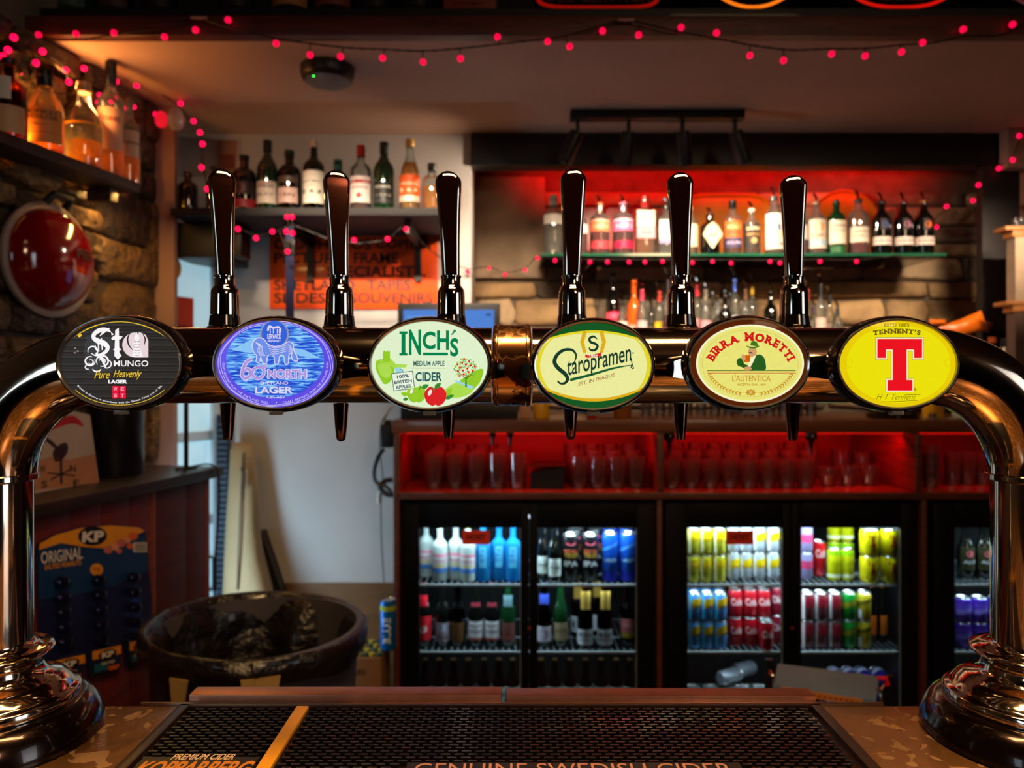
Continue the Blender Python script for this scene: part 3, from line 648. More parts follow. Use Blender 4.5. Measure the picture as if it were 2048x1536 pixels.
def apple(mb, fn, x, y, r, m, mh, l):
    mb.poly(catm([(x, y - r * .72), (x + r * .5, y - r * .9), (x + r, y - r * .3), (x + r * .8, y + r * .5), (x + r * .3, y + r * .85), (x, y + r * .75), (x - r * .3, y + r * .85), (x - r * .8, y + r * .5), (x - r, y - r * .3), (x - r * .5, y - r * .9)], 3, True), fn, l, m)
    mb.ell(x - r * .5, y - r * .35, r * .16, r * .3, fn, l + 1, mh, 12, .4)
def leaf(mb, fn, x0, y0, x1, y1, w, m, l): mb.rib([(x0, y0), ((x0 * 2 + x1) / 3, (y0 * 2 + y1) / 3), ((x0 + 2 * x1) / 3, (y0 + 2 * y1) / 3), (x1, y1)], [.5, w, w * .9, .4], fn, l, m, 3)
def art3(mb, fn, cx, cy, rx, ry):
    G = 1
    mb.patch(803, 811, 663, 711, fn, 3, 1, 1)
    for t, a, b, c, d in (('N', 818, 842, 659, 710), ('C', 845, 871, 663, 699), ('H', 874, 898, 661, 700), ('S', 900, 917, 676, 713)): mb.text(t, a, b, c, d, fn, 3, G, .03)
    for a in (663, 706): mb.patch(799, 815, a, a + 5, fn, 3, G, 1)
    mb.rib([(911, 660), (903, 670)], [5, 1.5], fn, 3, G); mb.rib([(846, 708), (896, 708)], 5.4, fn, 3, G)
    mb.text('MEDIUM APPLE', 827, 889, 722, 732, fn, 3, 2, .02); mb.patch(824, 892, 736, 737, fn, 3, 3, 1); mb.text('CIDER', 831, 884, 744, 763, fn, 3, 2, .03)
    # hills, tower, bridge and water on the left
    mb.poly(catm([(753, 722), (768, 718), (784, 722), (789, 738), (787, 752), (780, 764), (768, 768), (758, 752), (752, 738)], 3, True), fn, 1, 4)
    mb.poly(catm([(756, 728), (776, 730), (784, 744), (776, 756), (762, 750)], 3, True), fn, 2, 5)
    mb.poly([(766, 704), (769, 700), (771, 704), (775, 700), (777, 704), (780, 701), (780, 724), (766, 724)], fn, 2, 4); mb.poly([(752, 722), (780, 716), (792, 728), (814, 729), (812, 735), (788, 736)], fn, 1, 5)
    mb.poly([(789, 736), (800, 734), (812, 748), (796, 756)], fn, 1, 6)
    # sign
    c, s_ = math.cos(-.12), math.sin(-.12); rt = lambda u, v: (806 + (u - 806) * c - (v - 762) * s_, 762 + (u - 806) * s_ + (v - 762) * c)
    mb.poly([rt(785, 744), rt(828, 744), rt(828, 780), rt(785, 780)], fn, 3, 2); mb.poly([rt(786.3, 745.3), rt(826.7, 745.3), rt(826.7, 778.7), rt(786.3, 778.7)], fn, 4, 7)
    mb.rib([(805, 745), (806, 740), (800, 739)], 1, fn, 3, 2)
    for t, a, b, v in (('100%', 794, 818, 749), ('BRITISH', 789, 824, 759.5), ('APPLES', 791, 822, 770)): mb.text(t, *[q for q in (a, b, v, v + 7)], fn, 5, 2, .03, 0, -.12)
    # tree, hill, stream
    mb.poly(catm([(905, 790), (915, 766), (945, 744), (966, 738), (962, 760), (950, 776), (930, 790)], 3, True), fn, 1, 4)
    mb.poly(catm([(886, 786), (905, 768), (925, 766), (946, 780), (930, 792), (905, 796)], 3, True), fn, 2, 5); mb.poly([(912, 760), (928, 766), (950, 774), (942, 778), (926, 770), (910, 764)], fn, 3, 6)
    R = random.Random(2)
    for i in range(190):
        a = R.uniform(0, 2 * PI); r = math.sqrt(R.random()); x, y = 931 + 23 * r * math.cos(a), 737 + 21 * r * math.sin(a); mb.ell(x, y, 1.5, .9, fn, 4, R.choice((4, 5, 8)), 6, R.uniform(0, 3))
    for i in range(16):
        a = i * 2.4; r = 19 * math.sqrt((i + .5) / 16); mb.ell(931 + r * 1.1 * math.cos(a), 737 + r * math.sin(a), 2.3, 2.3, fn, 5, 9, 10)
    mb.rib([(932, 774), (932, 757), (933, 746)], [4, 2.4, 1], fn, 6, 8); mb.rib([(932, 758), (922, 748), (916, 744)], [1.6, .8], fn, 6, 8); mb.rib([(933, 758), (943, 748), (948, 742)], [1.6, .8], fn, 6, 8)
    # leaves and apples
    for a in ((816, 790, 802, 786, 9, 4), (816, 797, 806, 800, 7, 8), (890, 793, 904, 776, 10, 4), (890, 798, 908, 790, 8, 8)): leaf(mb, fn, *a[:4], a[4], a[5], 3)
    apple(mb, fn, 833, 789, 19, 4, 10, 4); apple(mb, fn, 871, 793, 22, 9, 10, 6)
    mb.rib([(838, 781), (841, 775), (840, 771)], 1.6, fn, 8, 8); mb.rib([(868, 783), (867, 777), (863, 773)], 1.6, fn, 8, 8); leaf(mb, fn, 843, 776, 858, 770, 9, 8, 8); leaf(mb, fn, 869, 777, 882, 766, 9, 8, 8)
badge(859, 729, 118, 88, 'pale cream oval cider badge with green lettering, apples and an apple tree', art3,
      [lit('lit_cream', (228, 246, 206)), lit('lit_green', (0, 132, 78)), lit('lit_teal', (40, 92, 96)), lit('lit_tan', (190, 190, 150)), lit('lit_lime', (150, 206, 40)), lit('lit_lime_light', (176, 224, 80)), lit('lit_water', (160, 216, 232)), lit('lit_offwhite', (240, 248, 226)), lit('lit_leafgreen', (58, 140, 50)), lit('lit_applered', (224, 36, 40)), lit('lit_highlight', (255, 236, 220))])

def art4(mb, fn, cx, cy, rx, ry):
    s = lambda u: (u - cx) / rx
    band(mb, fn, cx, cy, rx, ry, lambda u: cy - 65 + 24 * s(u) ** 2, True, 1, 2)
    band(mb, fn, cx, cy, rx, ry, lambda u: cy - 70 + 26 * s(u) ** 2, True, 2, 1)
    band(mb, fn, cx, cy, rx, ry, lambda u: cy + 66 - 32 * s(u) ** 2, False, 1, 3)
    band(mb, fn, cx, cy, rx, ry, lambda u: cy + 72 - 34 * s(u) ** 2, False, 2, 1)
    mb.rib([(cx + (rx - 6) * math.cos(a), cy + (ry - 6) * math.sin(a)) for a in [-.75 + 1.5 * i / 20 for i in range(21)]], [1, 8, 8, 1], fn, 1, 2); mb.rib([(cx + (rx - 6) * math.cos(a), cy + (ry - 6) * math.sin(a)) for a in [PI - .75 + 1.5 * i / 20 for i in range(21)]], [1, 8, 8, 1], fn, 1, 2)
    for sg in (-1, 1):
        for k in range(7):
            a = math.radians(200 - 36 * k) if sg < 0 else 0
            y = 706 - 6 * k; x = 1186 + sg * (19 - abs(k - 3) * 1.6); leaf(mb, fn, x, y, x + sg * 6, y - 8, 8, 3, 3)
    mb.rib([(1194, 678), (1187, 673), (1179, 677), (1181, 684), (1189, 687), (1195, 692), (1190, 700), (1181, 700), (1178, 695)], [2, 4, 5, 5, 5, 5, 5, 4, 2], fn, 4, 5, 4)
    mb.poly([(1171, 708), (1176, 711), (1187, 709), (1199, 706), (1203, 704), (1202, 711), (1198, 714), (1187, 714), (1175, 716), (1170, 714)], fn, 4, 6); mb.text('1869', 1179, 1195, 709, 713.5, fn, 5, 4, .02)
    mb.rib([(1150, 722), (1152, 710), (1144, 700), (1128, 700), (1114, 710), (1109, 724), (1116, 736), (1130, 748), (1135, 758), (1130, 766), (1121, 767), (1115, 762)], [2, 4, 5, 6, 7, 8, 8, 8, 7, 5, 4, 3], fn, 4, 5, 4)
    mb.rib([(1150, 722), (1146, 727), (1141, 728)], [2, 3, 1], fn, 4, 5, 3)
    # the word follows a gentle rise
    def rise(u, v, l):
        return fn(u, v - (u - 1135) * .235, l)
    mb.text('taropramen', 1134, 1262, 722, 763, rise, 4, 5, .012, -.0)
    mb.rib([(1262, 716), (1264, 728), (1267, 737), (1262, 735), (1264, 727)], [2, 2, 2, 1.5], fn, 4, 5, 3)
    mb.rib([(1140, 760), (1180, 750), (1225, 737), (1264, 730)], [5.5, 5, 4, 1.2], fn, 4, 7, 3)
    mb.text('EST. IN PRAGUE', 1157, 1229, 765, 772, lambda u, v, l: fn(u, v - (u - 1157) * .27, l), 4, 8, .0)
    mb.ell(1266, 706, 1.6, 1.6, fn, 4, 5, 10)
badge(1187, 731, 117, 87, 'pale yellow oval badge with dark green bands and sloping green script', art4,
      [lit('lit_paleyellow', (240, 240, 158)), lit('lit_darkgreen', (18, 88, 34)), lit('lit_yellow', (232, 216, 40)), lit('lit_amber', (228, 176, 28)), lit('lit_white2', (250, 244, 230)), lit('lit_inkgreen', (22, 58, 44)), lit('lit_ribbonred', (214, 40, 40)), lit('lit_midgreen', (20, 92, 48)), lit('lit_brownred', (150, 50, 44))])

def art5(mb, fn, cx, cy, rx, ry):
    mb.ell(1500, 727, 108, 78, fn, 1, 1, 64); mb.ell(1500, 727, 104, 74, fn, 2, 2, 64)
    mb.rib([(1500 + 96 * math.cos(a), 727 + 67 * math.sin(a)) for a in [2 * PI * i / 60 for i in range(61)]], 1.0, fn, 3, 3)
    mb.arctext('BIRRA MORETTI', 1501, 742, 87, 69, 161, 19, 16.5, fn, 4, 4, .055, slab=True)
    for v, m, w in ((741, 6, 1.6), (743.7, 5, 1.4), (746.2, 4, 1.0)): mb.rib([(1414, v), (1591, v)], w, fn, 4, m)
    # man in a green hat drinking at the bar: hat, face, coat, glass
    mb.poly(catm([(1497, 739), (1502, 722), (1510, 712), (1520, 709), (1528, 716), (1531, 728), (1530, 740), (1512, 740)], 3, True), fn, 5, 6)
    mb.poly(catm([(1473, 722), (1478, 716), (1486, 718), (1488, 728), (1500, 732), (1498, 740), (1482, 734), (1475, 731)], 3, True), fn, 5, 6)
    mb.poly([(1502, 714), (1512, 710), (1506, 724), (1498, 738), (1495, 732)], fn, 6, 1)
    mb.poly(catm([(1499, 696), (1509, 695), (1513, 703), (1511, 711), (1504, 715), (1498, 710), (1496, 704)], 3, True), fn, 6, 7)
    mb.rib([(1496, 706), (1501, 705), (1505, 707)], [1, 2.6, 1], fn, 7, 8)
    mb.poly(catm([(1500, 691), (1502, 684), (1508, 682), (1514, 686), (1515, 693)], 3), fn, 8, 9); mb.rib([(1492, 692), (1500, 695), (1510, 695), (1518, 692)], [1, 3.4, 3.4, 1.5], fn, 8, 9, 3)
    mb.poly([(1486, 711), (1500, 710), (1499, 724), (1488, 724)], fn, 7, 10); mb.poly(catm([(1483, 709), (1489, 711), (1490, 720), (1484, 721)], 3, True), fn, 8, 7); mb.poly(catm([(1488, 735), (1498, 733), (1503, 738), (1496, 741), (1488, 740)], 3, True), fn, 8, 7)
    mb.text("L'AUTENTICA", 1464, 1541, 750, 763, fn, 4, 5, .012); mb.text('RICETTA DAL 1859', 1475, 1531, 767, 771.5, fn, 4, 5, .03)
    for sg in (-1, 1):
        for k in range(13):
            a = math.radians(196 + 4.8 * k) if sg < 0 else math.radians(344 - 4.8 * k)
            x, y = 1501 + 86 * math.cos(a), 731 - 58 * math.sin(a); tx, ty = -math.sin(a) * sg, -math.cos(a) * sg * .7
            for q in (-1, 1): leaf(mb, fn, x, y, x - tx * 6 + q * math.cos(a) * 3.6, y - ty * 6 - q * math.sin(a) * 3.6, 2.6, 5, 4)
        mb.rib([(1501 + sg * 14, 785), (1501 + sg * 25, 784)], .9, fn, 4, 5)
    for a in range(0, 360, 45): leaf(mb, fn, 1501, 785, 1501 + 11 * math.cos(math.radians(a)), 785 + 7 * math.sin(math.radians(a)), 5, 5, 4)
    mb.ell(1501, 785, 3, 3, fn, 5, 3, 12)
brown_ring = mat('lit_brown_bezel', (70, 26, 8), .18, em=(110, 44, 10), es=.55, coat=.6)
badge(1497, 727, 118, 88, 'cream oval badge in brown bezel with red arched lettering and man in green hat', art5,
      [brown_ring, lit('lit_ivory', (250, 248, 200)), lit('lit_butter', (238, 232, 120)), lit('lit_tan2', (214, 200, 120)), lit('lit_crimson', (212, 22, 26)), lit('lit_ochre', (206, 150, 40)), lit('lit_coatgreen', (38, 92, 28)), lit('lit_skin', (214, 160, 104)), lit('lit_hair', (70, 50, 30)), lit('lit_hatgreen', (60, 120, 30)), lit('lit_beer', (214, 96, 10))])

def art6(mb, fn, cx, cy, rx, ry):
    mb.ell(1797, 728, 104, 78, fn, 1, 4, 64)
    def T(e): return [(1754 - e, 678 - e), (1843.5 + e, 678 - e), (1843.5 + e, 716 + e), (1827.5 - e, 716 + e), (1827.5 - e, 699 + e), (1812.5 + e, 699 + e), (1812.5 + e, 760 - e), (1824 + e, 760 - e), (1824 + e, 781 + e), (1774.5 - e, 781 + e), (1774.5 - e, 760 - e), (1785 - e, 760 - e), (1785 - e, 699 + e), (1771 + e, 699 + e), (1771 + e, 716 + e), (1754 - e, 716 + e)]
    def poly2(e, l, m):
        a = T(e)
        for ix in ((0, 1, 10 - 5, 14), (0, 14, 15), (4, 1, 2, 3), (13, 4, 5, 12), (12, 5, 6, 11), (10, 7, 8, 9)): pass
        q = [(a[0], a[1], (a[1][0], a[4][1]), (a[0][0], a[4][1])), ((a[0][0], a[4][1]), a[13], a[14], a[15]), (a[4], (a[1][0], a[4][1]), a[2], a[3]), ((a[12][0], a[4][1]), (a[5][0], a[4][1]), a[6], a[11]), (a[10], a[7], a[8], a[9])]
        for f in q: mb.poly(list(f), fn, l, m)
    poly2(3.6, 3, 3); poly2(3.0, 4, 2); poly2(0, 5, 1)
    mb.text('ESTD 1885', 1768, 1818, 647, 653.5, fn, 3, 3, .01); mb.arctext("TENNENT'S", 1795, 860, 250, 198, 101.5, 79.2, 9.5, fn, 3, 3, .05, slab=True)
    mb.rib(catm([(1827, 777), (1830, 776), (1832, 779), (1829, 781)], 3, True), .8, fn, 3, 3); mb.text('R', 1828, 1831.4, 777, 781, fn, 3, 3)
    mb.text('H T Tennent', 1752, 1832, 788, 799, fn, 3, 3, -.012, .5); mb.rib([(1808, 790), (1841, 789)], .9, fn, 3, 3); mb.rib([(1760, 804), (1835, 801)], .8, fn, 3, 3)
    for sg in (-1, 1):
        mb.rib(catm([(1797 + sg * 98, 716), (1797 + sg * 105, 726), (1797 + sg * 98, 736), (1797 + sg * 92, 726)], 3, True), .8, fn, 3, 5)
badge(1795, 728, 119, 88, 'bright yellow oval badge with one huge red slab letter T', art6,
      [lit('lit_yellow_edge', (238, 208, 4)), lit('lit_bigred', (240, 12, 30)), lit('lit_warmwhite', (252, 236, 190)), lit('lit_browntext', (110, 80, 14)), lit('lit_bigyellow', YEL, 1.0, .03), lit('lit_yellow_faint', (226, 200, 8))])

# ---- taps: photo (top u, base u, top v, yaw)
TY = .91; KT = TY / F
def make_tap(ut, ub, vt, yaw, us, ve, flat_end, label):
    x = X(ub, TY); z = Z(731, TY)
    t = thing('beer_tap', label, 'beer tap', (x, TY, z), 0, 'chrome beer taps behind the font tube')
    hh = lambda v: (731 - v) * KT      # height above the tube axis
    lean = (ut - ub) * KT; Ry = Matrix.Rotation(yaw, 4, 'Z')
    zb, zt_ = hh(554), hh(vt)
    rings = []
    prof = [(0, 17.6, 15), (.12, 18.2, 15), (.35, 19.8, 15), (.6, 22.4, 16), (.78, 25, 17), (.885, 26.3, 17.5), (.908, 25.8, 17.3), (.930, 23.6, 16.5), (.955, 19.5, 15), (.977, 14.0, 12), (.992, 8.5, 8), (1.0, 3.5, 4)]
    for f, rx_, ry_ in prof:
        zz = zb + (zt_ - zb) * f; ring = []
        for j in range(40):
            a = 2 * PI * j / 40; ca, sa = math.cos(a), math.sin(a); e = 2 / 3.4
            p = Vector((math.copysign(abs(ca) ** e, ca) * rx_ * KT, math.copysign(abs(sa) ** e, sa) * ry_ * KT, 0)); p = Ry @ p
            ring.append((p.x + lean * (f - .0), p.y, zz))
        rings.append(ring)
    MB().loft(rings).build('handle', chrome, t, sharp=24)
    # raised flat panel on the front of the handle
    fr = []
    for f, wq, yq in ((.03, 8, 15.6), (.3, 12, 15.9), (.6, 16, 16.9), (.82, 19.5, 18.0), (.885, 20.0, 18.3), (.905, 17.5, 18.2), (.92, 12, 17.9), (.928, 5, 17.6)):
        zz = zb + (zt_ - zb) * f
        for sg in (-1, 1):
            p = Ry @ Vector((sg * wq * KT, -yq * KT, 0)); fr.append((p.x + lean * f, p.y, zz))
    n = len(fr) // 2
    MB().add(fr, [(2 * i, 2 * i + 1, 2 * i + 3, 2 * i + 2) for i in range(n - 1)]).build('front_panel', mat('dark_handle_panel', (70, 34, 22), .1, .9, noise=(8, .2)), t)
    k = KT
    MB().lathe([(17 * k, hh(556)), (20.5 * k, hh(555.5)), (21 * k, hh(553.5)), (20.5 * k, hh(551.5)), (17 * k, hh(551))], 32).build('ring', chrome, t)
    MB().lathe([(24 * k, hh(630.5)), (28 * k, hh(630)), (27 * k, hh(590)), (26.5 * k, hh(582)), (24 * k, hh(577)), (20.5 * k, hh(573)), (19.5 * k, hh(570)), (19.3 * k, hh(556.5))], 40).build('ferrule', chrome, t)
    MB().lathe([(30 * k, hh(652)), (31 * k, hh(651)), (28.5 * k, hh(631.5)), (25 * k, hh(631))], 36).build('collar', black_gloss, t)
    MB().lathe([(33 * k, hh(658)), (34 * k, hh(656)), (33 * k, hh(653)), (28 * k, hh(652.3))], 36).build('flange', chrome, t)
    dx = (us - ub) * KT
    MB().lathe([(16 * k, hh(800)), (20 * k, hh(795)), (23 * k, hh(780)), (23 * k, hh(680)), (27 * k, hh(665)), (27 * k, hh(658.5))], 32).build('body', chrome, t)
    MB().tube([(0, -.012, 0), (0, -(TY - PY - PR * 1.01), 0)], .011, 20).build('shank', chrome, t)
    rr = [16.5, 14.5, 12, 9.3]
    pr = [(rr[i] * k, hh(v)) for i, v in enumerate((798, 815, 850, ve - 4))]
    pr += [(8.6 * k, hh(ve)), (6.5 * k, hh(ve)), (6 * k, hh(ve - 6))] if flat_end else [(8.4 * k, hh(ve - 2)), (6 * k, hh(ve + 1.5)), (2 * k, hh(ve + 3))]
    MB().lathe(pr[::-1], 28, (dx, 0, 0)).build('spout', mat('spout_chrome', (120, 84, 68), .1, 1.), t)
    return t
taps = [(443, 450, 338, .40, 456, 879, True, 'beer tap with outward-turned handle beside the louvred panel, between black and purple badges'),
        (672, 679, 341, .34, 682, 880, False, 'beer tap between the purple pony badge and the cream cider badge'),
        (896, 902, 343, .06, 897, 876, True, 'beer tap rising behind the cream cider badge, in front of the till screen'),
        (1147, 1144, 338, -.12, 1141, 876, False, 'beer tap rising behind the pale yellow green-banded badge'),
        (1360, 1362, 345, -.30, 1361, 879, True, 'beer tap between the green-banded badge and the brown-bezelled badge'),
        (1586, 1588, 351, -.38, 1585, 881, True, 'beer tap between the brown-bezelled badge and the bright yellow badge')]
for a in taps: make_tap(*a)
# ================================================================== BOTTLES, CANS, GLASSES
PROF = {  # (radius fraction, height fraction) from the foot up; the last but one points belong to the neck
    'whisky': [(.86, 0), (.97, .008), (1, .03), (1, .61), (.96, .655), (.80, .695), (.50, .735), (.36, .775), (.33, .90), (.38, .905), (.38, .93), (.30, .935)],
    'tall': [(.86, 0), (.97, .008), (1, .03), (1, .57), (.97, .62), (.84, .68), (.56, .74), (.38, .80), (.34, .90), (.40, .905), (.40, .93), (.30, .935)],
    'squat': [(.86, 0), (.97, .01), (1, .04), (1, .60), (.95, .68), (.72, .74), (.40, .78), (.35, .90), (.42, .905), (.42, .94), (.32, .945)],
    'onion': [(.80, 0), (.95, .01), (1, .05), (1, .40), (.96, .52), (.82, .62), (.55, .71), (.40, .76), (.36, .90), (.44, .905), (.44, .94), (.34, .945)],
    'beer': [(.84, 0), (.97, .01), (1, .03), (1, .50), (.93, .58), (.66, .68), (.48, .76), (.42, .86), (.38, .95), (.44, .955), (.44, .985), (.34, .99)],
    'bell': [(.86, 0), (.97, .008), (1, .03), (.94, .35), (.90, .50), (.80, .60), (.55, .70), (.38, .78), (.34, .90), (.40, .905), (.40, .93), (.30, .935)],
}
GL = {'clear': clear_glass, 'green': glass('green_bottle_glass', (40, 96, 44), .03, 1.8), 'dark': mat('dark_bottle_glass', (8, 10, 8), .06, 0, .9, noise=(8, .2), coat=.6),
      'brown': glass('brown_bottle_glass', (120, 66, 26), .03, 1.8), 'smoke': glass('smoky_glass', (120, 110, 104), .03, 1.8), 'frost': mat('frosted_bottle', (196, 208, 206), .35, trans=.3), 'blue': liquid((40, 160, 222), .75), 'dgreen': mat('deep_green_glass', (10, 44, 20), .06, 0, .9, coat=.6)}
def wrapf(r, ry=1.):
    def fn(u, v, l):
        a = u / r; q = r + .0004 + .00025 * l
        return Vector((q * math.sin(a), -q * ry * math.cos(a), v))
    return fn
def bottle(name, label, x, y, z, H, R, kind='whisky', g='clear', liq=None, fill=.55, op=.6, lab=None, cap=(20, 20, 20), capf=.07, pourer=False, neck=None, sq=None, ry=1., group=None, rz=None, cat='bottle'):
    """lab: list of (v0, v1, half angle, colour, [(text, v0, v1, colour)]) in fractions of H"""
    rz = rz if rz is not None else 0.
    t = thing(name, label, cat, (x, y, z), rz, group)
    pr = [(r * R, h * H) for r, h in PROF[kind]]; n = 20
    body = MB()
    if sq: # shoulders squared, neck round
        rings = []
        for (r, h), (rf, hf) in zip(pr, PROF[kind]):
            e = 2 / (sq if rf > .6 else 2.)
            rings.append([(math.copysign(abs(math.cos(2 * PI * j / n)) ** e, math.cos(2 * PI * j / n)) * r, math.copysign(abs(math.sin(2 * PI * j / n)) ** e, math.sin(2 * PI * j / n)) * r * (ry if rf > .6 else 1), h) for j in range(n)])
        body.loft(rings, 0, (True, True))
    else: body.lathe(pr, n, sq=None, ry=1.)
    body.build('glass_body', GL[g] if isinstance(g, str) else g, t, sharp=50)
    if liq:
        lp = [(max(.001, r * R - .003), .004 + h * H) for r, h in PROF[kind] if h < fill]
        rl = next((r for r, h in PROF[kind] if h >= fill), .4) * R
        lp.append((min(lp[-1][0], rl), fill * H)); m2 = MB()
        if sq:
            m2.loft([[(math.copysign(abs(math.cos(2 * PI * j / n)) ** (2 / sq), math.cos(2 * PI * j / n)) * r, math.copysign(abs(math.sin(2 * PI * j / n)) ** (2 / sq), math.sin(2 * PI * j / n)) * (r * ry - .001), h) for j in range(n)] for r, h in lp])
        else: m2.lathe(lp, n)
        m2.build('liquid', liquid(liq, op), t, sharp=50)
    if lab:
        for (v0, v1, ha, col, txt) in lab:
            mb = MB(); mats = [paint(col, .5)]
            if sq:
                hw = R * min(.9, ha); fn = lambda u, v, l: Vector((u, -R * ry * 1.005 - .0005 - .0003 * l, v)); wd = hw
                mb.patch(-hw, hw, v0 * H, v1 * H, fn, 0, 0, 1)
            else:
                fn = wrapf(R * (1.0 if kind != 'bell' else .985)); wd = R * ha; mb.patch(-wd, wd, v0 * H, v1 * H, fn, 0, 0, 10)
            lo = mb.build('label', mats, t, flat=bool(sq))
            if txt:
                mt = MB(); ms = []
                for (s_, a, b, c) in txt:
                    pm_ = paint(c, .5)
                    if pm_ not in ms: ms.append(pm_)
                    k = ms.index(pm_)
                    if s_ == '#': mt.patch(-wd * .98, wd * .98, a * H, b * H, fn, 1, k, 8)
                    elif s_ == 'o': mt.ell(0, (a + b) / 2 * H, (b - a) * H / 2, (b - a) * H / 2, fn, 2, k, 14)
                    else: mt.text(s_, -wd * .72, wd * .72, a * H, b * H, fn, 2, k, .02, yup=True)
                mt.build('print', ms, lo, flat=True)
    nr = .40 * R if not neck else neck
    if neck: MB().lathe([(neck, .80 * H), (neck, .9 * H)], 14).build('neck_foil', paint(cap), t)
    if cap and not pourer:
        MB().lathe([(nr, (1 - capf) * H), (nr * 1.04, (1 - capf) * H + .001), (nr * 1.04, H - .001), (nr * .9, H)], 16).build('cap', paint(cap, .35, .2), t)
    if pourer:
        MB().lathe([(.36 * R, .90 * H), (.42 * R, .935 * H), (.36 * R, .965 * H), (.16 * R, .975 * H)], 12).build('stopper', paint(cap, .4), t)
        MB().tube([(0, 0, .97 * H), (0, 0, 1.02 * H), (-.004, 0, 1.07 * H), (-.012, 0, 1.12 * H)], [.0055, .005, .005, .0045], 8).build('pouring_spout', chrome, t)
    return t

def can(label, x, y, z, r, h, col, deco=None, group=None, rz=0., lid=True, cat='can', tilt=None):
    t = thing('drinks_can', label, cat, (x, y, z), rz, group)
    MB().lathe([(r * .78, 0), (r * .86, .003), (r, .010), (r, h - .011), (r * .88, h - .003)], 20, caps=(True, False)).build('can_body', mat('can_%02x%02x%02x' % col, col, .3, .25, .6, noise=(30, .05)), t)
    if lid: MB().lathe([(r * .88, h - .0032), (r * .93, h - .001), (r * .90, h), (r * .84, h - .0035), (.001, h - .0035)], 20, caps=(False, False)).build('lid', silver, t)
    if deco:
        mb = MB(); ms = []; fn = wrapf(r)
        for d in deco:
            kind, a, b, c = d[:4]; pm_ = paint(c, .4)
            if pm_ not in ms: ms.append(pm_)
            k = ms.index(pm_)
            if kind == '#': mb.patch(-r * 2.4, r * 2.4, a * h, b * h, fn, 1, k, 14)
            elif kind == '/': mb.patch(-r * 1.5, r * 1.5, a * h, b * h, fn, 1, k, 12, 1, .22 * h)
            elif kind == 'o': mb.ell(0, (a + b) / 2 * h, r * .6, (b - a) / 2 * h, fn, 2, k, 16)
            elif kind == '|': mb.patch(-r * 1.1, -r * .7, a * h, b * h, fn, 2, k, 2)
            elif kind == 'T':
                c_, u = (a + b) / 2 * h, (b - a) / 2 * h; q = r * .5
                for p in ([(-q, c_ + u), (q, c_ + u), (q, c_ + u * .55), (-q, c_ + u * .55)], [(-q, c_ + u * .55), (-q * .65, c_ + u * .55), (-q * .65, c_ + u * .25), (-q, c_ + u * .25)], [(q * .65, c_ + u * .55), (q, c_ + u * .55), (q, c_ + u * .25), (q * .65, c_ + u * .25)], [(-q * .28, c_ + u * .55), (q * .28, c_ + u * .55), (q * .28, c_ - u * .7), (-q * .28, c_ - u * .7)], [(-q * .55, c_ - u * .65), (q * .55, c_ - u * .65), (q * .55, c_ - u), (-q * .55, c_ - u)]): mb.poly(p, fn, 2, k)
            else: mb.text(kind, -r * .85, r * .85, a * h, b * h, fn, 2, k, .03, yup=True)
        mb.build('print', ms, t, flat=True)
    return t

def tumbler(label, x, y, z, r=.038, h=.12, group=None, rt=.85):
    t = thing('pint_glass', label, 'glass', (x, y, z), 0, group)
    MB().lathe([(r * rt, .0), (r, h * .75), (r * .98, h), (r * .93, h), (r * .94, h * .75), (r * rt * .9, .006), (.001, .006)], 18, caps=(True, False)).build('glass_wall', pint_m, t, sharp=60)
    return t
OR = ['first', 'second', 'third', 'fourth', 'fifth', 'sixth', 'seventh', 'eighth', 'ninth', 'tenth', 'eleventh', 'twelfth', 'thirteenth', 'fourteenth', 'fifteenth', 'sixteenth']

# ---- shelf on the white wall with whisky bottles
SH = EYE + .575
sh = thing('wall_shelf', 'dark floating shelf on the white wall above the orange sign', 'shelf', (0, 0, 0))
MB().box(-1.14, X(884, 2.5), 2.5, 2.868, SH - .026, SH, bev=.002).build('board', mat('shelf_black_brown', (15, 10, 9), .7, noise=(8, .3)), sh)
for px in (576, 812):
    x = X(px, 2.6); mb = MB().box(x, x + .022, 2.56, 2.868, SH - .05, SH - .0265).box(x, x + .022, 2.84, 2.868, SH - .20, SH - .05)
    mb.box(x + .004, x + .018, 2.56, 2.84, SH - .075, SH - .05); mb.build('bracket', black, sh)
o = MB().box(X(352, 2.58) - .02, X(440, 2.58), 2.604, 2.86, SH - .15, SH - .027, bev=.004).build('wall_cabinet', black)
tag(o, 'black box cabinet hung under the shelf above the glazed door', 'cabinet')
o = MB().box(X(462, 2.62), X(486, 2.62), 2.60, 2.70, SH - .145, SH - .027, bev=.004).build('wall_speaker', black); tag(o, 'small black speaker hung below the door end of the wall shelf', 'speaker')
BY = 2.60
def whis(px, top, **k):
    H = (415 - top) * BY / F; return k['name'], X(px, BY), H
SHZ = SH + .0003
def wb(px, top, R, label, **k):
    H = (413 - top) * BY / F; return bottle('whisky_bottle', label, X(px, BY), BY, SHZ, H, R, **k)
wb(376, 330, .034, 'round black bottle beside the stone pillar end on the dark shelf', kind='squat', g='dark', cap=(60, 30, 20))
wb(428, 318, .026, 'black bottle with a red dot, second from the stone pillar on the dark shelf', kind='whisky', g='dark', lab=[(.2, .3, .5, (90, 16, 16), [])])
wb(489, 296, .042, 'black whisky bottle with round emblem and red base band on the shelf', kind='squat', g='dark', lab=[(.08, .22, 1.3, (150, 30, 34), []), (.3, .52, 1.0, (40, 24, 26), [('o', .32, .5, (110, 60, 50))])])
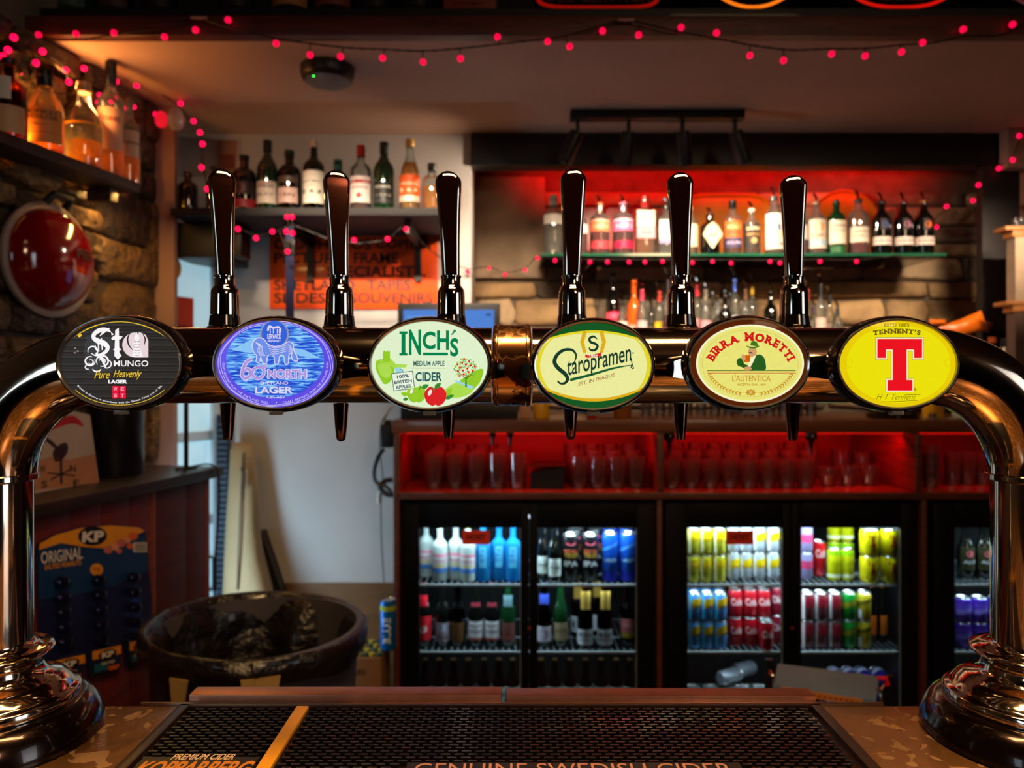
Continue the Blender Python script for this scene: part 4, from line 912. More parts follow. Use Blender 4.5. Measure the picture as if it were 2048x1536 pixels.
wb(535, 266, .036, 'dark green whisky bottle with pale label and red neck dot on the shelf', kind='tall', g='dgreen', cap=(8, 12, 8), capf=.16, lab=[(.12, .42, 1.25, (214, 196, 180), [('LAPHRAIG', .33, .37, (90, 60, 50)), ('ISLAY', .22, .26, (120, 90, 80)), ('#', .385, .395, (130, 40, 30))])])
wb(579, 286, .040, 'clear smoky bottle with green cap and pale pink label on the shelf', kind='squat', g='smoke', liq=(120, 60, 30), fill=.3, op=.5, cap=(14, 44, 28), capf=.12, lab=[(.14, .38, 1.0, (196, 160, 150), [('TEN', .24, .29, (90, 50, 50))]), (.46, .56, 1.0, (70, 50, 44), [])])
wb(628, 266, .037, 'green bottle with large cream label and white cap on the shelf', kind='whisky', g='green', liq=(30, 70, 20), fill=.6, op=.7, cap=(226, 214, 200), capf=.10, lab=[(.12, .56, 1.35, (232, 222, 204), [('10', .25, .31, (80, 70, 60)), ('ISLAY MALT', .40, .43, (90, 70, 60)), ('#', .36, .366, (120, 100, 80))])])
wb(676, 305, .036, 'dark bottle with tall teal cap, lower than its neighbours on the shelf', kind='squat', g='brown', liq=(90, 50, 20), fill=.5, cap=(22, 92, 84), capf=.2, lab=[(.2, .45, 1., (40, 60, 60), [])])
wb(722, 276, .037, 'clear bottle with bright red cap and white label on the shelf', kind='whisky', g='clear', liq=(110, 52, 14), fill=.2, op=.8, cap=(196, 24, 40), capf=.17, lab=[(.14, .52, 1.2, (226, 214, 206), [('#', .42, .47, (170, 40, 44)), ('RESERVE', .34, .37, (120, 60, 60)), ('o', .2, .28, (190, 50, 50))])])
wb(768, 270, .037, 'near-black green bottle with black cap and narrow grey label on the shelf', kind='tall', g='dgreen', cap=(10, 14, 12), capf=.17, lab=[(.12, .42, 1.1, (30, 34, 32), [('ARDMOR', .33, .37, (190, 190, 180)), ('TEN', .22, .25, (150, 150, 140)), ('A', .15, .20, (150, 150, 140))])])
wb(820, 264, .037, 'tapered amber whisky bottle with orange label, tallest at its end of the shelf', kind='bell', g='clear', liq=(250, 176, 40), fill=.68, op=.45, cap=(196, 150, 70), capf=.10, lab=[(.14, .50, 1.2, (240, 96, 30), [('#', .14, .22, (236, 226, 210)), ('ORIGINAL', .36, .40, (250, 220, 180)), ('10', .27, .32, (250, 220, 180))])])
wb(864, 312, .036, 'small clear bottle half full of amber whisky at the end of the shelf', kind='squat', g='clear', liq=(250, 170, 50), fill=.52, op=.5, cap=(26, 22, 20), capf=.16)
o = MB().box(X(436, 2.84), X(474, 2.84), 2.845, 2.866, SHZ + .20, SHZ + .335, bev=.002).build('framed_card', paint((150, 110, 88))); tag(o, 'small faded card mounted high on the white wall above the bottles', 'picture')
MB().box(X(442, 2.84), X(468, 2.84), 2.8440, 2.8449, SHZ + .225, SHZ + .28).build('print', paint((120, 60, 48)), o)

# ---- orange sign
sg_ = thing('orange_sign', 'orange printed sign with black capital lettering on the white wall', 'sign', (0, 2.86, 0))
SY = 2.866
MB().box(X(540, SY), X(876, SY), 0.0, .006, Z(618, SY), Z(472, SY), bev=.001).build('board', mat('orange_board', (255, 84, 18), .3, noise=(6, .08), coat=.4), sg_)
fs = lambda u, v, l: Vector((X(u, SY), -.0006 - .0003 * l, Z(v, SY)))
mb = MB()
for t_, a, b, c in (('OLD', 549, 609, 479), ('PHOTOS', 622, 742, 479), ('COPIED,', 752, 862, 479), ('PICTURE', 549, 688, 506), ('FRAME', 708, 797, 506), ('SPECIALISTS.', 656, 852, 533), ('SHETLAND', 549, 710, 560), ('TAPES', 734, 822, 560), ('SLIDES', 549, 652, 586), ('SOUVENIRS', 701, 866, 586)):
    mb.text(t_, a, b, c, c + 21, fs, 1, 0, .02)
mb.build('lettering', paint((24, 10, 8), .4), sg_, flat=True)
st = thing('hanging_strap', 'navy blue strap hanging from the shelf bracket in front of the orange sign', 'strap', (X(580, 2.56), 2.553, SH - .052))
MB().box(-.012, .016, -.006, .002, -.42, 0, bev=.002).build('webbing', mat('navy_webbing', (26, 34, 84), .7, noise=(80, .2), bump=(400, .2)), st)
MB().box(-.016, .02, -.009, .005, -.10, -.045, bev=.003).build('buckle', black, st)

# ---- till on the worktop
tl = thing('till', 'black till with a tilted blue touch screen on the back worktop', 'till', (X(900, 2.66), 2.68, WT))
MB().box(-.17, .24, -.06, .16, .0005, .055, bev=.005).build('base', black, tl)
MB().box(-.03, .05, .06, .10, .055, .25, bev=.004).build('stand', black, tl)
MB().box(X(795, 2.66) - X(900, 2.66), X(1000, 2.66) - X(900, 2.66), -.02, .015, Z(800, 2.66) - WT, Z(606, 2.66) - WT, bev=.006).build('housing', black, tl)
sx0, sx1 = X(806, 2.65) - X(900, 2.66), X(988, 2.65) - X(900, 2.66)
MB().box(sx0, sx1, -.0215, -.0205, Z(790, 2.65) - WT, Z(619, 2.65) - WT).build('screen', lit('screen_blue', (78, 132, 214), .95), tl)
mb = MB(); fn = lambda u, v, l: Vector((X(u, 2.65) - X(900, 2.66), -.022, Z(v, 2.65) - WT))
for v in (632, 645, 700): mb.patch(812, 880, v, v + 2, fn, 0, 0, 1)
mb.patch(972, 982, 627, 631, fn, 0, 1, 1); mb.build('screen_text', [lit('screen_pale', (120, 170, 236), .9), lit('screen_dark', (30, 50, 100))], tl, flat=True)

# ---- gin bottles on the glass shelf
GB = 2.90; GZ0 = GZ + .0003; gk = 507
def gb(px, top, w, label, Y=GB, **k):
    H = (507 - top) * Y / F; k.setdefault('pourer', True)
    if k['pourer']: H /= 1.08
    return bottle('spirit_bottle', label, X(px, Y), Y, GZ0, H, w / 2.16 * Y / F, **k)
gb(1107, 388, 44, 'clear ribbed bottle with white shoulder label and silver cap, on the glass shelf', kind='squat', g='clear', liq=(214, 206, 194), fill=.5, op=.25, pourer=False, cap=(200, 196, 190), capf=.17, lab=[(.50, .66, 1.3, (214, 204, 190), [])])
gb(1161, 400, 30, 'clear bottle of pink spirit partly behind the chrome tap handle', kind='whisky', g='clear', liq=(190, 20, 50), fill=.4, op=.5, cap=(20, 20, 20), lab=[(.42, .6, 1.2, (226, 206, 206), [])])
gb(1199, 392, 42, 'pink gin bottle with orange label and orange neck band', kind='squat', g='clear', liq=(214, 20, 44), fill=.45, op=.45, cap=(240, 130, 90), neck=.009, lab=[(.42, .64, 1.25, (250, 116, 74), [('#', .60, .635, (244, 180, 160)), ('GIN', .48, .55, (250, 200, 170))]), (.10, .24, 1.1, (206, 60, 70), [])])
gb(1246, 390, 44, 'pink gin bottle with pink label and pink neck band', kind='squat', g='clear', liq=(206, 16, 60), fill=.45, op=.45, cap=(236, 110, 150), neck=.009, lab=[(.42, .64, 1.25, (240, 96, 140), [('#', .60, .635, (244, 200, 210)), ('GIN', .48, .55, (250, 210, 220))]), (.10, .24, 1.1, (190, 30, 70), [])])
gb(1290, 390, 42, 'square bottle with cream and pink label and copper red cap', kind='squat', sq=4.5, ry=.7, g='clear', liq=(240, 170, 80), fill=.28, op=.35, pourer=False, cap=(190, 44, 40), capf=.2, lab=[(.46, .74, .92, (226, 214, 184), [('DRY GIN', .60, .65, (150, 130, 100))]), (.27, .45, .92, (240, 150, 160), [('PINK', .33, .39, (220, 110, 124))])])
gb(1333, 396, 40, 'square clear bottle with plain off-white label and black stopper', kind='squat', sq=4.5, ry=.7, g='clear', liq=(200, 196, 200), fill=.4, op=.2, cap=(20, 18, 20), lab=[(.2, .66, .92, (214, 206, 196), [('LONDON', .5, .54, (130, 120, 120)), ('#', .2, .28, (120, 116, 150))])])
gb(1380, 400, 34, 'slim clear bottle half hidden by the tap handle before the yellow tray', kind='tall', g='clear', liq=(230, 200, 140), fill=.5, op=.3, cap=(200, 180, 140), lab=[(.15, .6, 1.0, (232, 214, 170), [])])
d = gb(1420, 416, 42, 'squat black bottle with a cream diamond label', kind='squat', g='dark', cap=(10, 10, 10))
mb = MB(); f_ = wrapf(21 * GB / F); h_ = 82 * GB / F
mb.poly([(-.037, h_ * .45), (0, h_ * .10), (.037, h_ * .45), (.02, h_ * .66), (0, h_ * .76), (-.02, h_ * .66)], lambda u, v, l: Vector((u, -.0412 - .0002 * l, v)), 0, 0)
mb.text('GIN', -.014, .014, h_ * .42, h_ * .48, lambda u, v, l: Vector((u, -.0416, v)), 0, 1, .02, yup=True); mb.build('diamond_label', [paint((228, 214, 170)), paint((90, 80, 50))], d, flat=True)
gb(1465, 398, 38, 'whisky bottle with orange and purple label and black cap before the yellow tray', kind='whisky', g='clear', liq=(190, 90, 30), fill=.66, op=.6, pourer=False, cap=(16, 14, 14), capf=.15, lab=[(.30, .60, 1.2, (244, 104, 40), [('MALT', .46, .53, (250, 190, 130)), ('SPICED', .36, .42, (120, 40, 60))]), (.12, .295, 1.2, (72, 62, 96), [('RUM', .18, .23, (190, 180, 210))])])
gb(1503, 404, 36, 'rum bottle with black and gold label and silver neck', kind='whisky', g='clear', liq=(150, 80, 30), fill=.66, op=.6, cap=(206, 200, 180), lab=[(.16, .62, 1.2, (38, 32, 24), [('LAMBS', .50, .57, (226, 206, 160)), ('NAVY RUM', .38, .43, (200, 150, 80)), ('o', .22, .34, (190, 150, 90))])])
gb(1548, 376, 40, 'bottle with big white illustrated label and gold bird figure', kind='squat', g='clear', liq=(200, 160, 110), fill=.2, op=.3, cap=(60, 50, 50), lab=[(.08, .66, 1.3, (234, 224, 206), [('o', .36, .5, (70, 110, 150)), ('o', .22, .42, (214, 160, 90)), ('#', .10, .115, (60, 50, 46)), ('RUM', .14, .19, (90, 70, 60))])])
gb(1600, 404, 34, 'clear bottle behind the last tap handle on the glass shelf', kind='whisky', g='clear', liq=(200, 90, 90), fill=.35, op=.3, cap=(30, 24, 24), lab=[(.3, .6, 1.1, (206, 196, 186), [])])
gb(1633, 388, 40, 'clear bottle with ornate pale blue and copper label', kind='whisky', g='clear', liq=(214, 150, 110), fill=.5, op=.3, cap=(150, 110, 80), lab=[(.10, .62, 1.2, (206, 190, 170), [('o', .40, .58, (206, 140, 90)), ('#', .14, .26, (150, 176, 190)), ('GIN', .30, .36, (140, 90, 60))])])
gb(1672, 396, 40, 'dark green gin bottle with cream label before the round orange tray', kind='squat', g='dgreen', cap=(20, 20, 20), pourer=False, capf=.16, neck=.0085, lab=[(.18, .60, 1.2, (220, 208, 186), [('LONDON', .48, .52, (120, 50, 50)), ('DRY GIN', .40, .43, (90, 90, 80))]), (.02, .14, 1.0, (30, 90, 46), [])])
gb(1716, 382, 42, 'clear bottle with wide cream label, before the round orange tray', kind='squat', g='clear', liq=(190, 30, 50), fill=.16, op=.4, cap=(60, 30, 20), lab=[(.20, .46, 1.3, (220, 208, 188), [('GORDONS', .36, .4, (130, 110, 90)), ('DRY', .28, .32, (150, 130, 110))])])
for i, (px, c, a, cc) in enumerate(((1762, (70, 90, 150), 'blue', (20, 14, 20)), (1806, (200, 120, 150), 'pink', (150, 40, 60)), (1847, (250, 120, 40), 'orange', (214, 120, 50)))):
    gb(px, 386, 42, 'dark purple bottle with white foot band and %s flower print near the dark post' % a, kind='tall', g='dark', cap=cc, lab=[(.16, .30, 1.3, (226, 206, 196), [('CRAFT', .21, .25, (120, 90, 90))]), (.42, .62, .5, (40, 20, 26), [('o', .46, .58, c)])])
# trays leaning behind them
def tray(label, cx, cz, w, h, r, col, y=3.13, rnd=False):
    t = thing('serving_tray', label, 'tray', (cx, y, cz), 0)
    n = 40; e = 2 / (2.0 if rnd else 6.)
    ring = lambda k, yy: [(math.copysign(abs(math.cos(2 * PI * i / n)) ** e, math.cos(2 * PI * i / n)) * (w / 2 - k), yy, math.copysign(abs(math.sin(2 * PI * i / n)) ** e, math.sin(2 * PI * i / n)) * (h / 2 - k)) for i in range(n)]
    MB().loft([ring(.012, .012), ring(.0, -.006), ring(.004, -.008), ring(.014, .008), ring(.05, .0085)], 0).build('tray_pan', mat('tray_%02x%02x%02x' % col, col, .3, noise=(9, .15), coat=.4), t)
    return t
TZ = lambda v: Z(v, 3.12)
tray('yellow-orange rectangular tray standing behind the black diamond-label bottle', X(1455, 3.12), (TZ(388) + GZ0) / 2 + .002, .36, TZ(388) - GZ0, .03, (206, 112, 14))
tray('round orange tray standing behind the green gin bottle', X(1690, 3.12), (TZ(380) + GZ0) / 2 + .002, TZ(380) - GZ0, TZ(380) - GZ0, .1, (196, 96, 16), rnd=True)
for px, a in ((1178, 'behind the tap handle'), (1230, 'between the two pink gin bottles'), (1282, 'behind the square cream and pink bottle')):
    tray('bright red square tray standing %s' % a, X(px, 3.12), (TZ(408) + GZ0) / 2 + .002, .103, TZ(408) - GZ0, .02, (200, 14, 14))

# ---- lower row of bottles on the riser
LY = 3.02; RZ0 = RZ + .0003
def lb(px, top, w, label, Y=LY, **k):
    H = (Z(top, Y) - RZ0); k.setdefault('pourer', True)
    if k['pourer']: H /= 1.09
    return bottle('spirit_bottle', label, X(px, Y), Y, RZ0, H, w / 2.2 * Y / F, **k)
lb(1226, 545, 32, 'tall dark bottle with crimson label at the till end of the lower row', kind='tall', g='dark', cap=(20, 14, 10), pourer=False, lab=[(.15, .52, 1.3, (214, 20, 60), [('#', .44, .5, (240, 90, 120))])])
lb(1244, 590, 26, 'small clear bottle with white label between crimson and orange bottles', kind='whisky', Y=2.98, lab=[(.3, .6, 1.2, (220, 214, 206), [])])
lb(1268, 560, 30, 'bright orange opaque bottle in the lower row', kind='whisky', g=mat('orange_bottle', (250, 96, 24), .2, noise=(9, .1), coat=.4), pourer=False, cap=(250, 104, 30), capf=.2, lab=[(.1, .4, 1.0, (240, 170, 150), [])])
spec = [(1284, 562, 'clear bottle with pink neck beside the orange bottle', (210, 60, 90), (190, 180, 180), None), (1303, 600, 'short clear bottle with pale label behind the green-banded badge', (30, 30, 30), (226, 220, 214), None),
        (1319, 566, 'clear bottle with yellow label and red neck', (220, 60, 50), (236, 190, 30), (236, 190, 40)), (1336, 540, 'tall dark-necked bottle close to the middle tap handle', (40, 34, 40), (60, 50, 50), None),
        (1352, 590, 'clear bottle behind the middle tap ferrule', (40, 34, 40), (190, 170, 170), None), (1394, 552, 'clear bottle with bright red neck wrap', (226, 40, 60), (214, 150, 160), None), (1411, 562, 'clear bottle with grey neck wrap next to the red-necked one', (120, 110, 100), (226, 150, 160), (220, 110, 130)),
        (1426, 578, 'clear bottle with black and gold neck behind the brown-bezelled badge', (40, 36, 24), (190, 160, 90), None), (1436, 600, 'short white-labelled bottle above the brown-bezelled badge', (190, 190, 190), (214, 206, 206), None), (1450, 574, 'dark bottle with orange neck label', (24, 20, 20), (236, 110, 40), None),
        (1461, 580, 'clear bottle with red foot label between orange-necked and blue-necked bottles', (60, 40, 40), (220, 70, 60), None), (1469, 538, 'tallest lower-row bottle with bright blue neck', (60, 100, 210), (200, 190, 196), (160, 170, 190)), (1491, 562, 'clear bottle with brown neck next to the blue-necked bottle', (90, 60, 40), (190, 170, 150), None),
        (1504, 550, 'clear bottle with yellow ring on its neck', (190, 150, 30), (196, 180, 170), None), (1541, 566, 'round dark bottle with square white label', (30, 26, 24), (226, 222, 220), (60, 44, 36)), (1575, 590, 'clear bottle half behind the last tap', (60, 40, 40), (190, 180, 180), None),
        (1615, 562, 'clear bottle with red ring beside the last tap', (190, 40, 50), (200, 190, 186), None), (1627, 600, 'small bottle with lilac label', (120, 90, 120), (180, 120, 180), None), (1641, 550, 'clear bottle with tall black sleeve on its neck', (20, 18, 18), (200, 170, 160), None), (1659, 574, 'clear bottle with black ribbed stopper near the yellow badge', (16, 16, 18), (190, 160, 150), None), (1675, 604, 'last short bottle of the lower row before the bare stone', (40, 50, 50), (190, 200, 200), None)]
for i, (px, top, lab_, nc, lc, lq) in enumerate(spec):
    dk = 'dark' in lab_.split()[0:2] or lab_.startswith('round dark')
    lb(px, top, 24 if not dk else 30, lab_ + (', lower row' if 'row' not in lab_ else ''), Y=(2.965, 3.10, 3.032)[i % 3], kind=('whisky', 'tall', 'squat')[i % 3], g='dark' if dk else 'clear', liq=lq or (206, 190, 180), fill=.45, op=.25, cap=nc, neck=.0085, lab=[(.12, .5, 1.2, lc, [('#', .3, .33, tuple(int(q * .6) for q in lc))])])

# ---- things on the worktop, seen under the tube
WT0 = WT + .0003
for i in range(13):
    px = 1292 + i * 27.5
    if px > 1625: break
    tumbler('upturned white-rimmed tumbler, %s along the back worktop from the till side' % OR[i], X(px, 2.80), 2.80, WT0, .021, .15, 'tumblers lined up on the back worktop', .9)
def simple(name, label, cat, px, Y, build_fn, base=WT0): t = thing(name, label, cat, (X(px, Y), Y, base)); build_fn(t); return t
def f(t):
    MB().lathe([(.026, 0), (.028, .004), (.028, .05), (.022, .06), (.022, .075)], 20).build('pot', mat('yellow_plastic', (236, 176, 20), .35), t); MB().lathe([(.023, .0755), (.023, .088), (.01, .09)], 20).build('lid', mat('yellow_plastic', (236, 176, 20), .35), t)
simple('mustard_pot', 'small yellow lidded pot on the worktop beneath the tube joint', 'pot', 1082, 2.66, f)
def f(t): MB().box(-.02, .02, -.02, .02, 0, .045, bev=.006).build('block', paint((206, 150, 110)), t); MB().box(-.02, -.012, -.02, .02, .0455, .055).build('tab', paint((206, 150, 110)), t)
simple('wooden_block', 'small pale wooden block beside the yellow pot', 'block', 1050, 2.66, f)
def f(t): MB().lathe([(.03, 0), (.032, .003), (.032, .07), (.028, .075)], 20).build('jar', paint((150, 90, 24)), t)
simple('ochre_jar', 'ochre jar standing before the row of tumblers', 'jar', 1245, 2.68, f)
def f(t): MB().lathe([(.014, 0), (.016, .003), (.016, .05), (.01, .06)], 14).build('bottle', paint((190, 20, 30)), t); MB().lathe([(.007, .0605), (.006, .085)], 10).build('nozzle', paint((230, 220, 210)), t)
simple('red_sauce_bottle', 'small red squeezy bottle between yellow pot and ochre jar', 'bottle', 1183, 2.66, f)
def f(t): MB().lathe([(.05, 0), (.085, .004), (.088, .018), (.083, .018), (.08, .008), (.001, .006)], 28).build('dish', black_gloss, t); MB().lathe([(.03, .019), (.03, .03), (.001, .031)], 18).build('lid_knob', black_gloss, t)
simple('black_dish', 'low round black dish on the worktop under the yellow badge', 'dish', 1785, 2.66, f)
def f(t): MB().lathe([(.033, 0), (.035, .003), (.035, .085), (.031, .085), (.031, .006), (.001, .006)], 24).build('cup', mat('yellow_cup', (240, 172, 20), .4), t)
simple('yellow_cup', 'yellow plastic cup standing on the worktop beside the black dish', 'cup', 1866, 2.68, f)
def f(t): MB().box(-.09, .09, -.03, .05, 0, .004, bev=.002).build('tray_plate', steel, t); MB().lathe([(.012, .0045), (.013, .02), (.004, .022)], 14, (-.05, -.01, 0)).build('measure', steel, t)
simple('steel_tray', 'thin steel tray with a tiny measure in front of the yellow cup', 'tray', 1890, 2.60, f)
# snack basket and tin by the dark post
def f(t):
    MB().lathe([(.05, 0), (.052, .003), (.052, .22), (.046, .222)], 26).build('tin', mat('patterned_tin', (196, 196, 176), .5, noise=(60, .5)), t)
    mb = MB()
    for i in range(10): mb.patch(-.06, .06, .03 + i * .018, .036 + i * .018, wrapf(.052), 0, 0, 8)
    mb.build('green_stripes', paint((40, 110, 50)), t, flat=True)
simple('patterned_tin', 'tall green and white patterned tin near the dark post', 'tin', 1936, 2.80, f)
def bag(label, px, v, w, h, rot, col, Y=2.76):
    t = thing('snack_bag', label, 'snack packet', (X(px, Y), Y, Z(v, Y)), 0); t.rotation_euler = (0, rot, 0)
    rings = []
    for i in range(7):
        k = i / 6 * 2 - 1; th = .022 * (1 - k * k) ** .6 + .0015; rings.append([(k * w / 2, th * math.cos(2 * PI * j / 12), h / 2 * (.86 + .14 * abs(k)) * math.sin(2 * PI * j / 12)) for j in range(12)])
    MB().loft(rings).build('foil', mat('foil_%02x%02x%02x' % col, col, .28, .1, noise=(14, .3), bump=(24, .8)), t); return t
bag('orange snack packet lying across the patterned tin', 1925, 655, .17, .07, -.35, (240, 110, 20)); bag('pink-brown crumpled snack packet beside the orange one', 1956, 650, .10, .045, .25, (190, 120, 100), 2.83); bag('small orange packet peeping out behind the yellow badge', 1875, 645, .06, .025, 0, (226, 110, 20))
def f(t): MB().lathe([(.022, 0), (.024, .003), (.024, .24), (.018, .255)], 20).build('tin_body', steel, t); MB().lathe([(.018, .2555), (.016, .285), (.004, .288)], 18).build('lid', black, t)
simple('steel_shaker', 'slim steel cocktail shaker standing against the dark post', 'shaker', 2012, 2.72, f)
def f(t): MB().lathe([(.026, 0), (.028, .003), (.028, .2), (.012, .25), (.012, .27)], 18).build('glass_body', GL['dark'], t); MB().lathe([(.013, .2705), (.013, .29)], 14).build('cap', paint((170, 70, 20)), t)
simple('dark_bottle', 'dark bottle with rusty cap between shaker and patterned tin', 'bottle', 1984, 2.72, f)
# boards of the corner shelf at the edge of the view
cs = thing('corner_shelf', 'pine corner shelf with cream side panels at the edge of the bar', 'shelf', (0, 0, 0)); cy = 2.60
for v in (452, 602):
    z = Z(v, cy); MB().box(X(2012, cy), 2.0, cy, cy + .07, z - .014, z, bev=.002).build('board', wood_pine, cs)
    MB().box(X(2028, cy), 2.0, cy + .005, cy + .06, z - .036, z - .0145, bev=.001).build('batten', wood_pine, cs)
MB().box(X(2034, cy), 2.0, cy + .008, cy + .055, Z(602, cy) + .0005, Z(452, cy) - .0365).build('side_panel', paint((176, 150, 122), .7), cs)
MB().box(X(2034, cy), 2.0, cy + .008, cy + .055, WT + .0005, Z(602, cy) - .0365).build('side_panel', paint((110, 84, 72), .7), cs)
tumbler('upturned glass on the pine corner shelf', X(2038, cy + .03), cy + .03, Z(452, cy) + .0005, .024, .03)
# ================================================================== FRIDGES
FY = 2.58; FTOP = Z(1004, FY); FB = .06
fr_black = mat('fridge_black', (6, 5, 5), .45, 0, .2, noise=(6, .2)); fr_in = mat('fridge_lining', (18, 19, 22), .4, .2, noise=(6, .1))
S1 = Z(1167, 2.63); S2 = Z(1301, 2.63); S0 = FB + .19
def fridge(label, px0, px1, doors, light_e):
    x0, x1 = X(px0, FY), X(px1, FY); t = thing('bottle_fridge', label, 'fridge', (x0, FY, 0)); W = x1 - x0
    mb = MB(); y0, y1 = .032, .44
    mb.box(0, .022, y0, y1, FB, FTOP); mb.box(W - .022, W, y0, y1, FB, FTOP); mb.box(.022, W - .022, y0, y1, FTOP - .05, FTOP); mb.box(.022, W - .022, y0, y1, FB, FB + .12); mb.box(.022, W - .022, y1 - .02, y1, FB + .12, FTOP - .05)
    mb.build('cabinet', fr_black, t)
    MB().box(.0225, .026, y0 + .01, y1 - .021, FB + .1205, FTOP - .0505).build('lining', fr_in, t); MB().box(W - .026, W - .0225, y0 + .01, y1 - .021, FB + .1205, FTOP - .0505).build('lining', fr_in, t)
    MB().box(.027, W - .027, y1 - .025, y1 - .0205, FB + .121, FTOP - .051).build('lining', fr_in, t)
    MB().box(.05, W - .05, .034, .044, FTOP - .062, FTOP - .0505).build('light_tube', lit('fridge_tube', (214, 236, 255), 5), t)
    area('fridge_light', (x0 + W / 2, FY + .048, FTOP - .07), (x0 + W / 2, FY + .11, S0), (W - .12, .03), light_e, (.70, .88, 1.0))
    for z, e_ in ((S1, .28), (S2, .14)): area('fridge_shelf_light', (x0 + W / 2, FY + .050, z - .012), (x0 + W / 2, FY + .13, z - .25), (W - .12, .008), light_e * e_, (.70, .88, 1.0))
    for z in (S1, S2, S0):
        mb = MB(); n = int((W - .06) / .022)
        for i in range(n + 1): x = .03 + (W - .06) * i / n; mb.box(x, x + .0022, .056, y1 - .03, z - .003, z)
        for y in (.052, .2, y1 - .032): mb.box(.028, W - .028, y, y + .004, z - .007, z - .0032)
        stuff(mb.build('wire_shelf', mat('white_wire', (190, 200, 208), .3, .6), t, flat=True))
        MB().box(.028, W - .028, .044, .0475, z - .009, z - .001).build('shelf_lip', mat('shelf_lip', (235, 240, 244), .3, .1), t)
    for (a, b) in doors:  # pane edges in photo pixels at the door plane
        p0, p1 = X(a, FY) - x0, X(b, FY) - x0; zt_, zb = Z(1056, FY), FB + .10
        e = .026; mb = MB(); q0 = .001 if (a, b) == doors[0] else (X(a, FY) + X(doors[0][1], FY)) / 2 - x0 + .001; q1 = W - .001 if (a, b) == doors[-1] else (X(b, FY) + X(doors[1][0], FY)) / 2 - x0 - .001
        mb.box(q0, p0, 0, .028, FB + .02, FTOP - .002, bev=.002); mb.box(p1, q1, 0, .028, FB + .02, FTOP - .002, bev=.002); mb.box(p0, p1, 0, .028, zt_, FTOP - .002, bev=.002); mb.box(p0, p1, 0, .028, FB + .02, zb, bev=.002)
        mb.build('door_frame', fr_black, t)
        MB().box(p0, p1, .010, .014, zb, zt_).build('pane', pane_m, t)
        MB().box(p1 - .0025, p1, .006, .010, zb, zt_).build('pane_seal', mat('bright_seal', (170, 180, 188), .3, .5), t)
    xc = [(doors[i][1] + doors[i + 1][0]) / 2 for i in range(len(doors) - 1)]
    for u in xc: MB().lathe([(.006, 0), (.006, .003), (.003, .004)], 14, (X(u, FY) - x0, -.0005, Z(1256, FY)), 0, Matrix.Rotation(PI / 2, 4, 'X')).build('lock', mat('brass_lock', (200, 90, 40), .3, .8), t)
    return t
fridge('double-door bottle fridge under the till, with soft drink and beer bottles', 803, 1311, ((838, 1042), (1075, 1274)), 5.5)
fridge('double-door can fridge in the middle with yellow, blue and red cans', 1330, 1836, ((1375, 1566), (1603, 1803)), 5.5)
fridge('end fridge half hidden behind the font column with purple cans', 1866, 2330, ((1910, 2070), (2110, 2280)), 3)
for px, lab_ in ((952, 'small orange card stuck on the bottle fridge door'), (1480, 'small orange card stuck on the can fridge door')):
    t = thing('door_card', lab_, 'card', (X(px, FY), FY - .0015, Z(1075, FY)))
    MB().box(-.047, .047, 0, .001, -.024, .024).build('card', mat('orange_card', (236, 56, 22), .5), t)
    mb = MB(); mb.text('HOST', -.033, .033, -.009, .011, lambda u, v, l: Vector((u, -.0004, v)), 0, 0, .035, yup=True); mb.build('lettering', paint((50, 10, 8)), t, flat=True)

SZ = {1: S1 + .0003, 2: S2 + .0003, 0: S0 + .0003}
def fb(px, sh_, Y, h, w, label, **k):
    k.setdefault('kind', 'beer'); k.setdefault('pourer', False); k.setdefault('capf', .035)
    return bottle('beer_bottle' if k['kind'] == 'beer' else 'soft_drink_bottle', label, X(px, Y), Y, SZ[sh_], h, w / 2, **k)
def fc(px, sh_, Y, h, w, label, col, deco, group, up=0): return can(label, X(px, Y), Y, SZ[sh_] + up, w / 2, h, col, deco, group)
A = 'fridge under the till'; B_ = 'can fridge'
# -- bottle fridge, first door, top shelf
lemon = [(.16, .5, 1.2, (206, 214, 220), [('HOOCH', .34, .4, (214, 60, 90)), ('#', .44, .495, (230, 120, 150)), ('#', .16, .24, (60, 120, 200)), ('LEMON', .26, .31, (230, 190, 40))])]
for i, (px, Y) in enumerate(((852, 2.74), (880, 2.68), (912, 2.70), (936, 2.67))):
    fb(px, 1, Y, .195, .056, '%s frosted lemonade bottle from the side panel, top shelf of %s' % (OR[i], A), kind='whisky', g='frost', liq=None, cap=(214, 206, 60), lab=lemon, group='frosted lemonade bottles')
for i, (px, Y) in enumerate(((966, 2.68), (998, 2.69), (1026, 2.68))):
    fb(px, 1, Y, .198, .056, 'bright blue bottle, %s counting from the lemonade bottles, top shelf' % OR[i], kind='whisky', g='blue', liq=None, cap=(150, 200, 230), lab=[(.25, .62, .45, (90, 190, 236), [('W', .52, .58, (30, 100, 180)), ('K', .43, .49, (30, 100, 180)), ('D', .34, .40, (30, 100, 180))])], group='blue soft drink bottles')
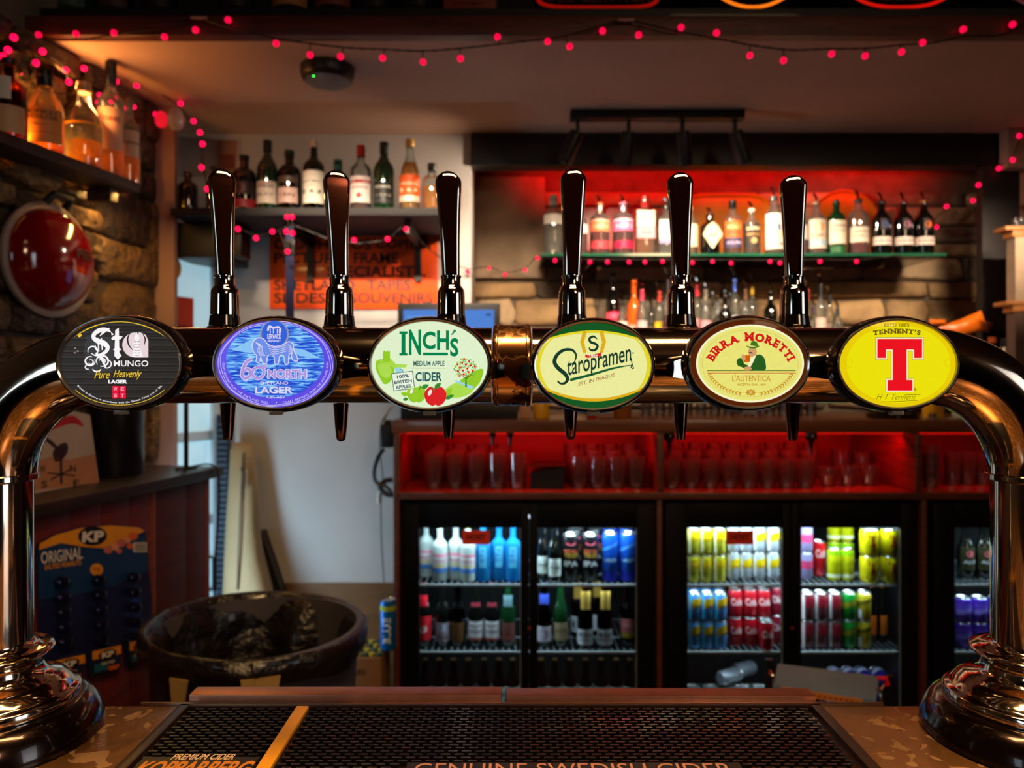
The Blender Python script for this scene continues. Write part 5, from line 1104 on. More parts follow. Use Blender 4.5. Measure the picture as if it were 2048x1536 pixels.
# second door top shelf
oval = [(.12, .42, .9, (220, 226, 222), [('o', .18, .36, (150, 160, 150)), ('ALE', .24, .3, (60, 70, 60))])]
fb(1086, 1, 2.70, .20, .052, 'dark bottle with white oval label, half behind the door edge, top shelf', g='dark', cap=(200, 220, 214), lab=oval)
fb(1109, 1, 2.66, .20, .054, 'dark bottle with white oval label fully in view, top shelf', g='dark', cap=(200, 220, 214), lab=oval)
for i, (px, Y, up) in enumerate(((1141, 2.67, 0), (1180, 2.67, 0), (1150, 2.76, 0), (1190, 2.78, 0), (1160, 2.86, 0))):
    fc(px, 1, Y, .165, .060, ('front black beer can nearer the dark bottles, top shelf', 'front black beer can nearer the blue cans, top shelf', 'black beer can in the row behind, nearer the bottles', 'black beer can in the row behind, nearer the blue cans', 'rearmost black beer can on the top shelf')[i], (16, 14, 20), [('o', .80, .88, (220, 70, 100)), ('TINY', .52, .62, (190, 150, 60)), ('REBEL', .62, .70, (200, 90, 60)), ('IPA', .34, .46, (210, 210, 214))], 'black beer cans')
for i, (px, Y) in enumerate(((1220, 2.67), (1255, 2.67), (1220, 2.76), (1252, 2.76), (1218, 2.85), (1250, 2.85))):
    fc(px, 1, Y, .170, .056, 'blue beer can, %s row, column %s, top shelf' % (('front', 'middle', 'rear')[i // 2], ('nearer the black cans', 'by the door edge')[i % 2]), (20, 84, 206), [('#', .02, .22, (16, 30, 150)), ('LAGER', .42, .50, (150, 200, 240)), ('/', .6, .66, (70, 150, 240))], 'blue beer cans')
# middle shelf
mid = [(849, 'red-labelled bottle beside the fridge side', 'dark', (220, 24, 40), [(.12, .50, 1.2, (214, 30, 44), [('o', .24, .36, (230, 190, 190))]), (.66, .84, .5, (200, 20, 40), [])]),
       (886, 'black bottle with pale picture label, second on the middle shelf', 'dark', (40, 40, 44), [(.10, .40, 1.1, (150, 130, 140), [('o', .26, .38, (170, 180, 210)), ('ALE', .14, .2, (90, 60, 60))])]),
       (916, 'amber bottle with gold cap, third on the middle shelf', 'brown', (150, 120, 70), [(.10, .40, 1.0, (90, 54, 20), [])]),
       (952, 'black bottle with white label and pink cap, nearer the amber bottle', 'dark', (200, 60, 80), [(.12, .42, 1.25, (206, 200, 204), [('FRUIT', .33, .37, (90, 40, 50)), ('CIDER', .24, .28, (90, 40, 50)), ('#', .12, .16, (150, 40, 30))]), (.66, .72, .6, (150, 40, 60), [])]),
       (984, 'black bottle with white label and pink cap, nearer the blue-capped bottle', 'dark', (190, 70, 110), [(.12, .42, 1.25, (206, 200, 204), [('FRUIT', .33, .37, (90, 40, 50)), ('CIDER', .24, .28, (90, 40, 50)), ('#', .12, .16, (150, 40, 30))]), (.66, .72, .6, (150, 40, 60), [])]),
       (1016, 'dark bottle with blue cap and dim red label at the door edge', 'dgreen', (70, 170, 200), [(.10, .40, 1.0, (110, 60, 56), [('o', .14, .2, (160, 60, 60))]), (.66, .84, .6, (90, 120, 130), [])])]
for px, lab_, g, cc, lb_ in mid: fb(px, 2, 2.68, .222, .055, lab_, g=g, liq=(120, 60, 10) if g == 'brown' else None, fill=.6, cap=cc, lab=lb_)
mid2 = [(1088, 2.68, 'bottle with round white and purple label and blue neck, middle shelf', 'brown', (180, 190, 220), [(.10, .34, 1.1, (190, 180, 190), [('o', .14, .3, (130, 90, 130))]), (.70, .86, .6, (50, 70, 170), [])]),
        (1121, 2.68, 'dark bottle with tan shield label, middle shelf', 'dgreen', (40, 50, 44), [(.12, .40, 1.1, (150, 130, 100), [('ALE', .25, .3, (90, 70, 40))])]),
        (1155, 2.78, 'gold-necked bottle in the row behind, nearer the tan shield label', 'brown', (190, 150, 60), [(.10, .36, 1.1, (190, 190, 196), [('N', .18, .28, (40, 40, 60))]), (.66, .92, .6, (170, 130, 50), [])]),
        (1193, 2.80, 'gold-necked bottle in the row behind, between the two front ones', 'brown', (190, 150, 60), [(.10, .36, 1.1, (190, 190, 196), []), (.66, .92, .6, (170, 130, 50), [])]),
        (1170, 2.66, 'gold-necked lager bottle with crescent white label, front row, nearer the tan shield label', 'brown', (236, 226, 180), [(.08, .32, 1.25, (206, 206, 214), [('MODAL', .20, .27, (30, 30, 50)), ('ESPECIAL', .14, .17, (80, 80, 90))]), (.64, .93, .62, (196, 156, 70), [])]),
        (1209, 2.66, 'gold-necked lager bottle with crescent white label, front row, nearer the pink label', 'brown', (236, 226, 180), [(.08, .32, 1.25, (206, 206, 214), [('MODAL', .20, .27, (30, 30, 50)), ('ESPECIAL', .14, .17, (80, 80, 90))]), (.64, .93, .62, (196, 156, 70), [])]),
        (1255, 2.68, 'bottle with pink and yellow label at the door edge, middle shelf', 'brown', (190, 180, 60), [(.16, .46, 1.1, (170, 90, 90), [('#', .16, .24, (150, 130, 30)), ('RADLER', .34, .38, (214, 150, 150))])])]
for px, Y, lab_, g, cc, lb_ in mid2: fb(px, 2, Y, .222, .056, lab_, g=g, liq=(110, 56, 14) if g == 'brown' else None, fill=.66, op=.7, cap=cc, lab=lb_)
for i, px in enumerate((850, 878, 907, 937, 968, 998, 1025, 1082, 1110, 1140, 1171, 1202, 1232, 1260)):
    fb(px, 0, 2.68, .215, .052, '%s identical lager bottle along the bottom shelf of the bottle fridge' % OR[i], g='brown', liq=(120, 60, 14), fill=.66, op=.7, cap=(60, 40, 16), lab=[(.12, .56, 1.2, (170, 160, 156), [('LAGER', .42, .48, (70, 50, 50)), ('BEER', .2, .24, (90, 70, 70))])], group='lager bottles on the bottom shelf')
# -- can fridge
def cans(cols, sh_, Ys, hs, w, col, deco, words, group):
    for i, px in enumerate(cols):
        for j, Y in enumerate(Ys):
            for k in range(hs[1]):
                lab_ = '%s%s%s%s' % (words, ', %s column from the till side' % OR[i] if len(cols) > 1 else '', (', upper one', ', lower one')[k == 0] if hs[1] > 1 else '', ('', ', row behind', ', third row back')[j])
                fc(px + (j * -3), sh_, Y, hs[0], w, lab_, col, deco, group, k * (hs[0] + .0004))
Ycol = (226, 214, 40)
cans((1387, 1411, 1438), 1, (2.66, 2.73), (.094, 2), .043, (222, 214, 60), [('/', .45, .75, (236, 200, 10)), ('TONIC', .52, .64, (190, 150, 10)), ('|', .1, .9, (245, 245, 200))], 'yellow mixer can', 'yellow mixer cans')
cans((1466, 1491, 1517, 1545), 1, (2.70, 2.78), (.094, 2), .045, (190, 196, 206), [('/', .35, .66, (240, 200, 10)), ('SODA', .45, .55, (160, 130, 20)), ('|', .1, .9, (235, 240, 245))], 'silver can with yellow diagonal band', 'silver mixer cans')
cans((1389, 1414, 1440), 2, (2.66, 2.73), (.097, 2), .045, (70, 130, 190), [('/', .40, .72, (190, 150, 20)), ('TONIC', .48, .6, (110, 80, 10)), ('|', .05, .95, (70, 180, 240))], 'pale blue mixer can', 'blue mixer cans')
cans((1470, 1499, 1526), 2, (2.69, 2.77), (.100, 2), .049, (176, 14, 32), [('Cola', .45, .72, (226, 170, 176))], 'red cola can', 'red cola cans')
fc(1532, 2, 2.645, .100, .049, 'single red cola can standing in front of the stacked ones', (176, 14, 32), [('Cola', .45, .72, (226, 170, 176))], 'red cola cans')
cans((1553,), 2, (2.72,), (.100, 2), .049, (150, 30, 54), [('Diet', .45, .72, (216, 190, 196))], 'dim red can against the door seal, middle shelf', 'dim red cans')
# second door
cans((1612,), 1, (2.70,), (.094, 2), .045, (150, 140, 190), [('#', .4, .7, (206, 60, 110))], 'lilac can at the door edge of the top shelf', 'lilac cans')
fc(1638, 1, 2.74, .125, .046, 'red can standing alone on the top shelf beside the yellow packs', (206, 16, 28), [('Cola', .55, .8, (240, 190, 190))], None)
for i, (px, Y, up) in enumerate(((1668, 2.68, 0), (1694, 2.68, 0), (1668, 2.80, 0), (1694, 2.80, 0), (1668, 2.80, .1125), (1694, 2.80, .1125))):
    fc(px, 1, Y, .1115, .045, 'lime-topped yellow can, %s, %s' % (('front pair', 'rear pair below', 'rear pair on top')[i // 2], ('nearer the red can', 'nearer the cans with the letter T')[i % 2]), (222, 220, 20), [('#', .82, .94, (150, 214, 20)), ('LAGER', .5, .66, (190, 190, 10)), ('#', .12, .2, (236, 236, 200))], 'lime-topped yellow cans', up)
cans((1738, 1779), 1, (2.655,), (.094, 2), .0625, (226, 208, 10), [('T', .35, .9, (206, 14, 30))], 'yellow lager can with red letter T', 'yellow lager cans with red T')
for k, px in enumerate((1612, 1640, 1668)):
    for q in (0, 1): fc(px if k else 1614, 2, 2.665 if k < 3 else 2.7, .098, .048, 'dull red and silver can, %s column beside the door frame, %s one' % (OR[k], ('lower', 'upper')[q]), (110, 50, 56), [('#', .5, .85, (140, 20, 40)), ('|', .05, .95, (214, 206, 210))], 'dull red and silver cans', q * .0985)
for px, c, lab_, d in ((1697, (14, 120, 40), 'green can with diagonal band', [('/', .4, .62, (110, 110, 20))]), (1727, (170, 150, 30), 'dull gold can with white barcode', [('/', .5, .66, (90, 80, 10)), ('|', .1, .4, (230, 230, 230))])):
    for q in (0, 1): fc(px, 2, 2.665, .098, .050, '%s, %s one of its stack' % (lab_, ('lower', 'upper')[q]), c, d, 'mixed can stacks', q * .0985)
for i, px in enumerate((1742, 1764)): fb(px, 2, 2.72, .20, .038, 'dark bottle with orange label, %s' % ('nearer the gold cans', 'close to the fridge side wall')[i], g='dark', cap=(150, 80, 20), lab=[(.15, .5, .7, (206, 100, 20), [])])
# bottom shelf: upright and lying cans
for i, (px, c) in enumerate(((1388, (110, 110, 120)), (1422, (150, 120, 20)), (1457, (70, 90, 30)), (1487, (80, 96, 30)), (1520, (90, 96, 60)))):
    fc(px, 0, 2.68, .112, .060, 'dim can with silver lid, %s on the bottom shelf of the can fridge' % OR[i], c, [('#', .6, .8, tuple(min(255, q + 50) for q in c))], 'dim cans on the bottom shelf')
for i, px in enumerate((1690, 1720, 1748, 1780)):
    t = fc(px, 0, 2.66, .11, .052, 'navy can lying with its silver base showing, %s from the chair' % OR[i], (24, 24, 110), [('#', .6, .8, (150, 150, 170))], 'lying navy cans'); t.rotation_euler = (-PI / 2, 0, 0); t.location = (X(px, 2.66), 2.66, S0 + .0265 + .052 * 2)
for i, px in enumerate((1690, 1720, 1748, 1780)):
    t = fc(px, 0, 2.66, .11, .052, 'navy can lying lowest in its stack, %s from the chair' % OR[i], (24, 24, 110), [('#', .6, .8, (150, 150, 170))], 'lying navy cans'); t.rotation_euler = (-PI / 2, 0, 0); t.location = (X(px, 2.66), 2.66, S0 + .0265)
    t = fc(px, 0, 2.66, .11, .052, 'navy can lying in the middle of its stack, %s from the chair' % OR[i], (24, 24, 110), [('#', .6, .8, (150, 150, 170))], 'lying navy cans'); t.rotation_euler = (-PI / 2, 0, 0); t.location = (X(px, 2.66), 2.66, S0 + .0265 + .052)
for i, (px, Y) in enumerate(((1440, 2.69), (1506, 2.80))):
    t = fc(px, 0, Y, .09, .052, 'silver can lying on its side over the dim cans, %s' % ('nearer the yellow-labelled one', 'nearer the chair')[i], (120, 120, 130), None, None); t.rotation_euler = (0, (PI / 2, -PI / 2)[i], .5); t.location = (X(px, Y), Y, S0 + .1125 + .0265)
# end fridge
for i, px in enumerate((1931, 1966, 2002)): fb(px, 1, 2.70, .195, .058, 'dark bottle with round pink emblem, %s on the end fridge top shelf' % OR[i], g='dark', cap=(210, 220, 220), lab=[(.18, .6, 1.1, (44, 44, 20), [('o', .42, .54, (214, 90, 110)), ('ALE', .3, .36, (190, 190, 200))])])
for i, px in enumerate((1926, 1958, 1992)):
    for q in (0, 1): fc(px, 2, 2.67, .088, .054, 'purple can, %s column, %s one, end fridge' % (OR[i], ('lower', 'upper')[q]), (92, 60, 190), [('/', .3, .5, (130, 110, 214)), ('#', .8, .9, (70, 30, 170))], 'purple cans', q * .0885)

# ================================================================== GLASS RACK
RZ1 = z1 + .0008
n = 0
for row, Y in enumerate((2.66, 2.75, 2.84)):
    for i in range(5):
        px = 868 + 42 * i + row * 6
        if row and i == 4: continue
        tumbler('upturned pint glass, %s row back, %s from the unit side, first rack bay' % (OR[row], OR[i]), X(px, Y), Y, RZ1, .034, (.125, .13, .14)[row], 'pint glasses in the first rack bay', .8)
    for i in range(4):
        px = 1158 + 38 * i - row * 7
        tumbler('stemless glass, %s row back, %s from the black box in the rack' % (OR[row], OR[i]), X(px, Y), Y, RZ1, .033, (.11, .125, .14)[row], 'glasses beside the black box', .85)
    for i in range(8):
        px = 1345 + 38 * i + row * 4
        tumbler('upturned pint glass, %s row back, %s from the wooden divider, middle rack bay' % (OR[row], OR[i]), X(px, Y), Y, RZ1, .031, (.10, .125, .145)[row], 'pint glasses in the middle rack bay', .8)
for i, (px, Y, h) in enumerate(((1655, 2.70, .07), (1695, 2.70, .075), (1737, 2.72, .075), (1680, 2.84, .12), (1722, 2.84, .11))):
    tumbler('low wide glass, %s after the middle pint glasses in the rack' % OR[i], X(px, Y), Y, RZ1, .036, h, 'low glasses in the middle rack bay', .6)
for i in range(4):
    tumbler('glass stacked in a column just past the second divider, %s from the bottom' % OR[i], X(1862, 2.68), 2.68, RZ1 + i * .032, .030, .055, 'stacked glasses past the divider', .8)
for i, px in enumerate((1905, 1935, 1965)): tumbler('upturned glass at the far end of the rack, %s from the stacked column' % OR[i], X(px, 2.74), 2.74, RZ1, .030, .12, 'glasses at the rack end', .8)
t = thing('black_box', 'black box tilted among the glasses in the first rack bay', 'box', (X(1092, 2.68), 2.68, RZ1)); t.rotation_euler = (0, -.0, -.1)
MB().loft([[(-.052, -.05, 0), (.065, -.05, 0), (.065, .1, 0), (-.052, .1, 0)], [(-.052, -.05, .055), (.065, -.05, .075), (.065, .1, .075), (-.052, .1, .055)]]).build('box_body', paint((22, 16, 16)), t); MB().box(-.056, .069, -.054, .104, .078, .082).build('lid', paint((22, 16, 16)), t)
for i, (px, s) in enumerate(((985, .6), (1020, .6), (1338, 1), (1622, 1))):
    t = thing('hanging_funnel', 'black funnel-shaped optic clip hanging from the worktop edge, %s from the unit side' % OR[i], 'clip', (X(px, 2.60), 2.60, WT - .0465), 0, 'black clips under the worktop')
    MB().lathe([(.004, -.075 * s), (.006, -.05 * s), (.009 * s, -.035 * s), (.024 * s, -.012 * s), (.022 * s, 0)], 16).build('cone', black_gloss, t)

# ================================================================== CABINET against the skewed wall, with what stands on it
ctop = EYE - .268; Y1c = 2.30
def CF(Y, z, off=0.): # point on the cabinet's front face
    return Vector((-1.363 + .19 * Y, Y, z)) + WN * off
angz = math.atan2(WD.y, WD.x)
O = CF(1.30, 0); cb = thing('plank_cabinet', 'red-brown plank cabinet with dark top against the stone wall', 'cabinet', O, angz)
Lc = (Y1c - 1.30) / WD.y
mb = MB().box(0, Lc - .02, .02, .285, .02, ctop - .03); mb.build('carcass', paint((50, 22, 16)), cb)
plank_a = mat('red_plank', (96, 20, 10), .55, noise=(5, .35), streak=(1, 1, 9), bump=(20, .3)); plank_b = mat('plum_plank', (74, 28, 22), .55, noise=(5, .3), streak=(1, 1, 9), bump=(20, .3)); plank_o = mat('orange_plank', (120, 52, 16), .45, noise=(5, .3), streak=(1, 1, 9))
x = 0; i = 0; ws = [.12] * 20
edges = [0, .12, .24, .35, .46, .56, .66, .735, .765, .90, .99, Lc]
for a, b in zip(edges, edges[1:]):
    if b > Lc + .001: b = Lc
    if b - a < .005: continue
    m_ = plank_o if abs(b - a - .03) < .004 or b >= Lc - .001 else (plank_b if a >= .76 else plank_a)
    MB().box(a + .0008, b - .0008, 0, .018, .02, ctop - .031, bev=.002).build('plank', m_, cb)
MB().box(Lc - .018, Lc, .0185, .285, .02, ctop - .031).build('end_panel', plank_b, cb)
MB().box(-.02, Lc + .03, -.03, .285, ctop - .03, ctop, bev=.004).build('top', mat('dark_cabinet_top', (36, 24, 20), .4, noise=(6, .3)), cb)
# card of peanut packets hanging on the planks
def CP(u, v, off=.004): return ray_plane(u, v, CF(2, 1, off), WN)
kc = thing('peanut_display_card', 'blue and yellow hanging peanut display card on the plank cabinet', 'display card', CF(1.84, 0, .004), angz)
kin = Matrix.Translation(CF(1.84, 0, .004)) @ Matrix.Rotation(angz, 4, 'Z'); kin = kin.inverted()
def fk(u, v, l):
    p = kin @ CP(u, v, .004); return Vector((p.x, p.y - .0007 * l - .001, p.z))
mb = MB()
out = [(72, 1098), (76, 1086), (110, 1068), (160, 1054), (220, 1050), (278, 1054), (290, 1062), (294, 1100), (304, 1200), (303, 1262), (240, 1285), (170, 1305), (90, 1330), (80, 1322), (74, 1200)]
fr_ = [fk(u, v, 0) for u, v in out]; mb.loft([[p + Vector((0, .004, 0)) for p in fr_], fr_]); mb.build('card', mat('navy_card', (22, 26, 66), .35, noise=(5, .3), coat=.4), kc, flat=True)
mb = MB()
mb.poly([(76, 1100), (110, 1084), (150, 1096), (200, 1098), (240, 1084), (290, 1070), (294, 1100), (296, 1140), (230, 1170), (150, 1190), (76, 1200)], fk, 1, 0)
mb.poly([(76, 1100), (78, 1087), (110, 1070), (160, 1056), (220, 1051), (276, 1055), (288, 1062), (240, 1084), (208, 1096), (168, 1094), (120, 1086)], fk, 2, 1)
mb.ell(183, 1072, 29, 19, fk, 3, 2, 30, -.05); mb.text('KP', 160, 206, 1062, 1084, fk, 4, 3, .05, .1, -.06)
mb.text('ORIGINAL', 80, 163, 1100, 1124, lambda u, v, l: fk(u, v - (u - 80) * .13 + 4, l), 3, 3, .01); mb.text('SALTED PEANUTS', 87, 160, 1122, 1132, lambda u, v, l: fk(u, v - (u - 87) * .15 + 8, l), 3, 1, .02)
for x, y, r, c in ((214, 1100, 9, 4), (228, 1094, 8, 5), (240, 1086, 10, 4), (252, 1080, 8, 5), (264, 1072, 10, 6), (236, 1102, 6, 4), (258, 1092, 7, 6)): mb.ell(x, y, r, r * .8, fk, 3, c, 14)
mb.patch(264, 291, 1085, 1104, fk, 4, 3, 1)
for i in range(9): mb.patch(267 + i * 2.5, 268.3 + i * 2.5, 1087, 1102, fk, 5, 2, 1)
mb.ell(191, 1139, 13, 12, fk, 3, 1, 20); mb.text('90g', 184, 198, 1134, 1144, fk, 4, 7, .03)
mb.build('print', [paint((16, 54, 98)), paint((232, 150, 24)), paint((14, 12, 20)), paint((226, 214, 200)), paint((206, 104, 90)), paint((226, 150, 110)), paint((226, 96, 30)), paint((190, 100, 20))], kc, flat=True)
mb = MB()
for cx_, v0 in ((118, 1165), (192, 1160), (262, 1155)):
    for k in range(5):
        c = fk(cx_ + k * 1.5, v0 + k * 30, 14); mb.lathe([(.001, -.012), (.019, -.010), (.024, 0), (.017, .011), (.001, .014)], 10, c, 0, Matrix.Rotation(.4, 4, 'Y'), ry=.45)
stuff(mb.build('foil_packet_tops', mat('glossy_navy_foil', (26, 26, 60), .15, .5, noise=(20, .3)), kc))
for i, (u0, u1, v0, v1) in enumerate(((88, 163, 1318, 1376), (168, 236, 1298, 1354), (243, 292, 1280, 1332))):
    t = thing('peanut_packet', 'blue and yellow peanut packet hanging under the display card, %s from the font column' % OR[i], 'snack packet', CF(1.84, 0, .004), angz, 'peanut packets below the card')
    sl = -.22; q = [(u0, v0), (u1, v0 + sl * (u1 - u0)), (u1 - 2, v1 + sl * (u1 - u0)), (u0 + 4, v1)]
    ff = lambda u, v, l: fk(u, v + sl * (u - u0), l)
    b_ = [ff(u, v, 9) for u, v in ((u0, v0), (u1, v0), (u1 - 2, v1), (u0 + 4, v1))]
    mid_ = [(p + (sum(b_, Vector()) / 4 - p) * .15) + Vector((0, -.010, 0)) for p in b_]
    MB().loft([[p + Vector((0, .004, 0)) for p in b_], b_, mid_]).build('packet', mat('packet_navy', (24, 30, 60), .3, .1, noise=(12, .2), bump=(20, .4)), t)
    fq = lambda u, v, l: fk(u, v + sl * (u - u0), 24 + l)
    mb = MB(); uc = (u0 + u1) / 2; w_ = (u1 - u0)
    mb.patch(u0 + 4, u1 - 6, v0 + 5, v0 + 22, fq, 0, 0, 1); mb.ell(uc, v0 + 17, w_ * .27, 10, fq, 1, 1, 20); mb.text('KP', uc - w_ * .18, uc + w_ * .18, v0 + 11, v0 + 23, fq, 2, 2, .05)
    mb.patch(u0 + 8, uc, v0 + 32, v1 - 8, fq, 0, 3, 1); mb.text('SALTED', uc - 12, uc + 14, v0 + 31, v0 + 36, fq, 1, 2, .02)
    for a in range(5): mb.ell(uc + 4 + a * 4, v0 + 44 + (a % 2) * 4, 4, 3, fq, 1, 4, 10)
    mb.build('print', [paint((226, 140, 20)), paint((16, 12, 16)), paint((226, 214, 200)), paint((20, 90, 110)), paint((206, 90, 20))], t, flat=True)
# picture board with compass letters, dark canister
pc = thing('picture_board', 'cream picture board with a dark weathervane and red arc, standing on the plank cabinet', 'picture', CF(1.83, ctop + .0005, -.09), angz)
kin2 = (Matrix.Translation(CF(1.83, ctop, -.09)) @ Matrix.Rotation(angz, 4, 'Z')).inverted()
def fpz(u, v, l):
    p = kin2 @ ray_plane(u, v, CF(1.83, 1, -.09), WN); return Vector((p.x, p.y - .0006 * l, p.z))
q = [fpz(50, 985, 0), fpz(198, 968, 0), fpz(180, 830, 0), fpz(52, 800, 0)]; q[0].z = q[1].z = .001
MB().loft([[p + Vector((0, .012, 0)) for p in q], q]).build('board', mat('cream_print', (176, 156, 140), .5, noise=(4, .15)), pc, flat=True)
mb = MB()
mb.poly([(52, 930), (100, 915), (140, 920), (190, 908), (196, 966), (52, 983)], fpz, 1, 0)
mb.rib([(98, 862), (120, 846), (146, 840), (166, 852)], [2, 16, 16, 3], fpz, 1, 1, 4); mb.poly(catm([(105, 905), (118, 890), (132, 886), (136, 900), (126, 918), (110, 924)], 3, True), fpz, 1, 2)
mb.rib([(84, 872), (104, 888), (116, 900)], [6, 8, 4], fpz, 2, 2, 3); mb.rib([(60, 880), (72, 872), (74, 890)], [3, 9, 3], fpz, 1, 3, 3)
mb.rib([(121, 920), (122, 968)], 5, fpz, 2, 2); mb.rib([(94, 946), (150, 952)], 3, fpz, 2, 2); mb.rib([(100, 960), (142, 938)], 3, fpz, 2, 2)
for c_, x, y in (('W', 85, 939), ('N', 145, 938), ('S', 88, 970), ('E', 152, 968)): mb.text(c_, x - 6, x + 6, y - 8, y + 6, fpz, 2, 2, .02)
mb.build('print', [paint((176, 120, 84)), paint((176, 30, 24)), paint((44, 24, 24)), paint((196, 160, 60))], pc, flat=True)
p = CF(2.09, ctop + .0005, -.16); t = thing('black_canister', 'tall black canister standing on the plank cabinet beside the picture board', 'canister', p)
MB().lathe([(.072, 0), (.075, .004), (.075, .24), (.070, .245)], 32).build('canister_body', mat('satin_black', (16, 12, 12), .3, noise=(9, .2)), t); MB().lathe([(.072, .2455), (.072, .265), (.03, .27)], 32).build('lid', black, t)
MB().lathe([(.016, .2705), (.018, .285), (.001, .287)], 16).build('knob', black, t)
p = CF(2.255, ctop + .0005, -.05); t = thing('table_lamp_stand', 'thin dark post on round foot at the corner of the plank cabinet', 'stand', p)
MB().lathe([(.03, 0), (.032, .004), (.008, .008)], 20).build('foot', black, t); MB().lathe([(.007, .0085), (.007, .30)], 12).build('post', black, t)
cd = MB().tube(catm([tuple(CF(2.18, ctop + .004, -.03)), tuple(CF(2.27, ctop + .012, .025)), tuple(CF(2.285, ctop - .06, .04)), tuple(CF(2.28, ctop - .3, .03)), tuple(CF(2.275, ctop - .6, .028)), tuple(CF(2.27, .3, .028))], 5), .003, 6).build('black_cable', black); tag(cd, 'thin black cable draped over the corner of the plank cabinet', 'cable')

# red dome with pale rim on the stone wall
cdm = LW(1.98, Z(525, 1.98) , .05)
dc = ray_plane(100, 520, LW(2, 1, .06), WN)
rd = thing('red_wall_dome', 'large glossy red dome with pale rim and black handle hung on the stone wall', 'wall lamp', dc, angz)
MY = Matrix.Rotation(PI / 2, 4, 'X')
def T2(r, d): return (r, d)
MB().lathe([(.150, -.012), (.156, -.006), (.156, .004), (.146, .008), (.136, .004)], 48, M=MY).build('rim', mat('pale_enamel', (150, 128, 118), .35), rd)
MB().lathe([(.140, .0045), (.138, .012), (.125, .034), (.098, .054), (.06, .068), (.02, .073), (.001, .0735)], 48, M=MY).build('dome', mat('red_enamel', (120, 6, 8), .12, coat=.8), rd, sharp=80)
MB().tube([(-.035, -.02, .148), (-.03, -.04, .172), (.03, -.04, .172), (.035, -.02, .148)], .011, 10).build('handle', black_rub, rd)
mb = MB()
def fd(u, v, l):
    r = min(math.hypot(u, v), .137); d_ = .0735 * math.sqrt(max(0, 1 - (r / .1415) ** 2)) ** 1.0; return Vector((u, -d_ - .0035, v))
mb.text('PIER', .012, .088, .005, .033, fd, 0, 0, .03, yup=True); mb.build('lettering', paint((40, 6, 8)), rd, flat=True)

# ---- whisky shelf on the stone wall, seen from below
wsz = EYE + .592
wo = LW(1.30, 0, 0); ws_ = thing('stone_wall_shelf', 'thick dark shelf on the stone wall carrying amber-lit bottles', 'shelf', wo, angz)
Lw = (2.287 - 1.30) / WD.y
MB().box(0, Lw, -.163, -.052, wsz - .03, wsz, bev=.004).build('board', wood_shelf, ws_)
MB().box(0, Lw, -.0515, -.046, wsz - .02, wsz - .001).build('light_strip', lit('amber_strip', (255, 150, 30), 2.6), ws_)
for a in (.35, .92): MB().box(a, a + .03, -.13, -.048, wsz - .07, wsz - .0305, bev=.003).build('bracket', wood_shelf, ws_)
def sp(px, off): # on the shelf, given photo column
    p = LW(0, 0, off); # line parallel to the wall
    k = (px - 1024) / F; b0 = -1.325 - 2.04 * .19 + WN.x * off - .19 * 0
    # x = WX(Y)+WN.x*off at Y' = Y+WN.y*off
    Y = (WX(0) + WN.x * off - .19 * WN.y * off) / (k - .19); return Vector((k * Y, Y, wsz + .0004))
amb = (255, 170, 40)
def sb(px, top, R, label, off=.115, **k):
    p = sp(px, off); H = Z(top, p.y) - p.z; return bottle('whisky_bottle', label, p.x, p.y, p.z, H, R, rz=.35, **k)
sb(18, 118, .040, 'dark bottle with oval white tag and cream base label, first on the stone wall shelf', kind='whisky', g='brown', liq=(190, 80, 14), fill=.35, op=.5, cap=(30, 20, 20), lab=[(.05, .38, 1.2, (214, 160, 110), [('#', .34, .345, (150, 90, 60))]), (.45, .72, .35, (220, 200, 180), [])])
b2 = sb(90, 142, .046, 'amber-lit bottle with black cap and printed lettering, second on the stone wall shelf', kind='onion', g='clear', liq=amb, fill=.42, op=.35, cap=(14, 10, 8), capf=.2, lab=[(.08, .50, 1.2, (230, 140, 60), [('MONKEY', .42, .47, (90, 40, 10)), ('SHOULDER', .36, .41, (90, 40, 10)), ('#', .20, .21, (200, 60, 20)), ('x', .26, .31, (120, 50, 10))])])
sb(168, 166, .046, 'round-shouldered clear bottle glowing amber with gold ring print, third on the shelf', kind='onion', g='clear', liq=(255, 186, 50), fill=.30, op=.3, cap=(190, 140, 90), capf=.12, lab=[(.47, .50, 1.3, (250, 170, 30), [])])
sb(222, 124, .037, 'tall bottle with long black cap and cream label, fourth on the shelf', kind='whisky', g='clear', liq=amb, fill=.3, op=.4, cap=(12, 10, 10), capf=.2, lab=[(.22, .58, 1.1, (190, 140, 110), [('Finest', .46, .52, (110, 60, 40))])])
sb(259, 196, .030, 'small clear bottle with pale label at the end of the stone wall shelf', kind='whisky', g='clear', liq=amb, fill=.3, op=.4, cap=(90, 60, 50), lab=[(.3, .6, 1.1, (170, 140, 120), [('#', .45, .47, (100, 60, 50))])])
pp = sp(120, .03); area('shelf_strip_light', (pp.x + .02, pp.y, wsz + .015), (pp.x + .02, pp.y, wsz + 1), (.03, .62), 6, (1, .44, .06))
pq = sp(180, .045); area('under_shelf_light', (pq.x, pq.y, wsz - .04), (pq.x - .05, pq.y, wsz - 1), (.03, .6), 4, (1, .55, .14))
area('ceiling_glow_light', (WX(2.10) + .07, 2.10, CEIL - .10), (WX(2.3) + .5, 2.25, CEIL + .3), (.05, .3), 1.1, (1, .42, .12))

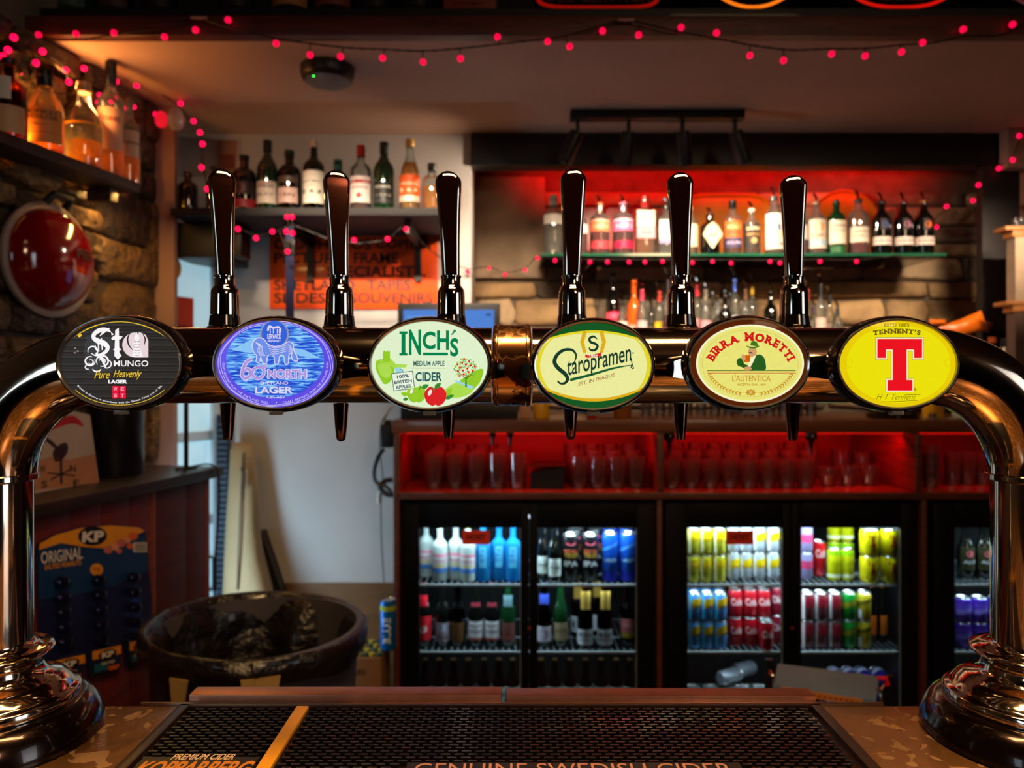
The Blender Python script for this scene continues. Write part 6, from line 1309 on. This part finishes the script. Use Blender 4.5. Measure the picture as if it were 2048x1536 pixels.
# ================================================================== BIN, BAG, CRATE, CABLES, STEP STOOL
bx_, by_, br = X(515, 1.79), 1.79, .245; bz = EYE - .585
bn = thing('waste_bin', 'large round grey waste bin lined with a black bag', 'bin', (bx_, by_, 0))
MB().lathe([(.19, 0), (.2, .01), (.235, bz - .03), (.245, bz - .028), (.245, bz), (.232, bz), (.228, bz - .03), (.195, .03), (.001, .03)], 48, caps=(True, False)).build('tub', mat('grey_plastic', (72, 66, 70), .5, noise=(5, .15)), bn)
R = random.Random(9); ph = [R.uniform(0, 6.3) for _ in range(6)]
def fold(a, k): return sum(math.sin((n_ + 5) * a * (1 + k * .0) + ph[n_]) for n_ in range(6)) / 6
def lring(r, z, am, az=0.): return [((r + am * fold(2 * PI * j / 96, 1)) * math.cos(2 * PI * j / 96), (r + am * fold(2 * PI * j / 96, 1)) * math.sin(2 * PI * j / 96), z + az * fold(2 * PI * j / 96 * 1.0 + 1, 1) + .012 * math.cos(2 * PI * j / 96 - PI)) for j in range(96)]
MB().loft([lring(.252, bz - .05, .008, .02), lring(.257, bz - .035, .006, .006), lring(.258, bz - .02, .004), lring(.256, bz + .006, .003), lring(.248, bz + .011, .003), lring(.238, bz + .004, .004), lring(.218, bz - .06, .030), lring(.200, bz - .2, .055), lring(.165, bz - .4, .07), lring(.12, bz - .55, .03), lring(.02, bz - .58, .0)], 0, (False, True)).build('liner', mat('black_bin_liner', (20, 13, 11), .3, noise=(9, .3), bump=(12, 1.2), coat=.3), bn, sharp=70)
for a, w_ in ((-1.86, .022), (-1.30, .018), (-1.17, .026)):
    c, s_ = math.cos(a), math.sin(a); r_ = .262
    MB().loft([[(r_ * c - w_ * s_ * k, r_ * s_ + w_ * c * k, bz - .028) for k in (-1, 1)] + [((r_ + .004) * c - w_ * s_ * k, (r_ + .004) * s_ + w_ * c * k, bz - .028) for k in (1, -1)], [((r_ + .004) * c - w_ * .5 * s_ * k, (r_ + .004) * s_ + w_ * .5 * c * k, bz - .10) for k in (-1, 1)] + [((r_ + .008) * c - w_ * .5 * s_ * k, (r_ + .008) * s_ + w_ * .5 * c * k, bz - .10) for k in (1, -1)]]).build('tie_flap', paint((150, 120, 70), .5), bn)
# guitar bag: padded, leaning in the corner
gbg = thing('guitar_bag', 'beige padded guitar bag leaning in the corner beside the white wall', 'bag', (0, 0, 0))
secs = [(886, 468, 508, 2.80, .030), (900, 463, 510, 2.79, .042), (960, 461, 513, 2.77, .05), (1050, 455, 516, 2.74, .055), (1120, 452, 525, 2.72, .06), (1180, 449, 541, 2.70, .06), (1290, 440, 575, 2.66, .062), (1400, 425, 600, 2.62, .065), (1500, 430, 590, 2.59, .06), (1560, 450, 575, 2.575, .04)]
rings = []
for v, a, b, Y, th in secs:
    z = Z(v, Y); xc_ = (X(a, Y) + X(b, Y)) / 2; hw = (X(b, Y) - X(a, Y)) / 2
    rings.append([(xc_ + math.copysign(abs(math.cos(2 * PI * j / 24)) ** .7, math.cos(2 * PI * j / 24)) * hw, Y + math.copysign(abs(math.sin(2 * PI * j / 24)) ** .7, math.sin(2 * PI * j / 24)) * th, max(.003, z)) for j in range(24)])
MB().loft(rings[::-1]).build('cover', mat('beige_canvas', (158, 134, 96), .75, noise=(6, .1), bump=(14, .6)), gbg, sharp=60)
zp = [(486, 905, 2.735), (484, 960, 2.712), (480, 1030, 2.68), (477, 1100, 2.655), (474, 1180, 2.635)]
MB().tube([P(u, v, Y) for u, v, Y in zp], .0035, 6).build('zip', paint((96, 76, 50)), gbg)
MB().tube([P(484, 935, 2.71), P(488, 950, 2.70), P(486, 978, 2.69)], .007, 8).build('zip_pull', paint((70, 60, 50), .4, .4), gbg)
MB().box(X(470, 2.78), X(505, 2.78), 2.745, 2.752, Z(925, 2.76), Z(914, 2.76), bev=.002).build('strap', paint((120, 90, 56)), gbg)
dk = thing('dark_case', 'slim dark case leaning behind the beige guitar bag', 'case', (0, 0, 0))
MB().loft([[(X(u, Y), Y + d_, max(.003, Z(v, Y))) for u, d_ in ((a, -.03), (b, -.03), (b, .03), (a, .03))] for v, a, b, Y in ((1062, 513, 528, 2.835), (1120, 528, 548, 2.825), (1180, 543, 568, 2.815), (1400, 606, 640, 2.74), (1580, 600, 650, 2.70))][::-1]).build('case_body', paint((26, 20, 18), .4), dk)
MB().tube([P(515, 1066, 2.800), P(530, 1120, 2.790), P(545, 1180, 2.780)], .004, 6).build('piping', paint((130, 116, 96), .4), dk)
# crate with yellow-green capped bottles, blue can on it
cr = thing('cardboard_crate', 'open cardboard crate of small bottles with yellow-green caps beside the unit', 'crate', (X(735, 2.50), 2.50, 0)); czt = Z(1312, 2.44)
MB().box(-.078, .060, -.08, .10, 0, czt, bev=.003).build('carton', paint((130, 92, 60), .7), cr)
mb = MB(); mb.text('PEARS', -.06, .01, czt - .055, czt - .035, lambda u, v, l: Vector((u, -.0806, v)), 0, 0, .02, yup=True); mb.build('lettering', paint((50, 34, 26)), cr, flat=True)
for i in range(6):
    for j in range(4): MB().lathe([(.0105, 0), (.011, .002), (.010, .010), (.004, .011)], 10, (-.066 + i * .023, -.06 + j * .04, czt + .0003)).build('cap', paint(((170, 160, 50), (60, 84, 60))[(i + j) % 2], .4), cr)
t = thing('blue_can', 'tall blue can with vertical white lettering standing on the crate', 'can', (X(776, 2.47), 2.47, czt + .0115)); r_ = .026; hcan = .165
MB().lathe([(r_ * .8, 0), (r_ * .88, .003), (r_, .012), (r_, hcan - .012), (r_ * .88, hcan - .003)], 24).build('can_body', mat('can_bright_blue', (10, 110, 200), .3, .3), t); MB().lathe([(r_ * .88, hcan - .0028), (r_ * .92, hcan), (r_ * .8, hcan - .003)], 24).build('lid', silver, t)
mb = MB(); fw = wrapf(r_)
V_, Fc_, bb_ = glyphs('BLUE', .03, 0); sc_ = .085 / (bb_[2] - bb_[0]); hs_ = .026 / (bb_[3] - bb_[1])
mb.add([fw(-.013 + (1 - (y_ - bb_[1]) / (bb_[3] - bb_[1])) * .026, .025 + (x_ - bb_[0]) * sc_, 2) for x_, y_ in V_], Fc_, 0)
mb.patch(-r_ * 1.5, r_ * 1.5, hcan - .034, hcan - .018, fw, 1, 1, 10); mb.build('print', [paint((226, 240, 250)), paint((170, 190, 40))], t, flat=True)
# cables and plugs on the unit's side
x0_ = X(787, 2.6)
t = thing('power_adapter', 'black power adapter block fixed on the side of the wooden unit', 'adapter', (x0_ - .021, 2.62, Z(872, 2.6)))
MB().box(-.022, .020, -.03, .03, -.04, .04, bev=.005).build('block', black, t); MB().box(-.010, .008, -.02, .02, .0405, .055, bev=.003).build('plug', black, t)
for i, (pts, r_, c, lab_) in enumerate((([(768, 898), (756, 915), (748, 945), (753, 965), (770, 972), (783, 985)], .007, black, 'thick black cable looping down below the power adapter'), ([(785, 960), (770, 962), (760, 975), (772, 988), (786, 990)], .009, black_rub, 'short black cable coil against the unit side'), ([(772, 830), (762, 850), (760, 900), (766, 960), (762, 1000), (763, 1080), (768, 1165)], .0022, paint((70, 66, 64)), 'thin grey wire running down the white wall'), ([(784, 812), (775, 822), (768, 840), (770, 860)], .006, paint((190, 180, 170)), 'pale cable end above the power adapter'), ([(762, 975), (758, 990), (757, 1006)], .006, paint((220, 216, 208)), 'short white plug hanging in the cable tangle'))):
    o = MB().tube(catm([tuple(P(u, v, 2.6 + .01 * i)) for u, v in pts], 5), r_, 8).build('cable', c); tag(o, lab_, 'cable')
# folding step stool
sy = 1.95
ss = thing('step_stool', 'folding step stool with grey top and wooden front label strip before the can fridge', 'stool', (0, 0, 0))
a0, a1, b0, b1 = P(1556, 1327, 2.05), P(1758, 1352, 2.05), P(1546, 1370, 1.92), P(1752, 1402, 1.92)
top_ = [b0, b1, a1, a0]; MB().loft([[p - Vector((0, 0, .012)) for p in top_], top_]).build('top_pad', mat('grey_blue_pad', (92, 124, 158), .5, noise=(8, .1)), ss, flat=True)
c0, c1 = P(1563, 1374, 1.915), P(1725, 1400, 1.915)
MB().loft([[c0 + Vector((0, 0, -.016)), c1 + Vector((0, 0, -.016)), c1 + Vector((0, .006, -.016)), c0 + Vector((0, .006, -.016))], [c0, c1, c1 + Vector((0, .006, 0)), c0 + Vector((0, .006, 0))]]).build('wood_strip', wood_pine, ss, flat=True)
mb = MB()
for k in range(14):
    p = c0.lerp(c1, .06 + k * .066) + Vector((0, -.0006, -.011)); mb.add([p, p + Vector((.006, 0, -.0004)), p + Vector((.006, 0, .0045)), p + Vector((0, 0, .005))], [(0, 1, 2, 3)])
mb.build('lettering', paint((90, 50, 24)), ss, flat=True)
for (u, v, Y, du) in ((1540, 1352, 1.93, -6), (1765, 1380, 1.93, 8)):
    p = P(u, v, Y); MB().tube(catm([tuple(p + Vector((.012 * (1 if du < 0 else -1), 0, .0))), tuple(p + Vector((0, 0, -.006))), tuple(p + Vector((-.002, -.01, -.05))), (X(u + du, Y), 1.82, .012)], 4), .0065, 10).build('leg', chrome, ss)
    p2 = P(u, v, 2.06); MB().tube([tuple(p2), (p2.x, 2.16, .012)], .0065, 10).build('leg', chrome, ss)
MB().box(X(1530, 2.07), X(1545, 2.07), 2.06, 2.075, Z(1395, 2.07), Z(1318, 2.07)).build('back_post', black, ss); MB().box(X(1768, 2.07), X(1785, 2.07), 2.06, 2.075, Z(1410, 2.07), Z(1350, 2.07)).build('back_post', black, ss)
MB().tube([tuple(P(1756, 1356, 2.0)), tuple(P(1772, 1357, 2.0)), tuple(P(1775, 1370, 2.0))], .006, 8).build('red_clip', mat('red_plastic', (230, 30, 60), .3), ss)

# ================================================================== CEILING FITTINGS
dt = thing('smoke_detector', 'round dark smoke detector with a green light on the ceiling', 'smoke detector', (X(652, 2.24), 2.26, CEIL - .0005))
MB().lathe([(.035, -.046), (.062, -.044), (.074, -.036), (.079, -.022), (.080, 0)], 40).build('housing', mat('brown_black_plastic', (22, 13, 11), .4), dt)
MB().lathe([(.03, -.0475), (.060, -.0455), (.0665, -.041), (.055, -.042), (.03, -.0435)], 40).build('grille_ring', mat('grey_ring', (120, 112, 110), .4), dt)
MB().ball((-.028, -.052, -.043), .0035, m=0).build('indicator_light', lit('green_led', (20, 255, 60), 6), dt)
tr = thing('track_light', 'black ceiling bar with four swivelling spotlights above the bottles', 'track light', (0, 0, 0))
ty = 2.62
MB().box(X(1140, ty), X(1487, ty), ty - .02, ty + .025, CEIL - .0315, CEIL - .0005, bev=.003).build('bar', black, tr)
for i, (px, ax, ay) in enumerate(((1155, .42, -.25), (1257, .05, -.35), (1365, -.18, -.35), (1470, -.42, -.25))):
    x = X(px, ty); zt_ = CEIL - .032
    s_ = MB().box(x - .006, x + .006, ty - .006, ty + .006, zt_ - .045, zt_).build('stem', black, tr)
    Mx = Matrix.Rotation(ax, 4, 'Y') @ Matrix.Rotation(-ay, 4, 'X')
    h_ = MB().lathe([(.022, -.115), (.0265, -.115), (.0265, -.012), (.022, 0)], 24, (x, ty, zt_ - .04), 0, Mx, caps=(False, True)).build('spot_head', black, tr)
    MB().lathe([(.0215, -.108), (.001, -.106)], 20, (x, ty, zt_ - .04), 0, Mx).build('lens', lit('spot_lens', (255, 214, 160), 3), h_)
# bottles and lit signs standing on top of the soffit
LZ = CEIL + .0455
for i, (px, w_, g, lc, lab_) in enumerate(((45, 64, 'dark', (84, 44, 24), 'dark bottle with rusty label at the stone wall end above the fascia'), (145, 70, 'dgreen', (50, 66, 54), 'dark bottle with grey-green label above the fascia'), (232, 62, 'dark', (60, 40, 32), 'dark bottle with brown label, third above the fascia'), (320, 60, 'dark', (26, 16, 14), 'plain dark bottle, fourth above the fascia'), (475, 66, 'dark', (24, 14, 14), 'plain dark bottle near the first garland hook'),
                                          (584, 72, 'dark', (150, 92, 40), 'wide dark bottle with tan label above the smoke detector'), (669, 72, 'dark', (110, 52, 34), 'wide dark bottle with red-brown label above the smoke detector'), (750, 60, 'dark', (20, 14, 14), 'plain dark bottle beyond the tan-labelled pair'), (835, 66, 'dark', (16, 12, 12), 'plain dark bottle beside the orange-brown carton'))):
    Y = 2.205; R_ = w_ / 2 * Y / F * 1.08; bottle('spirit_bottle', lab_, X(px, Y), Y, LZ, .28, R_, kind='whisky', g=g, cap=(20, 14, 12), lab=[(.33, .62, 1.1, lc, [('#', .42, .43, tuple(q // 2 for q in lc))])])
t = thing('spirit_carton', 'orange-brown carton with dark lettering standing above the fascia', 'carton', (X(940, 2.16), 2.20, LZ)); MB().box(-.076, .076, -.04, .04, .0, .26, bev=.002).build('carton', paint((128, 44, 18)), t)
mb = MB(); mb.text('SINGLE MALT', -.05, .04, .093, .104, lambda u, v, l: Vector((u, -.0406, v)), 0, 0, .02, yup=True); mb.build('lettering', paint((60, 20, 12)), t, flat=True)
def sign(name, label, px, Y, w_, h_, e, ringc, strength, txt):
    t = thing(name, label, 'sign', (X(px, Y), Y, CEIL + .0965 + h_ / 2)); n = 56
    def ring(k, y): return [(math.copysign(abs(math.cos(2 * PI * i / n)) ** e, math.cos(2 * PI * i / n)) * (w_ / 2 - k), y, math.copysign(abs(math.sin(2 * PI * i / n)) ** e, math.sin(2 * PI * i / n)) * (h_ / 2 - k)) for i in range(n)]
    MB().loft([ring(0, .02), ring(0, 0), ring(.002, -.002)]).build('board', black_gloss, t)
    MB().loft([ring(.004, -.003), ring(.006, -.006), ring(.011, -.006), ring(.013, -.003)], 0, (False, False)).build('glowing_ring', lit(name + '_glow', ringc, strength), t)
    for s_, u0, u1, v0, v1, c in txt:
        mb = MB(); mb.text(s_, u0, u1, v0, v1, lambda u, v, l: Vector((u, -.0035, v)), 0, 0, .0, yup=True); mb.build('lettering', paint(c), t, flat=True)
sign('oblong_sign', 'black oblong sign with dull red outline standing above the fascia', 1195, 2.105, .36, .16, .35, (190, 16, 8), .5, [('OLD LERWICK', -.15, .15, -.058, -.01, (70, 12, 10))])
sign('round_sign', 'round black sign with glowing gold ring above the fascia', 1505, 2.105, .33, .33, 1, (255, 120, 20), 1.2, [])
sign('oval_sign', 'wide black oval sign with bright red ring and small pale lettering', 1800, 2.105, .36, .30, .75, (230, 20, 10), .8, [('...are you ready?', -.06, .07, -.128, -.114, (120, 80, 70))])
sign('dim_round_sign', 'dim round sign with pinkish ring at the far end above the fascia', 2085, 2.105, .27, .27, 1, (120, 60, 56), .4, [])
area('sign_light', (X(1480, 2.06), 2.07, CEIL + .085), (X(1480, 2.06), 2.06, CEIL + 0.0), (.35, .01), .05, (1, .6, .3))

# ================================================================== FAIRY LIGHTS
bulb_m = lit('pink_bulb', (255, 6, 66), 1.25, .02); bulb_f = lit('pink_bulb_far', (255, 6, 66), 2.4, .02)
wire_m = mat('dark_green_wire', (30, 22, 18), .5); wire_lit = mat('twisted_clear_wire', (130, 90, 50), .4)
bulb_mesh = None
def garland(label, wire, bulbs, r, bm_, wr=.0016, clips=()):
    t = thing('string_lights', label, 'fairy lights', wire[0])
    o0 = Vector(wire[0]); W = [Vector(p) for p in wire]; pts = catm([tuple(p - o0) for p in W], 6)
    # twisted pair
    for k in (0, 1):
        q = [(p[0], p[1] + .001 * math.cos(i * 1.6 + PI * k), p[2] + .0011 * math.sin(i * 1.6 + PI * k)) for i, p in enumerate(pts)]
        MB().tube(q, wr, 5).build('wire', wire_m, t)
    first = None
    for b in bulbs:
        b = Vector(b) - o0; near = min(pts, key=lambda p: (Vector(p) - b).length); near = Vector(near); d_ = (b - near); l_ = d_.length
        if l_ > r * 1.2 and l_ < .2:
            dn = d_.normalized(); MB().tube([near, near + dn * (l_ * .5) + Vector((0, 0, -.002)), b - dn * r * .8], [wr, wr, .0028], 6).build('lead', wire_m, t)
        if first is None: first = MB().ball((0, 0, 0), r, 14, 9).build('bulb', bm_, t); o = first
        else: o = first.copy(); COL.objects.link(o); o.parent = t
        o.location = b
    for c in clips: MB().box(-.022, .022, -.004, .004, -.003, .003, bev=.001).build('clip', paint((190, 140, 130), .4), t, loc=Vector(c) - o0)
    return t
GY = 2.022
def pts_at(L, Y): return [tuple(P(u, v, Y)) for u, v in L]
garland('pink bulb fairy lights draped along the wooden fascia', pts_at([(55, 74), (100, 78), (140, 80), (180, 78), (230, 68), (330, 55), (395, 37), (440, 50), (540, 75), (620, 87), (700, 96), (770, 99), (846, 102), (920, 97), (1000, 88), (1075, 80), (1140, 70), (1200, 52), (1250, 41), (1300, 50), (1360, 64), (1440, 78), (1500, 90), (1580, 100), (1650, 98), (1730, 97), (1800, 90), (1870, 85), (1930, 72), (2000, 70), (2060, 38)], GY),
        pts_at([(77, 70), (152, 68), (228, 66), (329, 74), (391, 60), (456, 40), (552, 87), (620, 110), (681, 113), (765, 116), (846, 124), (921, 117), (995, 74), (1095, 83), (1139, 93), (1205, 62), (1277, 70), (1362, 55), (1433, 66), (1500, 111), (1567, 121), (1663, 108), (1730, 112), (1803, 104), (1845, 85), (1926, 59), (2025, 49)], GY), .0088, bulb_m, clips=pts_at([(398, 36), (1252, 40)], GY))
def wl(u, v, off=.03): return tuple(ray_plane(u, v, LW(2, 1, off), WN))
def onwall(L, off=.03): return [wl(u, v, off) for u, v in L]
garland('pink bulb fairy lights running along the top of the stone wall', onwall([(-20, 60), (28, 80), (75, 95), (131, 132), (180, 140), (232, 160), (290, 172)], .055) + [tuple(P(355, 210, 2.50)), tuple(P(385, 246, 2.56)), tuple(P(402, 268, 2.46)), tuple(P(406, 330, 2.5)), tuple(P(415, 372, 2.6))],
        onwall([(28, 75), (16, 100), (5, 113), (72, 126), (85, 103), (131, 140), (138, 164), (168, 137), (232, 163), (273, 171), (303, 176)], .064) + [tuple(P(u, v, Y)) for u, v, Y in ((361, 207, 2.50), (387, 242, 2.55), (400, 265, 2.46), (405, 288, 2.44), (403, 335, 2.38), (415, 378, 2.38))], .0088, bulb_f)
garland('second tangle of pink fairy lights hanging behind the amber-lit bottles', onwall([(-15, 120), (40, 150), (90, 180), (150, 190), (190, 200), (225, 200), (262, 220), (318, 225)], .06),
        onwall([(40, 145), (178, 182), (199, 190), (222, 204), (235, 194), (268, 214), (248, 216), (310, 228), (322, 238), (196, 205)], .064), .007, bulb_f)
SY2 = 2.48
garland('pink fairy lights strung under the shelf across the orange sign', pts_at([(455, 440), (476, 455), (512, 470), (545, 465), (585, 452), (625, 465), (665, 480), (720, 486), (775, 478), (812, 455)], SY2) + [tuple(P(860, 500, 2.66)), tuple(P(905, 528, 2.78)), tuple(P(940, 538, 2.84))],
        pts_at([(476, 458), (512, 476), (545, 463), (572, 463), (585, 466), (574, 434), (584, 434), (575, 503), (665, 483), (708, 480), (775, 478), (812, 458)], SY2) + [tuple(P(935, 543, 2.84))], .0085, bulb_f)
garland('pink fairy lights hung below the glass shelf', [tuple(P(u, v, Y)) for u, v, Y in ((946, 538, 2.848), (978, 534, 3.1), (1010, 545, 3.13), (1050, 536, 3.1), (1075, 514, 2.84), (1110, 516, 2.84), (1180, 519, 2.84), (1290, 519, 2.84), (1400, 519, 2.84), (1520, 520, 2.84), (1640, 519, 2.84), (1713, 519, 2.84), (1800, 510, 2.84))],
        [tuple(P(u, v, Y)) for u, v, Y in ((978, 536, 3.1), (1010, 549, 3.13), (1050, 540, 3.1), (1075, 516, 2.84), (1110, 521, 2.84), (1180, 524, 2.84), (1215, 524, 2.84), (1258, 524, 2.84), (1290, 524, 2.84), (1325, 523, 2.84), (1385, 525, 2.84), (1425, 523, 2.84), (1462, 526, 2.84), (1540, 523, 2.84), (1560, 526, 2.84), (1640, 523, 2.84), (1713, 523, 2.84))], .0072, bulb_f)
garland('pink fairy lights trailing over the dark post to the boxed beam', [tuple(P(u, v, Y)) for u, v, Y in ((1850, 460, 3.1), (1893, 418, 3.1), (1946, 398, 3.0), (1960, 368, 2.84), (1997, 333, 2.83), (2025, 315, 2.79), (2040, 275, 2.79), (2060, 262, 2.79))],
        [tuple(P(u, v, Y)) for u, v, Y in ((1860, 454, 3.1), (1873, 454, 3.1), (1893, 413, 3.1), (1946, 401, 3.0), (1957, 370, 2.84), (1997, 337, 2.83), (2025, 320, 2.79), (2038, 272, 2.79))], .0085, bulb_f)
t = thing('pink_lamp', 'glowing pink glass lamp with clear shell hanging at the pillar top', 'lamp', P(333, 238, 2.46))
MB().lathe([(.010, -.026), (.017, -.018), (.019, 0), (.015, .018), (.008, .024)], 18, (-.018, 0, 0)).build('glow', lit('pink_lamp_glow', (230, 20, 40), 1.0), t); MB().lathe([(.014, -.034), (.024, -.024), (.027, 0), (.02, .024), (.012, .034)], 18, (.03, 0, 0)).build('shell', glass('frosted_shell', (230, 220, 216), .2, 2, scat=.4), t)
# ---- customer-side lamps (outside the frame); the low strip is added to brighten the alcove
for i, (x, y, z, w_) in enumerate(((.15, .42, 2.76, .9), (1.4, -1.8, 2.71, .5), (.55, 1.75, 2.37, 2.7))):
    t = thing('ceiling_lamp', ('long batten lamp above the beer font', 'square lamp over the customer floor', 'added unseen strip lamp brightening the alcove and orange sign')[i], 'lamp', (x, y, 2.999)); MB().box(-w_ / 2, w_ / 2, -.03, .03, z - 2.999 + .012, z - 2.999 + .03, bev=.004).build('casing', black, t)
    for s_ in (-1, 1): MB().box(s_ * w_ * .4 - .004, s_ * w_ * .4 + .004, -.004, .004, z - 2.999 + .03, 0).build('rod', black, t)
